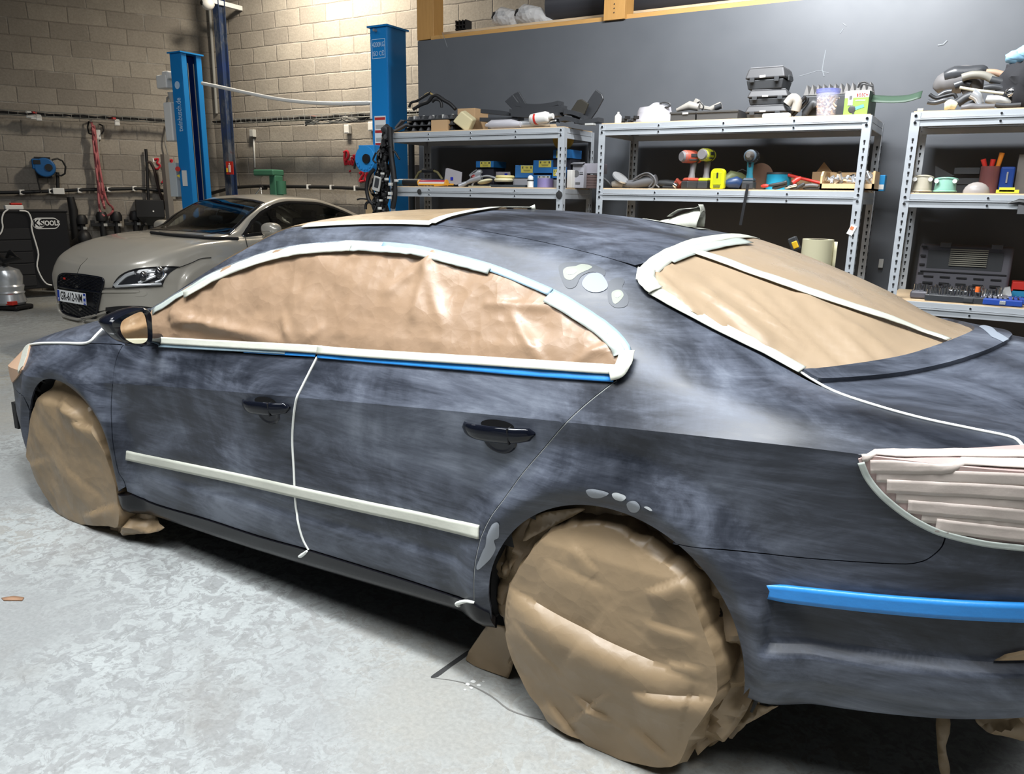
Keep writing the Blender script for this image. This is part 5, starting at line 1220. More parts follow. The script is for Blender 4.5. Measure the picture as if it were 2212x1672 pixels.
# headlight
HL=mat('headlight_housing',(.02,.021,.024),.12,coat=1); hlp=[(246,620.6),(250,613),(257,603),(268,593),(295,583),(332,579),(369,577),(385,578),(369,588),(358,600),(351,616),(314,619),(277,620.6)]
H_=tpanel('headlight',hlp,HL,.006,hard=(0,7,10))
def hp3(a,b,o=.014): x,t=TQ.hit(a,b); return Vector(TQ.pos(x,t,o)[0])
for c,r in (((311,598),.055),((345,590),.065)):
    q=hp3(*c,.0); MB().ell(q,(r*.7,r*.8,r),CHR).build('lamp_projector',H_,smooth=60); MB().ell(q+Vector((-.03,-.03,0)),(r*.55,r*.6,r*.72),HL).build('lamp_lens',H_,smooth=60)
def strip(l,r,m,nm,pr=H_): MB().tube([hp3(a,b) for a,b in smooth_px(l,False,4)],r,m,8).build(nm,pr,smooth=60)
SIL=mat('lamp_silver',(.62,.64,.66),.25,.6)
strip([(250,617),(262,606),(275,596),(292,590)],.018,SIL,'lamp_trim'); strip([(252,619),(280,617),(310,615),(348,613)],.014,SIL,'lamp_trim'); strip([(300,611),(318,604),(335,597)],.013,SIL,'lamp_trim'); strip([(318,589),(340,587),(360,582)],.011,SIL,'lamp_trim'); strip([(335,610),(350,603),(358,592)],.012,SIL,'lamp_trim')
strip([(246,621),(253,606),(268,592.5),(295,582.5),(332,578.5),(369,576.5),(386,577.5)],.006,GAP,'lamp_gap')
# shut lines
strip([(224,622),(235,622.5),(247,622),(280,622),(314,620.5),(351,617.5)],.004,GAP,'shut_line',TT)
strip([(386,578),(400,573),(415,567),(432,560),(455,558)],.004,GAP,'shut_line',TT); strip([(530.5,515),(530,520),(531,527),(533,535)],.004,GAP,'shut_line',TT)
strip([(327,505),(350,508),(385,512),(420,514.5),(450,517),(514,518)],.016,GAP,'wiper_cowl',TT)
strip([(345,505),(365,508.5),(400,510),(440,513)],.010,BLACK,'wiper_arm',TT)
tpanel('lower_air_intake',[(229,664),(262,661),(300,661),(330,664),(335,700),(280,700),(226,700)],DG,.005,hard=(0,3,4,6))
tpanel('washer_cover',[(294,634),(300,630),(314,630),(318,634),(312,639),(294,640)],BEI,.004,h=.02)
tpanel('bumper_ridge',[(213,633),(224,627),(300,627),(300,631),(224,632)],BEI,.012,h=.02,hard=(0,))
# mirrors
for (a,b,yy,nm) in ((586,496,-.08,'near'),(352,488,1.93,'far')):
    inv=TW.inverted(); o_=inv@Vector((0,0,CAMH)); d_=(inv.to_3x3()@Vector(ray(a,b))); k=(yy-o_.y)/d_.y; q=o_+d_*k
    M_=MB().ell(q,(.085,.125,.075),BEI,n=20,pw=.85).build('wing_mirror',TT,smooth=60)
    MB().ell(q+Vector((-.012,0,-.012)),(.082,.122,.010),CHR,n=20).build('chrome_line',M_,smooth=60)
    MB().tube([q+Vector((.02,(.09 if yy<0 else -.09),-.05)),q+Vector((.04,(.17 if yy<0 else -.17),-.09))],.025,BEI,10).build('mirror_arm',M_,smooth=60)
RIM=mat('alloy_rim',(.45,.45,.46),.3,.9)
for xc in (.90,3.37):
    for y0 in (.05,1.62):
        o=MB().lathe([(0,.06),(.06,.05),(.22,.03),(.235,.0),(.25,.0),(.325,.01),(.335,.04),(.335,.18),(.25,.21),(0,.21)],BLACK,c=(xc,y0-.01 if y0<1 else y0+.20,.21),axis=(0,1,0) if y0<1 else (0,-1,0),n=36).build('wheel',TT,smooth=40)
        m_=MB(); yo=y0-.005 if y0<1 else y0+.205
        for k in range(10): a=k*math.pi/5; m_.box((xc+.12*math.cos(a),yo+(.03 if y0<1 else -.03),.21+.12*math.sin(a)),(.22,.03,.03),RIM,rot=Matrix.Rotation(-a,3,'Y'))
        m_.build('rim',o)
# front lip
strip([(128,655),(132,672),(141,680),(160,687),(185,691),(210,692)],.016,BEI,'front_lip',TT)

# ================================================================ LEFT WALL ITEMS
KS=mat('cabinet_black',(.012,.012,.014),.35); 
def lw(px,py,off): return swl(px,py,off)
# tool cabinet: front plane placed off the left wall
a=at_z(60,618,.12); D_=a.length
cbx=at_d(68,540,10.1)
TCB=thing('tool_cabinet','tall black roller tool cabinet with white oval badge against the left wall','cabinet',(cbx.x,cbx.y,0),LWA-.12)
q0=at_d(-4,470,10.35)
f0=Vector((q0.x,q0.y,0)); f1=Vector((at_d(144,457,10.9).x,at_d(144,457,10.9).y,0)); dv=(f1-f0); Lc=dv.length; ang=math.atan2(dv.y,dv.x)
TCB.location=(f0.x,f0.y,0); TCB.rotation_euler=(0,0,ang)
ztop=at_d(100,458,10.75).z; 
MB().box((Lc/2-.1,.19,(ztop+.13)/2+.0),(Lc+.2,.38,ztop-.13),KS).build('body',TCB,bev=.02)
MB().box((Lc/2-.1,.19,ztop+.01),(Lc+.22,.40,.04),KS).build('top_tray',TCB,bev=.012)
MB().box((Lc+.0,.1,ztop*.55),(.03,.03,.8),BLACK).build('side_handle',TCB,bev=.01)
for i in range(5): MB().box((Lc*.28-.1,-.006,.25+i*.16),(Lc*.52,.012,.145),mat('drawer_front',(.02,.02,.022),.4)).build('drawer',TCB,bev=.004)
for x_ in (.02,Lc-.08,): 
    MB().cyl((x_,.02,.065),(x_,.07,.065),.062,BLACK,n=20).build('castor',TCB,smooth=40); MB().cyl((x_,.008,.065),(x_,.03,.065),.035,GREYP,n=12).build('castor_hub',TCB)
# badge
def cab_pt(px,py):
    n_=Vector((math.sin(ang),-math.cos(ang),0)); r=Vector(ray(px,py)); t_=(f0-Vector((0,0,CAMH))).dot(n_)/r.dot(n_); p=Vector((0,0,CAMH))+r*t_; l=p-f0; return Vector((l.dot(dv.normalized()),0,p.z))
b0=cab_pt(70,486); b1=cab_pt(127,479); bc=(b0+b1)/2; bw=(b1-b0).length; bh=.155
mb=MB(); 
def rr(w,h,r,z,m,mb,n=8,ox=0):
    P=[]
    for cx0,cy0,a0 in ((w/2-r,h/2-r,0),(-w/2+r,h/2-r,90),(-w/2+r,-h/2+r,180),(w/2-r,-h/2+r,270)):
        for k in range(n+1): a_=math.radians(a0+90*k/n); P.append((cx0+ox+r*math.cos(a_),cy0+r*math.sin(a_),z))
    mb.prism(P,(0,0,.002),m)
rr(bw,bh,bh/2,0,WHT,mb); rr(bw*.96,bh*.82,bh*.41,.002,KS,mb); rr(bw*.40,bh*.78,bh*.36,.004,WHT,mb,ox=-bw*.26)
BD=mb.build('badge',TCB); bm=axes((1,0,0),(0,0,1)); BD.matrix_local=Matrix.Translation((bc.x,-.004,bc.z))@bm.to_4x4()
BD.data.transform(Matrix.Identity(4)); 
text('KS',bh*.80,KS,(-bw*.27,0,.0068),I3,BD,'badge_letters',sx=.95,bold=.003); text('TOOLS',bh*.60,WHT,(bw*.17,0,.0048),I3,BD,'badge_letters',sx=.78,bold=.003)
# things on and beside the cabinet
q=Vector((Lc*.55,0,0))
def onc(px,py,d=9.9): return at_d(px,py,d)
p=onc(30,452,10.6); o=MB().box((0,0,.03),(.22,.10,.06),WP).box((.03,0,.075),(.14,.09,.03),SGN).build('power_tool',bev=.012,loc=(p.x,p.y,ztop+.03),rot=(0,0,ang)); tag(o,'white and red small tool lying on the black tool cabinet','tool')
cb=[(42,455),(60,458),(68,475),(68,490),(71,505),(78,528),(83,550),(80,575),(90,600),(101,613),(112,616)]
nn_=Vector((math.sin(ang),-math.cos(ang),0))
def cabw(px,py,off=.03):
    r=Vector(ray(px,py)); P0_=f0+nn_*off; t_=(P0_-Vector((0,0,CAMH))).dot(nn_)/r.dot(nn_); return Vector((0,0,CAMH))+r*t_
o=MB().tube([cabw(a,b) for a,b in smooth_px(cb,False,3)],.010,WP,6).build('extension_lead',smooth=50); tag(o,'white power cord hanging down the front of the black tool cabinet','cord')
o=MB().tube([cabw(a,b) for a,b in smooth_px([(18,452),(8,460),(4,475),(6,490),(2,503),(-6,510)],False,3)],.010,WP,6).build('extension_lead',smooth=50); tag(o,'white cord curving off the left edge of the black tool cabinet','cord')
# vacuum at far left edge
p=at_d(14,600,9.7); VC=thing('workshop_vacuum','chrome banded canister vacuum at the far left edge on castors','vacuum',(p.x,p.y,0),.4)
MB().lathe([(0,.07),(.17,.07),(.19,.10),(.17,.2),(.185,.22),(.17,.24),(.185,.30),(.17,.32),(.18,.42),(.15,.50),(.0,.56)],SIL,n=28).build('canister',VC,smooth=40)
MB().box((0,0,.04),(.42,.30,.05),BLACK).build('base',VC,bev=.02); MB().tube([(.0,0,.55),(.15,-.05,.72),(.30,-.1,.66),(.12,-.12,.62),(-.1,-.05,.75),(-.3,0,.7)],.035,BLACK,10).build('hose',VC,smooth=50)
MB().box((.12,-.12,.10),(.12,.08,.05),SGN).build('pedal',VC,bev=.01)
for s in ((-.16,-.12),(.18,-.12),(.18,.12),(-.16,.12)): MB().cyl((s[0],s[1]-.015,.03),(s[0],s[1]+.015,.03),.03,BLACK).build('castor',VC)
# blue hose reel
p=swl(101,362,.16); HR=thing('hose_reel','blue wall mounted air hose reel left of the red hanging hose','hose reel',(p.x,p.y,p.z),LWA)
RB=mat('reel_blue',(.008,.10,.30),.4)
MB().cyl((-.02,.09,0),(-.02,-.09,0),.135,RB,n=32).box((-.07,0,.045),(.22,.17,.15),RB).build('housing',HR,smooth=40,bev=.02)
MB().cyl((.03,-.09,-.0),(.03,-.105,0),.05,BLACK,n=24).build('hub_cover',HR); MB().box((-.11,-.09,.07),(.09,.01,.06),BLACK).build('handle_slot',HR,bev=.01)
MB().box((-.05,.13,0),(.2,.08,.3),BLACK).build('wall_bracket',HR)
MB().tube([(.08,-.05,.11),(.15,-.02,.13),(.21,0,.10),(.24,.02,.02),(.22,.03,-.08),(.17,.04,-.11),(.11,.04,-.10)],.013,CAB,8).build('hose_outlet',HR,smooth=50)
MB().tube([(-.14,-.02,-.05),(-.13,-.02,-.2),(-.11,-.02,-.36)],.011,CAB,8).build('hanging_hose_end',HR,smooth=50)
o=MB().tube([swl(124,372,.08),swl(125,411,.08)],.025,CAB,10).build('air_pipe',smooth=50); tag(o,'short vertical black pipe dropping from the blue hose reel','pipe')
o=MB().box(swl(127,413,.08),(.15,.10,.09),WP,rot=LWA).build('pipe_tee',bev=.01); tag(o,'pale tee joint in the air pipe below the hose reel','pipe fitting')
# red looped hose on a hook
RH=mat('faded_red_hose',(.42,.12,.13),.55)
hk=MB().tube([swl(196,262,.02),swl(192,256,.10),swl(195,252,.14),swl(198,257,.16),swl(196,263,.16)],.012,WP,8).build('wall_hook',smooth=50); tag(hk,'white hook on the cable tray holding the red hose','hook')
for L_,lb in (([(196,262),(200,275),(201,300),(204,330),(208,365),(212,400),(213,430),(216,455),(224,466),(236,464),(244,455),(242,447),(234,440),(228,425),(222,400),(215,360),(209,320),(206,290),(203,272)],'faded red hose looped over the white hook, lower outer loop'),([(197,263),(203,280),(207,310),(213,350),(219,390),(222,420),(224,440),(226,450),(223,440),(217,420),(213,390),(209,350),(204,310),(200,280)],'faded red hose looped over the white hook, inner loop')):
    o=MB().tube([swl(a,b,.12+.02*(i%5)) for i,(a,b) in enumerate(smooth_px(L_,False,3))],.016,RH,8).build('looped_hose',smooth=50); tag(o,lb,'hose','red hoses on the hook')
o=MB().tube([swl(a,b,.10) for a,b in [(192,262),(189,275),(192,288),(198,290)]],.012,CAB,6).tube([swl(a,b,.10) for a,b in [(214,268),(222,272),(224,282),(219,290)]],.012,CAB,6).tube([swl(199,275,.17),swl(201,290,.17)],.02,CAB,6).build('black_cable',smooth=50); tag(o,'black cable looped behind the red hose hook','cable')
o=MB().tube([swl(211,300,.06),swl(216,385,.06)],.012,GREYP,6).build('conduit_pipe',smooth=50); tag(o,'thin grey conduit right of the red hanging hose','conduit')
# spring compressors / struts hanging along the wall
def hang(px,py,kind,label):
    p=swl(px,py,.12); t=thing('strut_tool',label,'tool',(p.x,p.y,p.z),LWA,'black tools hanging on the left wall')
    if kind==0:
        MB().lathe([(0,.10),(.06,.09),(.085,.03),(.08,-.04),(.0,-.06)],BLACK,n=16).build('head',t,smooth=50); MB().cyl((0,0,-.02),(0,0,-.50),.045,BLACK).build('tube',t,smooth=50)
        MB().box((-.06,0,-.10),(.20,.07,.05),BLACK).box((-.13,0,-.06),(.06,.06,.06),BLACK).build('arm',t,bev=.008); MB().box((.04,-.045,-.10),(.05,.01,.04),GREYP).build('label_plate',t)
    else:
        MB().tube([(0,0,.30),(.02,0,.1),(0,0,-.3),(-.02,0,-.75)],[.05,.065,.05,.03],BLACK,10).build('tube',t,smooth=50)
    MB().cyl((0,.12,.02),(0,.0,.02),.012,WIRE).build('peg',t)
for px,py,k,l in ((157,470,1,'long slim black tool standing next to the cabinet'),(176,478,0,'black strut tool with chrome top, first right of the slim tool'),(220,471,0,'black strut tool with wide arm under the red hose'),(251,471,0,'black strut tool with wide arm, right of the red hose'),(292,469,0,'black strut tool with arm, nearest the black chute')):
    hang(px,py,k,l)
p=swl(180,520,.35); o=MB().ell((0,0,0),(.22,.16,.22),BLACK,pw=.8).ell((.12,-.05,.18),(.10,.10,.14),BLACK).box((0,0,-.35),(.3,.25,.5),BLACK).build('machine_block',smooth=40,bev=.02,loc=(p.x,p.y,.60)); tag(o,'dark bulky machine standing on the floor beside the cabinet','machine')
p=swl(325,463,.14); CH=thing('oil_funnel','black box shaped funnel hanging right of the strut tools','funnel',(p.x,p.y,p.z),LWA)
mb=MB(); mb.box((0,0,.09),(.40,.24,.26),BLACK); mb.box((0,0,-.10),(.40,.24,.14),BLACK,rot=Matrix.Rotation(math.pi,3,'X'),taper=.45); mb.build('hopper',CH,bev=.006); MB().cyl((0,0,-.15),(0,0,-.35),.05,BLACK).build('spout',CH); MB().cyl((.04,-.122,.05),(.04,-.13,.05),.012,WHT).build('rivet',CH)
p=swl(318,512,.30); o=MB().ell((0,0,0),(.09,.07,.07),mat('dull_green',(.06,.20,.05),.5)).tube([(-.16,0,.05),(-.1,0,.16),(0,0,.2)],.02,BLACK,8).build('green_fitting',smooth=50,loc=p); tag(o,'small green and black fitting under the black funnel','fitting')
# hanging cables and bars behind the left post
for i,(L_,r_,lb) in enumerate((([(315,322),(317,345),(319,400),(321,440),(318,470)],.022,'dark thick strap hanging left of the red numbers'),([(318,350),(326,352),(334,370),(341,400),(350,430),(362,460)],.022,'dark strap slanting down to the right below the red numbers'),([(362,262),(356,300),(362,330),(364,345)],.012,'thin grey cable dropping behind the motor of the left lift post'),([(370,372),(372,400),(374,430)],.04,'fat grey tube standing beside the control box'))):
    o=MB().tube([swl(a,b,.10) for a,b in smooth_px(L_,False,4)],r_,(CAB,mat('rusty_black',(.04,.025,.022),.7),CABG,CABG)[i],8).build(('hanging_strap','hanging_strap','cable','standing_tube')[i],smooth=50); tag(o,lb,('strap','strap','cable','tube')[i])
for i,px in enumerate((313,330)): o=MB().tube([swl(px,322+20*i,.06),swl(px+2,350,.06)],.014,WP,8).build('white_pipe',smooth=50); tag(o,('upper','short')[i]+' white pipe stub on the left wall beside the red numbers','pipe')
# ---- drill press on the back wall bench
GRN=mat('machine_green',(.05,.16,.10),.4)
dp=at_y(586,385,8.25); DPR=thing('drill_press','green bench drill press behind the beige coupe roof','drill press',(dp.x,dp.y,0),0)
zt_=at_y(586,368,8.25).z; zc_=at_y(590,398,8.25).z
MB().box((-.05,0,zt_-.035),(.42,.22,.09),GRN).build('belt_cover',DPR,bev=.02); MB().box((.10,0,zt_-.24),(.13,.16,.34),GRN).build('head',DPR,bev=.02); MB().cyl((.2,0,zt_-.15),(.2,0,zt_-.34),.07,GRN).build('motor',DPR,smooth=40)
MB().cyl((0,0,1.0),(0,0,zt_-.2),.035,CHR).build('column',DPR,smooth=40); MB().box((0,0,1.0),(.35,.3,.03),GRN).build('table',DPR,bev=.006); MB().box((0,0,.86),(.4,.35,.03),GRN).build('base',DPR)
MB().tube([(-.12,-.1,zt_-.25),(-.24,-.14,zt_-.38)],.010,CHR,8).tube([(-.12,-.1,zt_-.25),(-.04,-.16,zt_-.38)],.010,CHR,8).cyl((-.12,0,zt_-.25),(-.12,-.1,zt_-.25),.03,BLACK).build('feed_handle',DPR,smooth=50); MB().ell((-.26,0,zt_-.06),(.07,.06,.05),GREYP).build('pulley_knob',DPR)
o=MB().box((dp.x,8.27,.83),(.9,.5,.04),PLY).box((dp.x,8.3,.4),(.85,.4,.02),PLY).build('work_bench_top'); 
for sx_ in (-.4,.4):
    for sy in (-.2,.2): MB().box((dp.x+sx_,8.27+sy,.405),(.06,.06,.81),BROWN).build('leg',o)
tag(o,'wooden bench under the green drill press, mostly behind the beige coupe','bench')
# second blue reel by the right post, yellow board
p=at_y(798,344,6.05); HR2=thing('hose_reel','bright blue hose reel fixed beside the right lift post','hose reel',(p.x,p.y,p.z),0)
LBB=mat('bright_reel_blue',(.03,.28,.68),.35)
mb=MB(); mb.cyl((0,.07,0),(0,-.07,0),.125,LBB,n=32); mb.box((.02,0,.07),(.20,.13,.12),LBB)
for k in range(7): a=math.radians(200+22*k); mb.cyl((.10*math.cos(a),-.072,.10*math.sin(a)),(.10*math.cos(a),-.082,.10*math.sin(a)),.012,LBB,n=8)
mb.build('housing',HR2,smooth=40,bev=.01); MB().cyl((.03,-.07,-.0),(.03,-.09,0),.045,BLACK,n=20).build('hub_cover',HR2); MB().box((0,.11,0),(.1,.1,.14),BLACK).build('bracket',HR2)
MB().tube([(-.10,0,.08),(-.15,0,.03),(-.19,0,-.04),(-.20,0,-.09)],.011,CAB,8).build('hose_end',HR2,smooth=50)
yb=[(790,415),(803,400),(815,405),(815,450),(780,455)]; 
P=[at_y(a,b,6.6) for a,b in yb]; P[3].z=0; P[4].z=0
o=MB().prism(P,(0,.03,0),PINE).build('pine_board'); tag(o,'pale pine board standing behind the black cable bundle','board')
# ================================================================ SHELVING
ZN=mat('galvanised_steel',(.42,.45,.48),.36,.30); n=NT(ZN); n.col(n.mix(n.noise(n.co((1,4,4)),5,5),(.40,.43,.46),(.54,.57,.60)))
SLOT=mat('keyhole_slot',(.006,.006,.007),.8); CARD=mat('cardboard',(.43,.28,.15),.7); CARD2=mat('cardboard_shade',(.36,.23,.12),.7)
def unit(x0,x1,y0,dep,levels,label,top=2.0,ext=0):
    t=thing('shelf_unit',label,'shelf',(x0,y0,0),0,'galvanised bolted shelf units'); W_=x1-x0; pw=.048
    for (x,y,sx,sy) in ((0,0,1,1),(W_,0,-1,1),(0,dep,1,-1),(W_,dep,-1,-1)):
        mb=MB(); tp=top+(ext if (x==0 and y>0) else 0)
        mb.box((x+sx*pw/2,y,tp/2),(pw,.004,tp),ZN); mb.box((x,y+sy*pw/2,tp/2),(.004,pw,tp),ZN)
        z=.06
        while z<tp-.1:
            if not any(l-.085<z<l+.01 for l in levels):
                for f_ in (-1,1):
                    mb.box((x+sx*pw*.5,y+f_*.0035,z),(.011,.0012,.012),SLOT); mb.box((x+sx*pw*.5,y+f_*.0035,z-.012),(.006,.0012,.016),SLOT)
                    mb.box((x+f_*.0035,y+sy*pw*.5,z),(.0012,.011,.012),SLOT); mb.box((x+f_*.0035,y+sy*pw*.5,z-.012),(.0012,.006,.016),SLOT)
            z+=.046
        for l in levels:
            for dz in (.018,.055): mb.cyl((x+sx*pw*.5,y-.003,l-dz),(x+sx*pw*.5,y-.008,l-dz),.008,CHR,n=8)
        mb.build('post',t,smooth=0)
    for l in levels:
        for (a,b,c,d) in ((W_/2,.006,W_-.04,1),(W_/2,dep-.006,W_-.04,-1)):
            mb=MB(); z0=l-.038
            mb.box((a,b,l-.016),(c,.010,.030),ZN); mb.box((a,b-d*.005,l-.037),(c,.016,.007),ZN); mb.box((a,b,l-.058),(c,.010,.034),ZN); mb.box((a,b+d*.012,l-.002),(c,.026,.004),ZN)
            if d>0:
                for k in (.25,.5,.75):
                    for dz in (.018,.058): mb.cyl((W_*k,-.0,l-dz),(W_*k,-.005,l-dz),.006,CHR,n=8)
            mb.build('beam',t,smooth=0)
        for x in (.004,W_-.004):
            mb=MB(); mb.box((x,dep/2,l-.018),(.008,dep-.02,.034),ZN); mb.box((x,dep/2,l-.056),(.008,dep-.02,.036),ZN); mb.build('beam',t,smooth=0)
        MB().box((W_/2,dep/2,l+.003),(W_-.02,dep-.03,.010),PLY).build('shelf_board',t)
    return t
Y1,Y2,Y3=5.32,5.20,5.15; ZT_=2.0; ZM=1.56
U1=unit(-4.42,-2.76,Y1,.52,(2.0,ZM,.93,.5,.1),'left grey galvanised shelf unit with trays, black trim and abrasive boxes')
U2=unit(-2.42,-.66,Y2,.62,(2.0,ZM,.93,.5,.1),'middle grey galvanised shelf unit holding cordless drills and black cases',ext=.07)
xl3=at_y(1962,300,Y3).x; ZL3=at_y(2054,657,Y3).z; ZM3=at_y(2060,420,Y3).z
U3=unit(xl3,xl3+1.76,Y3,.64,(2.0,ZM3,ZL3,.5,.1),'right grey galvanised shelf unit with the open socket case')
def dirt(px,py,r,y,par,k): MB().lathe([(0,0),(r,0),(r*.6,.002),(0,.0025)],mat('soot_mark',(.02,.02,.02),.8),c=(at_y(px,py,y-.003).x-k.location.x,-.012,at_y(px,py,y-.003).z),axis=(0,-1,0),n=14).build('dirt_mark',k)
dirt(907,414,.022,Y1,None,U1); dirt(1209,421,.028,Y1,None,U1)
stk=MB().box((0,0,0),(.035,.003,.06),WP,rot=Matrix.Rotation(.4,3,'Y')).box((0,-.002,.012),(.02,.002,.02),mat('orange_print',(.7,.2,.08),.5),rot=Matrix.Rotation(.4,3,'Y')).build('sticker',U2); pk=at_y(1840,497,Y2); stk.location=(pk.x-U2.location.x,-.006,pk.z)
# --- placing helpers
def fit(xa,xb,yt,y): a=at_y(xa,yt,y); b=at_y(xb,yt,y); return a.x,b.x,(a.z+b.z)/2
def bx(name,label,cat,xa,xb,yt,y,dep,z0,m,group=None,rz=0,bev=.003,parts=None):
    x0,x1,zt=fit(xa,xb,yt,y); w_=x1-x0; h_=max(.006,zt-z0)
    t=thing(name,label,cat,((x0+x1)/2,y+dep/2,z0),rz,group); MB().box((0,0,h_/2),(w_,dep,h_),m).build('body',t,bev=bev)
    if parts: parts(t,w_,dep,h_)
    return t
def single(mb,name,label,cat,group=None,loc=None,rot=None,smooth=40,bev=0,solid=0):
    return tag(mb.build(name,smooth=smooth,bev=bev,loc=loc,rot=rot,solid=solid),label,cat,group)
ZA=2.010; ZB=ZM+.010
def X(px,y=5.4,py=260): return at_y(px,py,y).x
DKP=mat('dark_grey_plastic',(.035,.037,.04),.5); MDG=mat('mid_grey_plastic',(.10,.10,.105),.5); BLK2=mat('satin_black_trim',(.040,.042,.046),.30)
# --- unit 1 top
yy=5.42
for k in range(3):
    x0,x1,_=fit(878+(-4,0,4)[k],986,250,yy); z=ZA+.045*k+.0; mb=MB()
    mb.box(((x0+x1)/2,yy+.08,z+.004),(x1-x0+.03,.24,.008),DKP); mb.box(((x0+x1)/2,yy+.1,z+.024),(x1-x0-.03,.16,.03),BLK2)
    for i in range(7): xx=x0+.03+(x1-x0-.06)*i/6; mb.box((xx,yy-.005,z+.022),(.028,.05,.026),MDG if i%2 else DKP,taper=.6)
    for i in range(5): mb.cyl((x0+.05+(x1-x0-.1)*i/4,yy+.02,z+.008),(x0+.05+(x1-x0-.1)*i/4,yy+.02,z+.043),.010,GREYP if k==2 else DKP,n=8)
    single(mb,'connector_tray','black plastic connector tray at the left end, '+('bottom','middle','topmost')[k]+' of three','tray','stacked black connector trays')
for i,(L_,r_) in enumerate((([(884,232),(888,222),(900,218),(912,211),(922,205),(930,200)],.011),([(893,236),(910,226),(925,220),(935,208),(945,207),(958,216),(972,224),(984,236)],.015),([(918,205),(926,201),(932,203),(938,208)],.008),([(934,220),(940,215),(948,216),(953,222),(954,232)],.012),([(948,208),(956,211),(962,217)],.007))):
    pts=[at_y(a,b,yy+.08) for a,b in smooth_px(L_,False,4)]; pts[0].z=max(pts[0].z,ZA+.14); 
    single(MB().tube(pts,r_,CAB if i!=2 else mat('dull_yellow_cable',(.30,.22,.08),.6),8),'rubber_hose',('thin black hose curving up from the left of the connector trays','thick black hose arching over the connector trays','short dull yellow cable at the crest of the black hoses','small hooked black hose under the arch on the trays','short black cable end right of the hose crest')[i],'hose','black hoses on the connector trays',smooth=50)
for i in range(2): 
    a=at_y(846+8*i,284-10*i,5.34); b=at_y(884-10*i,270-7*i,5.40); single(MB().box((a+b)/2+Vector((0,.0,.0)),((b-a).length,.05,.014),MDG,rot=Matrix.Rotation(-math.atan2(b.z-a.z,b.x-a.x),3,'Y')),'grey_strip',('lower','upper')[i]+' grey plastic strip leaning at the left end of the top shelf','strip')
bx('cardboard_box','small cardboard box at the front of the top shelf, left of the cream block','box',931,966,259,5.36,.20,ZA,CARD)
bx('cardboard_box','taller cardboard box behind the tilted cream block','box',988,1026,234,5.52,.20,ZA,CARD,rz=.0)
a=at_y(1003,263,5.40); single(MB().box((a.x,5.42,ZA+.075),(.15,.12,.11),mat('cream_foam',(.52,.46,.28),.7),rot=Matrix.Rotation(.65,3,'Y')@Matrix.Rotation(.3,3,'Z'),taper=.8),'foam_block','tilted cream foam block between the two cardboard boxes','block',bev=.012)
def bow(xa,xb,ya,yb,sag,y,w_,m,name,label,grp,th=.022,dep=.10):
    P=[]; n_=14
    for i in range(n_+1):
        u=i/n_; P.append(at_y(xa+(xb-xa)*u,ya+(yb-ya)*u+sag*4*u*(1-u),y))
    mb=MB()
    for (off,dy) in ((0,0),): 
        vs=[]
        for p in P: vs+=[p+Vector((0,0,-th/2)),p+Vector((0,0,th/2)),p+Vector((0,dep,th/2)),p+Vector((0,dep,-th/2))]
        mb.add(vs,[(4*i+j,4*i+(j+1)%4,4*i+4+(j+1)%4,4*i+4+j) for i in range(n_) for j in range(4)]+[(0,3,2,1),(4*n_,4*n_+1,4*n_+2,4*n_+3)],m)
    return single(mb,name,label,'trim',grp)
G_='black trim pieces on the left top shelf'
for i,(xa,xb,ya,yb,sg,y,lab) in enumerate(((1113,1205,224,222,6,5.46,'curved black trim strip, topmost of the stack behind the white bottle'),(1106,1212,233,231,5,5.42,'curved black trim strip, second of the stack behind the white bottle'),(1100,1214,240,238,4,5.40,'curved black trim strip, third of the stack behind the white bottle'),(1103,1206,247,245,3,5.38,'curved black trim strip, lowest of the stack behind the white bottle'),(1038,1100,240,246,-1,5.44,'straight dark trim strip reaching left over the cardboard box'),(1036,1118,258,256,1,5.40,'thin flat dark trim strip above the clear wrapped bag'),(1217,1250,243,248,-3,5.42,'short curved black trim right of the trim stack, upper'),(1222,1262,244,255,-2,5.46,'short curved black trim sloping down right of the stack'),(1208,1245,258,262,-4,5.38,'short thick black trim lying in front of the sloping trim'),(1240,1292,262,258,2,5.42,'long low black trim at the right end of the left shelf'))):
    bow(xa,xb,ya,yb,sg,y,0,BLK2,'trim_strip',lab,G_,th=.030)
def slab(poly,y,dy,m,name,lab,cat,g_=None,lean=0,bev=0):
    P=[at_y(a,b,y) for a,b in poly]; zb=min(p.z for p in P)
    P=[Vector((p.x,p.y+lean*(p.z-zb),max(p.z,ZA if zb>1.9 else 0))) for p in P]
    return single(MB().prism(P,(0,dy,0),m),name,lab,cat,g_,smooth=0,bev=bev)
slab([(1090,219),(1107,204),(1127,232),(1110,240)],5.52,.02,BLK2,'trim_panel','square black panel standing at the left of the curved trim','panel','upright black panels on the left top shelf',bev=.004)
slab([(1108,203),(1120,197),(1138,228),(1128,236)],5.55,.02,BLK2,'trim_panel','black panel with a grey edge standing behind the square one','panel','upright black panels on the left top shelf',bev=.004)
slab([(1228,245),(1247,216),(1256,214),(1271,224),(1262,246),(1245,262)],5.50,.02,mat('worn_black_panel',(.03,.027,.02),.5),'trim_panel','worn black panel leaning beside the tallest panel','panel','upright black panels on the left top shelf',bev=.005)
slab([(1250,250),(1278,205),(1287,193),(1300,203),(1303,213),(1288,240),(1268,268)],5.56,.025,BLK2,'trim_panel','tallest black panel leaning at the right end of the left shelf','panel','upright black panels on the left top shelf',bev=.006)
a=at_y(1145,258,5.36); b=at_y(1186,252,5.36); WB=mat('white_bottle_plastic',(.68,.67,.64),.4)
bt=thing('bottle','white plastic bottle with red band lying in front of the black trim','bottle',(a.x,a.y,a.z))
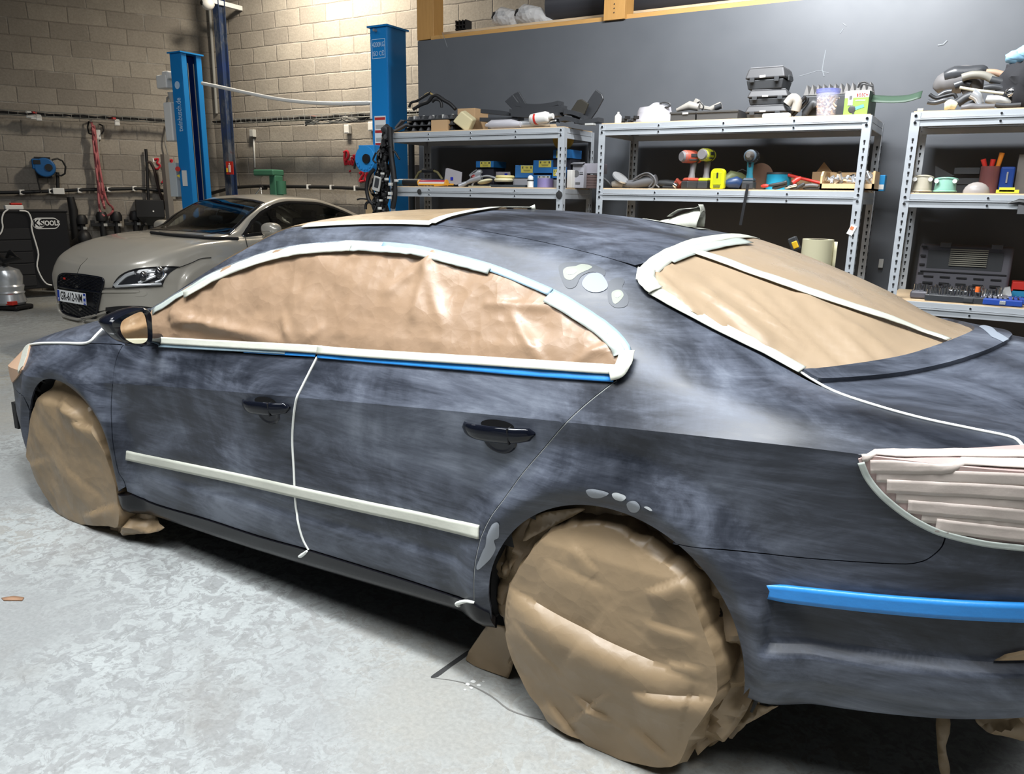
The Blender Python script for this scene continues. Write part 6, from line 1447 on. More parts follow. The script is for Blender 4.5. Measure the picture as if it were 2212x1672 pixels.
d=b-a; MB().tube([(0,0,0),(.01,0,.0),(.04,0,.002),d*.85,d*.97,d],[.02,.036,.04,.042,.034,.02],WB,14).build('body',bt,smooth=50); MB().tube([(.045,0,.001),(.062,0,.003)],.0415,SGN,14).build('band',bt,smooth=50); MB().cyl(d,d+Vector((.035,0,.004)),.020,WB).build('cap',bt)
bag=mat('clear_bag',(.55,.54,.58),.2,alpha=.75)
a=at_y(1060,272,5.35); single(MB().tube([(a.x-.06,5.37,ZA+.028),(a.x,5.37,ZA+.034),(a.x+.18,5.37,ZA+.034),(a.x+.26,5.37,ZA+.028)],[.01,.034,.034,.02],bag,10),'plastic_bag','crinkled clear bag at the front edge of the left top shelf','bag',smooth=50)
x0,x1,_=fit(1118,1186,270,5.36); pipe_=thing('metal_tube','silver tube with chrome end lying along the shelf edge','tube',(x0,5.40,ZA+.03)); MB().cyl((0,0,0),(x1-x0,0,0),.026,SIL,n=14).build('tube',pipe_,smooth=40); MB().cyl((x1-x0,0,0),(x1-x0+.055,0,0),.032,CHR,n=16).build('end_cap',pipe_,smooth=40)
bx('grey_block','small pale grey block at the right front of the left shelf','block',1263,1281,266,5.34,.05,ZA,GREYP)
# --- unit 1 middle
y=5.40
c_=thing('tool_case','flat grey case with a black carry handle, behind the caulking gun','case',(X(912,5.44,395),5.50,ZB),0); MB().box((0,0,.035),(.44,.22,.05),mat('slate_case',(.06,.07,.10),.5)).build('body',c_,bev=.006)
MB().tube([(-.12,0,.06),(-.08,0,.115),(-.04,0,.13)],.011,mat('olive_strap',(.14,.12,.05),.7),8).tube([(.08,0,.13),(.12,0,.115),(.17,0,.06)],.011,MATS['olive_strap'],8).cyl((-.04,0,.13),(.08,0,.13),.016,BLACK).build('handle',c_,smooth=50)
x0,x1,_=fit(858,902,398,5.37); o=single(MB().cyl((x0,5.40,ZB+.03),(x1,5.40,ZB+.03),.028,BLACK,n=16).cyl((x0-.01,5.40,ZB+.03),(x0+.05,5.40,ZB+.03),.0285,mat('teal_blue',(.02,.12,.22),.4),n=16),'spray_can','dark aerosol can with blue end lying beside the caulking gun','can')
x0,x1,_=fit(906,962,398,5.37); OR=mat('orange_yellow',(.65,.30,.03),.4); cg=thing('caulking_gun','orange caulking gun loaded with a red and white cartridge','caulking gun',(x0,5.38,ZB+.028))
L=x1-x0; MB().cyl((0,0,0),(L,0,0),.022,WB,n=16).build('cartridge',cg,smooth=40); MB().cyl((0,0,.0),(L,0,.0),.0225,mat('red_print',(.38,.03,.05),.4),n=16).box((L/2,0,-.008),(L*1.02,.052,.028),WB).build('cartridge_band',cg); 
MB().cyl((-.012,0,0),(.006,0,0),.027,OR,n=16).box((L/2,-.026,-.014),(L,.006,.014),OR).cyl((L,0,0),(L+.01,0,0),.028,OR).box((L+.04,-.02,-.012),(.09,.02,.014),OR).tube([(L+.02,-.02,-.018),(L-.06,-.03,-.022),(L-.1,-.03,-.024)],.006,OR).build('frame',cg,bev=.002)
def card(poly,y,m,name,lab,sq=None):
    P=[at_y(a,b,y) for a,b in poly]; t=thing(name,lab,'card',(sum(p.x for p in P)/len(P),y,ZB)); o_=Vector(t.location)
    MB().prism([p-o_ for p in P],(0,.003,0),m).build('sheet',t,smooth=0)
    if sq: q=at_y(sq[0],sq[1],y-.003)-o_; MB().box(q,(.026,.002,.026),mat('blue_print',(.01,.02,.30),.5)).build('printed_square',t)
card([(960,388),(963,364),(967,363),(998,372),(996,397),(985,399),(963,394)],5.42,mat('pale_grey_card',(.30,.29,.31),.6),'paper_card','pale grey card with blue square standing on the middle left shelf',(976,386))
card([(1066,371),(1080,371),(1102,371),(1104,393),(1066,393)],5.56,mat('pale_grey_card2',(.24,.22,.24),.6),'paper_card','dim grey card with dark square behind the yellow pads',(1093,378))
SG=mat('silver_grey_tool',(.30,.31,.33),.35,.4)
a=at_y(992,401,5.38); b=at_y(1012,391,5.42); sp_=thing('spray_gun','silver grey spray gun with hose coiled on the middle left shelf','spray gun',(a.x,5.40,ZB))
q=Vector((a.x,5.40,ZB)); MB().tube([at_y(992,402,5.40)-q,at_y(1008,395,5.42)-q],[.022,.016],SG,12).build('nozzle',sp_,smooth=40); MB().tube([at_y(1008,395,5.42)-q,at_y(1018,390,5.43)-q,at_y(1040,384,5.45)-q],[.014,.02,.028],SG,12).build('barrel',sp_,smooth=50)
MB().tube([at_y(*p,5.44)-q for p in smooth_px([(1020,400),(1026,391),(1038,383),(1052,380),(1066,383),(1078,389)],False,3)],.008,SG,8).tube([at_y(*p,5.48)-q for p in smooth_px([(1014,379),(1022,372),(1030,367)],False,3)],.006,SG,8).build('hose',sp_,smooth=50)
MB().tube([at_y(*p,5.46)-q for p in ((1018,382),(1030,378),(1036,372),(1040,370))],[.02,.026,.024,.015],SG,12).build('cup',sp_,smooth=50); MB().cyl(at_y(1020,385,5.43)-q,at_y(1026,381,5.45)-q,.02,mat('dark_red_part',(.16,.02,.02),.4)).build('valve',sp_)
CREAM=mat('cream_pad',(.58,.54,.36),.6); YP=mat('yellow_pad',(.58,.50,.22),.6)
a=at_y(1045,392,5.40); single(MB().ell((0,0,0),(.065,.06,.017),CREAM,n=20),'polishing_pad','cream polishing pad in front of the spray hose','pad',loc=(a.x,5.42,a.z),rot=(0,-.25,0))
for i,(yy_,zz) in enumerate(((5.42,.054),(5.44,.078))): a=at_y(1088,395,5.42); single(MB().lathe([(0,-.012),(.07,-.012),(.078,0),(.07,.012),(0,.012)],YP if i else CREAM,n=24),'polishing_pad','yellow polishing pad, '+('lower','upper')[i]+' of two on the black box','pad','stacked yellow pads',loc=(a.x,yy_,ZB+zz),smooth=40)
bx('flat_box','flat dark box under the yellow pads','box',1057,1135,399,5.38,.14,ZB,mat('dark_slate_box',(.04,.05,.06),.5)); bx('cream_strip','thin cream slat on the front edge of the middle left shelf','slat',1011,1058,403,5.345,.02,ZB,CREAM)
BB=mat('box_blue',(.01,.10,.28),.5); YL=mat('label_yellow',(.42,.36,.06),.6); GB=mat('box_grey',(.20,.20,.215),.6)
def lab(c0,c1,z0,z1,m=YL,ink=True):
    def f(t,w_,d_,h_):
        MB().box((w_*(c0+c1)/2,-d_/2-.001,h_*(z0+z1)/2),(w_*(c1-c0),.002,h_*(z1-z0)),m).build('label',t)
        if ink:
            for k,(u_,v_,a_,b_) in enumerate(((.15,.72,.10,.3),(.5,.78,.22,.06),(.5,.66,.2,.06),(.85,.72,.12,.3),(.5,.38,.6,.05),(.5,.24,.5,.05))): MB().box((w_*(c0+(c1-c0)*u_),-d_/2-.0025,h_*(z0+(z1-z0)*v_)),(w_*(c1-c0)*a_,.001,h_*(z1-z0)*b_),mat('label_ink',(.05,.05,.03),.6)).build('print',t)
    return f
gA='blue and yellow abrasive boxes'
for i,(xa,xb,yt,yb,lb,l_) in enumerate(((1028,1066,348,362,(-.25,.35,.05,.95),'dark blue box with yellow label high at the back, left of the others'),(1152,1193,346,374,(-.2,.45,.45,.97),'dark blue box with wide yellow label, second from the right post'),(1195,1232,323,342,(-.3,.3,.05,.9),'bright blue box with yellow label, topmost behind the post'),(1150,1190,378,406,(-.2,.45,.6,.95),'blue box with white label behind the purple roll'),(1193,1222,361,385,(-.4,.1,.2,.8),'blue box partly behind the left unit post'))):
    zb_=at_y(xa,yb,5.5).z; bx('abrasive_box',l_,'box',xa,xb,yt,5.50,.2,max(ZB,zb_) ,BB,gA,parts=lab(*lb,m=YL if i!=3 else GREYP))
bx('abrasive_box','tilted dark blue box with yellow label','box',1109,1147,357,5.50,.2,at_y(1109,384,5.5).z,BB,gA,rz=.25,parts=lab(-.2,.4,.4,.98))
for i,(xa,xb,yt,l_) in enumerate(((1108,1147,386,'low grey box under the tilted blue box'),(1192,1214,388,'small grey box beside the purple roll'))): bx('grey_box',l_,'box',xa,xb,yt,5.46,.12,ZB,GB,'grey boxes on the left shelf')
for i,(xa,xb,yt,yb) in enumerate(((1028,1066,362,405),(1152,1193,374,380),(1195,1232,342,362),(1109,1147,384,388))): bx('dark_box','dark box '+('stacked under the leftmost yellow labelled box','under the second blue box from the post','under the topmost bright blue box','under the tilted blue box')[i],'box',xa,xb,yt,5.52,.18,ZB if i!=1 else at_y(1152,378,5.5).z,mat('near_black_box',(.012,.012,.02),.5),'dark boxes at the back of the left shelf')
a=at_y(1216,315,5.55); single(MB().cyl((0,0,0),(0,.03,0),.085,mat('orange_disc',(.40,.24,.03),.6),n=28),'sanding_disc','orange sanding disc standing on the topmost blue box','disc',loc=(a.x,5.54,at_y(1216,323,5.50).z+.085))
a=at_y(1171,405,5.38); zt_=at_y(1171,385,5.38).z; single(MB().cyl((0,0,0),(0,0,zt_-ZB),.062,mat('purple_abrasive',(.19,.16,.33),.7),n=32),'abrasive_roll','purple abrasive roll standing on the middle left shelf','roll',loc=(a.x,5.43,ZB))
a=at_y(1143,400,5.36); t_=thing('nozzle_bottle','small white bottle with grey ring beside the purple roll','bottle',(a.x,5.38,ZB)); MB().lathe([(0,0),(.024,0),(.024,.045),(.018,.05),(.022,.055),(.022,.075),(.012,.088),(0,.09)],WB,n=16).build('body',t_,smooth=40); MB().lathe([(.025,.046),(.026,.05),(.025,.054)],DKP,n=16).build('ring',t_)
P=[at_y(a,b,5.36) for a,b in ((1212,355),(1206,358),(1203,370),(1199,377),(1203,380),(1206,375),(1213,374))]; single(MB().prism(P,(0,.04,0),WB),'crumpled_tissue','white crumpled tissue left of the unit post','tissue',smooth=0)
def tapebox(t,w_,d_,h_):
    MB().cyl((-w_*.15,-d_/2-.001,h_*.62),(-w_*.15,-d_/2-.003,h_*.62),w_*.25,MDG,n=20).box((0,-d_/2-.001,h_*.2),(w_*.4,.002,h_*.1),MDG).build('printed_roll',t); MB().box((w_*.28,-d_/2-.001,h_*.68),(w_*.3,.002,.004),INK).box((w_*.28,-d_/2-.001,h_*.60),(w_*.3,.002,.008),INK).build('print',t)
    MB().box((-.0,-d_/2-.01,h_+.012),(w_*1.05,.05,.003),GB,rot=Matrix.Rotation(.3,3,'X')).build('flap',t)
xs0=Y2+.02
bx('tape_box','open white box printed with a grey roll, between the two left units','box',1237,1262,356,5.55,.12,ZB,mat('box_white',(.36,.36,.40),.5),parts=tapebox); bx('printed_box','narrow white printed box beside the open white box','box',1225,1236,367,5.50,.10,ZB,WB)
for k in range(5): single(MB().lathe([(0,0),(.065,0),(.065,.018),(0,.018)],mat('brown_disc',(.12,.08,.075),.7),n=24),'abrasive_disc','brown abrasive disc, %s of the stack right of the white box'%('lowest','second lowest','middle','second highest','highest')[k],'disc','stacked brown discs',loc=(X(1273,5.6,390),5.66,ZB+.0205*k),smooth=40)
bx('long_pale_box','long pale box resting on the brown disc stack','box',1262,1298,353,5.60,.12,ZB+.11,mat('box_pale',(.30,.29,.33),.5)); 
# lower shelf cartons barely seen
# --- unit 2 top
t_=thing('small_bottle','tiny white bottle at the left end of the middle unit top','bottle',(X(1335,5.3),5.30,ZA)); MB().lathe([(0,0),(.024,0),(.024,.05),(.014,.062),(.008,.066),(.008,.078),(0,.08)],WB,n=14).build('body',t_,smooth=40)
for i,(a,b_,lb) in enumerate(((1349,254,'small black clip cluster beside the tiny white bottle, left part'),(1368,254,'small black clip cluster beside the tiny white bottle, right part'))):
    mb=MB(); x=X(a,5.32); 
    for k in range(6): mb.box((x+(k%3-1)*.02,5.32+.02*(k//3),ZA+.012+.014*(k%3)),(.035,.012,.02),BLACK,rot=.5*k)
    single(mb,'plastic_clip',lb,'clip')
mb=MB()
def bagf(u,v):
    a=2*math.pi*u; x0,x1,zt=fit(1364,1452,226,5.40); r=.5+.5*(.25*facet((u*3,v*3,1),2)); cx0=(x0+x1)/2; hx=(x1-x0)/2*(1-.25*v)
    q=(math.cos(a)*3,math.sin(a)*3,v*3); k=1+.12*(facet(q,1.6)-.3)
    return Vector((cx0+hx*math.cos(a)*k*(1-.75*(v>.95)*1),5.47+.11*math.sin(a)*k*(1-.3*v),ZA+(zt-ZA)*v+ (.02*math.cos(a) if v>.9 else 0)))
mb.sheet(bagf,28,10,bag); single(mb,'plastic_bag','clear plastic bag of parts on the top of the middle unit','bag',smooth=30)
single(MB().tube([at_y(*p,5.42) for p in smooth_px([(1425,224),(1436,221),(1447,224),(1446,230),(1436,232)],False,4)],.006,DKP,6),'cable_loop','dark loop of cable sticking out of the clear parts bag','cable',smooth=50)
def tub(name,lb,xa,xb,xbb,yt,y,dep,m):
    x0,x1,zt=fit(xa,xb,yt,y); h_=zt-ZA; w_=x1-x0; t=thing(name,lb,'tray',((x0+x1)/2,y+dep/2,ZA),0,'grey plastic tubs'); mb=MB()
    for (a,b,c,d) in ((0,-dep/2,w_,.006),(0,dep/2,w_,.006),(-w_/2,0,.006,dep),(w_/2,0,.006,dep)): mb.box((a*.97,b*.97,h_/2),(c,d,h_),m)
    mb.box((0,0,.004),(w_*.98,dep*.98,.006),m); mb.build('body',t); MB().box((0,-dep/2-.002,h_-.008),(w_+.012,.01,.014),m).build('rim',t,bev=.003); return t
tb=tub('parts_tub','dark plastic tub with small label left of the bigger tub',1449,1502,0,241,5.34,.22,mat('tub_grey',(.055,.055,.055),.45)); MB().box((.02,-.117,.055),(.04,.002,.012),WB).build('label',tb)
tub('parts_tub','wider dark plastic tub with cut out end on the middle unit top',1506,1594,0,238,5.34,.26,MATS['tub_grey'])
GT=mat('beige_grey_tool',(.30,.28,.25),.5)
dr=thing('cable_tool','pale grey corded tool lying across the two dark tubs','tool',(X(1500,5.45),5.46,ZA+.09)); q=Vector(dr.location)
MB().tube([at_y(1462,238,5.45)-q,at_y(1490,228,5.45)-q,at_y(1510,232,5.45)-q],[.012,.03,.025],GT,12).build('body',dr,smooth=50); MB().prism([at_y(a,b,5.50)-q for a,b in ((1490,232),(1502,212),(1507,214),(1513,226),(1540,232),(1538,238))],(0,.05,0),GT).build('cowl',dr,bev=.004); MB().tube([at_y(a,b,5.44)-q for a,b in smooth_px([(1500,238),(1504,226),(1512,220),(1520,230),(1516,238)],False,3)],.005,CAB,6).build('cable',dr,smooth=50)
single(MB().tube([at_y(1536,236,5.44),at_y(1558,227,5.44)],[.02,.024],GT,10).cyl(at_y(1545,233,5.42),at_y(1558,228,5.42),.018,DKP),'grey_nozzle','pale nozzle lying on the right end of the wide tub','nozzle',smooth=40)
def case(lb,xa,xb,yt,yb,y,dep,k,z0=None):
    x0,x1,zt=fit(xa,xb,yt,y); z0=ZA if z0 is None else z0; h_=zt-z0; w_=x1-x0; t=thing('tool_case',lb,'case',((x0+x1)/2,y+dep/2,z0),(0,.06,-.03)[k],'stacked black cases'); TOP=mat('dusty_case_lid',(.15,.15,.155),.5)
    MB().box((0,0,h_*.22),(w_*.92,dep*.92,h_*.44),DKP,rot=Matrix.Rotation(math.pi,3,'X'),taper=.9).build('base',t,bev=.008); MB().box((0,0,h_*.72),(w_,dep,h_*.5),mat('case_lid_grey',(.05,.05,.053),.5),taper=.86).build('lid',t,bev=.012)
    MB().box((0,0,h_*.985),(w_*.80,dep*.8,h_*.05),TOP).build('lid_top',t,bev=.004)
    for s in (-.3,.3): MB().box((s*w_,-dep/2-.004,h_*.42),(w_*.12,.012,h_*.24),DKP).build('latch',t,bev=.003)
    MB().box((-.05*w_,-dep/2-.002,h_*.56),(w_*.14,.004,h_*.10),WB).build('label',t); MB().box((w_/2+.003,0,h_*.5),(.01,dep*.4,h_*.25),DKP).build('handle',t,bev=.003)
    return z0+h_
z=case('black tool case, lowest of the three on the middle unit',1608,1700,226,257,5.34,.26,0); z=case('black tool case with pale label, second of three',1612,1702,192,226,5.36,.24,1,z+.002); case('tall black tool case, topmost of three',1611,1700,143,192,5.36,.24,2,z+.002)
bx('white_flat_box','white flat rounded box at the foot of the black cases','box',1646,1706,244,5.26,.05,ZA,mat('bright_white',(.8,.8,.79),.4),bev=.01)
for i,(L_,r_,m_,l_) in enumerate((([(1700,225),(1712,212),(1722,220),(1718,240)],.03,GT,'pale grey bent duct right of the black cases'),([(1706,248),(1718,232),(1735,214),(1740,208)],.012,CAB,'thin black cable bundle right of the cases, left strand'),([(1712,250),(1726,236),(1742,220),(1744,212)],.012,CAB,'thin black cable bundle right of the cases, right strand'),([(1738,246),(1748,232),(1758,222),(1764,230)],.024,DKP,'dark bent duct beside the clear bucket'))):
    single(MB().tube([at_y(a,b,5.36+.03*i) for a,b in smooth_px(L_,False,4)],r_,m_,8),'loose_part',l_,'part',smooth=50)
x0,x1,zt=fit(1740,1888,181,5.52); rt=thing('ribbed_tray','long black tray with folded ribs behind the clear bucket','tray',((x0+x1)/2,5.56,ZA)); MB().box((0,0,(zt-ZA)*.35),(x1-x0,.14,(zt-ZA)*.7),DKP).build('body',rt,bev=.01)
mb=MB(); nr=12
for k in range(nr): xx=-(x1-x0)/2+(x1-x0)*(k+.5)/nr; mb.prism([(xx-.5*(x1-x0)/nr,-.07,(zt-ZA)*.7),(xx+.5*(x1-x0)/nr,-.07,(zt-ZA)*.7),(xx,-.07,(zt-ZA)*1.0)],(0,.14,0),mat('dusty_rib',(.16,.155,.15),.5))
mb.build('ribs',rt,smooth=0)
x0,x1,zt=fit(1764,1816,193,5.30); bk=thing('clear_bucket','clear bucket with blue rim full of brass plugs','bucket',((x0+x1)/2,5.30,ZA)); R_=(x1-x0)/2; hk_=zt-ZA
CLR=mat('clear_bucket_plastic',(.72,.72,.85),.15,alpha=.18); MB().lathe([(R_*.78,0),(R_,hk_),(R_*.97,hk_),(R_*.75,.003)],CLR,n=32).build('body',bk,smooth=40); MB().lathe([(R_*.985,hk_*.86),(R_*1.015,hk_*.98),(R_*1.03,hk_),(R_*1.0,hk_),(R_*.97,hk_*.86)],mat('blue_rim_print',(.22,.25,.62),.3,alpha=.6),n=32).build('rim',bk,smooth=40)
mb=MB(); rnd=random.Random(2); BR=mat('brass',(.60,.40,.20),.35,.5); BR2=mat('white_plug',(.62,.56,.50),.4)
for k in range(110):
    zz=rnd.random()*hk_*.62; r=R_*(.70+.15*zz/hk_)*math.sqrt(rnd.random()); a=rnd.random()*6.28; c=Vector((r*math.cos(a),r*math.sin(a),.015+zz)); d=Vector((rnd.gauss(0,1),rnd.gauss(0,1),rnd.gauss(0,1))).normalized()*.016
    mb.cyl(c-d,c+d,.006,BR if k%3 else BR2,n=6)
pl_=single(mb,'brass_plugs','brass and white plugs filling the clear bucket','plugs',loc=bk.location); pl_['kind']='stuff'
GBX=mat('green_box_print',(.20,.36,.06),.5); GBD=mat('green_box_side',(.035,.065,.042),.55)
x0,x1,zt=fit(1827,1879,196,5.28); w_=x1-x0; h_=zt-ZA; gb=thing('product_box','green and white cardboard box of a small grinder at the right end','box',(x0,5.28,ZA))
MB().box((w_/2,.17,h_/2),(w_,.34,h_),GBD).build('body',gb); MB().box((w_/2,-.001,h_*.36),(w_,.002,h_*.72),GBX).build('front_print',gb); MB().box((w_/2,-.001,h_*.86),(w_,.002,h_*.28),WHT).build('white_band',gb)
text('BOSCH',h_*.17,SGN,(w_*.72,-.004,h_*.82),fa,gb,'box_lettering',sx=.85); MB().box((w_*.25,-.004,h_*.66),(w_*.20,.002,h_*.5),WP).box((w_*.25,-.0055,h_*.72),(w_*.12,.001,h_*.16),MDG).build('price_label',gb); MB().box((w_*.66,-.003,h_*.60),(w_*.4,.001,h_*.04),WHT).build('print',gb)
MB().ell((w_*.35,-.003,h_*.24),(.022,.003,.022),DKP).box((w_*.58,-.003,h_*.30),(.07,.002,.018),mat('teal_tool_print',(.10,.35,.33),.5),rot=Matrix.Rotation(-.3,3,'Y')).box((w_*.42,-.003,h_*.12),(.012,.002,.04),DKP).build('printed_grinder',gb)
mb=MB(); mb.sheet(lambda u,v:Vector((w_+.27*u,.10+.06*v,h_-.055+.045*v-.012*math.sin(u*3)+.05*max(0,u-.75))),10,3,GBD); mb.build('torn_flap',gb,solid=.004)
mb=MB(); mb.sheet(lambda u,v:Vector((w_*u,.0+.20*v,h_+.012*v)),4,3,WB); mb.build('top_flap',gb,solid=.003)
single(MB().tube([at_y(*p,5.36) for p in smooth_px([(1853,190),(1858,180),(1868,177),(1878,183),(1886,187),(1876,184),(1864,182),(1860,190)],False,3)],.006,CAB,6),'cable_loop','thin black cable looping out of the green box','cable',smooth=50)
# --- unit 2 middle: tools
def drill(px,py,pxt,pyt,y,m1,m2,rz,lb,hd=.16,flip=1):
    x=at_y(px,py,y).x; zt=at_y(pxt,pyt,y).z; H_=zt-ZB; t=thing('cordless_drill',lb,'drill',(x,y,ZB),rz,'cordless drills'); hh=H_-.045
    MB().box((0,0,.025),(.115,.075,.05),DKP).box((0,0,.058),(.10,.07,.018),m1).build('battery',t,bev=.008)
    MB().tube([(0,0,.06),(.004,0,.10),(.012,0,hh-.03)],[.026,.019,.022],m2,12).build('grip',t,smooth=50)
    MB().tube([(-.09*flip,0,hh),(-.075*flip,0,hh),(-.01*flip,0,hh),(.05*flip,0,hh),(.055*flip,0,hh)],[.030,.041,.043,.040,.03],m1,16).build('motor_housing',t,smooth=50)
    MB().tube([(.055*flip,0,hh),(.085*flip,0,hh),(.11*flip,0,hh)],[.030,.026,.014],mat('gunmetal',(.16,.15,.14),.4,.5),14).build('chuck',t,smooth=40)
    MB().box((.024,0,hh-.055),(.018,.016,.03),DKP).build('trigger',t,bev=.004)
    MB().tube([(-.095*flip,0,hh),(-.070*flip,0,hh)],[.030,.0425],GP,14).tube([(.012*flip,0,hh),(.03*flip,0,hh)],[.0435,.0415],DKP,14).build('rubber_band',t,smooth=40)
    for s in (-1,1): MB().box((-.02*flip,s*.042,hh+.008),(.05,.008,.022),DKP).box((-.025*flip,s*.040,hh-.022),(.06,.008,.010),DKP).build('side_grip',t,bev=.003)
    MB().box((0,0,.062),(.088,.062,.02),m1).build('battery_lock',t,bev=.006)
    return t
RD=mat('faded_red_plastic',(.42,.075,.045),.45); GP=mat('grey_rubber',(.17,.16,.165),.6); LM=mat('lime_plastic',(.50,.53,.03),.4); TB=mat('teal_plastic',(.03,.20,.28),.4); SLB=mat('slate_blue_plastic',(.05,.07,.09),.45)
drill(1492,408,1498,324,5.30,RD,GP,.95,'red and grey cordless drill standing on the middle shelf')
drill(1523,408,1530,320,5.34,LM,GP,1.45,'lime green cordless drill beside the yellow charger')
drill(1617,408,1622,322,5.30,SLB,TB,-1.5,'dark blue cordless driver standing alone right of the charger')
single(MB().box((X(1497,5.45,390),5.46,ZB+.03),(.2,.08,.05),mat('red_case',(.33,.03,.03),.5)),'red_case','low red case behind the red drill','case',bev=.006)
YC_=mat('charger_yellow',(.62,.64,.01),.35); x0,x1,zt=fit(1537,1567,364,5.26); ch=thing('charger','bright yellow battery charger shell standing upright between drills','charger',((x0+x1)/2,5.27,ZB)); h_=zt-ZB; w_=x1-x0
mb=MB(); rr_P=[]
for cx0,cz0,a0 in ((w_/2-.03,h_-.03,0),(-w_/2+.03,h_-.03,90),(-w_/2+.012,.012,180),(w_/2-.012,.012,270)):
    rad=.03 if cz0>.05 else .012
    for k in range(6): a_=math.radians(a0+18*k); rr_P.append((cx0+rad*math.cos(a_),-.02,cz0+rad*math.sin(a_)))
mb.prism(rr_P,(0,.045,0),YC_); mb.build('shell',ch,bev=.004); MB().box((0,-.022,h_*.66),(.012,.006,h_*.28),BLACK).box((0,-.022,h_*.12),(w_*.5,.006,h_*.12),mat('olive_recess',(.12,.13,.02),.5)).box((0,-.021,h_*.5),(w_*.62,.004,h_*.6),mat('charger_inner',(.42,.44,.01),.4)).build('socket',ch,bev=.002)
def tool(parts,name,lb,cat='tool'):
    t=None
    for i,(nm,pts,r,m) in enumerate(parts):
        P=[at_y(a,b,y_) for a,b,y_ in pts]
        if t is None: t=thing(name,lb,cat,(P[0].x,P[0].y,ZB))
        P=[p-Vector(t.location) for p in P]
        for p in P: p.z=max(p.z,(max(r) if isinstance(r,list) else r)*.8)
        MB().tube(P,r,m,12).build(nm,t,smooth=50)
    return t
ag=tool((('body',[(1345,404,5.32),(1370,400,5.33),(1400,392,5.34),(1418,388,5.34)],[.022,.030,.036,.036],MDG),('gear_head',[(1322,402,5.30),(1336,396,5.31),(1346,404,5.32)],[.020,.030,.024],GT)),'angle_grinder','grey angle grinder with pale disc at the left of the middle shelf')
a=at_y(1339,385,5.30)-Vector(ag.location); MB().cyl(a,a+Vector((.006,-.002,.008)),.062,SIL,n=28).build('disc',ag,smooth=30)
MB().tube([at_y(*p,5.32)-Vector(ag.location) for p in smooth_px([(1302,384),(1312,392),(1322,402)],False,3)],.011,DKP,8).build('side_handle',ag,smooth=50)
for i,(L_,l_) in enumerate((([(1368,388),(1385,377),(1400,374),(1412,382),(1416,395),(1408,406),(1400,408)],'grey cable coiled over the angle grinder, outer loop'),([(1378,386),(1392,378),(1404,380),(1410,392),(1402,404)],'grey cable coiled over the angle grinder, inner loop'),([(1424,405),(1414,396),(1411,384),(1402,376),(1390,376)],'grey cable running from the coil to the right'))): single(MB().tube([at_y(a,b,5.30+.01*i) for a,b in smooth_px(L_,False,4)],.006,MDG,6),'coiled_cable',l_,'cable','grinder cables',smooth=50)
tool((('body',[(1424,395,5.38),(1440,396,5.38),(1458,398,5.38)],[.02,.026,.024],DKP),('collar',[(1458,398,5.38),(1472,402,5.38)],[.028,.024],RD),('hose',[(1432,404,5.34),(1450,408,5.34),(1462,406,5.34)],[.010,.010,.010],BLACK)),'air_tool','dark air tool with red collar left of the red drill')
tool((('body',[(1456,398,5.30),(1462,404,5.30)],[.016,.02],CHR),('grip',[(1462,388,5.34),(1472,398,5.32)],[.012,.014],RD)),'air_ratchet','small chrome and red air ratchet in front of the air tool')
tool((('body',[(1566,392,5.36),(1580,380,5.38),(1598,384,5.40),(1612,390,5.42)],[.03,.036,.034,.025],mat('olive_tool',(.16,.18,.08),.5)),('cable',[(1592,372,5.40),(1604,366,5.40),(1616,372,5.40),(1620,384,5.40)],[.005]*4,CAB)),'polisher','olive green polisher lying behind the yellow charger')
tool((('body',[(1562,400,5.30),(1574,396,5.31),(1590,394,5.33),(1600,398,5.34)],[.008,.030,.040,.034],mat('navy_tool',(.02,.045,.12),.35)),('nose',[(1558,401,5.30),(1566,398,5.30)],[.004,.018],SIL)),'pneumatic_drill','blue black pneumatic tool with silver nose right of the charger')
a=at_y(1638,390,5.42); single(MB().cyl((0,0,0),(.012,-.02,0),.085,mat('brown_disc2',(.16,.09,.06),.6),n=28),'cutting_disc','brown cutting disc leaning behind the blue driver','disc',loc=(a.x,5.44,ZB+.086))
bl_=at_y(1612,402,5.19); single(MB().box((0,0,-.10),(.018,.004,.26),BLACK,rot=Matrix.Rotation(.10,3,'Y')),'hanging_strap','black strap hanging over the front edge of the middle shelf','strap',loc=(bl_.x,5.18,ZB-.0))
RL=mat('cyan_tape',(.02,.30,.48),.35); a=at_y(1680,392,5.42); zt_=at_y(1680,376,5.42).z; t_=thing('tape_roll','cyan ring shaped roll with dark top on the middle shelf','roll',(a.x,5.44,ZB)); MB().lathe([(.060,0),(.078,0),(.078,zt_-ZB),(.060,zt_-ZB)],RL,n=32).build('ring',t_,smooth=30); MB().lathe([(0,zt_-ZB-.002),(.08,zt_-ZB-.002),(.078,zt_-ZB+.010),(0,zt_-ZB+.012)],DKP,n=32).build('lid',t_,smooth=30)
cl=tool((('long_bar',[(1703,378,5.40),(1730,385,5.38),(1775,396,5.36)],[.010,.010,.010],SGN),('handle',[(1712,395,5.32),(1722,388,5.33),(1730,384,5.34)],[.014,.016,.010],SGN)),'bar_clamp','bright red bar clamp lying across the tools')
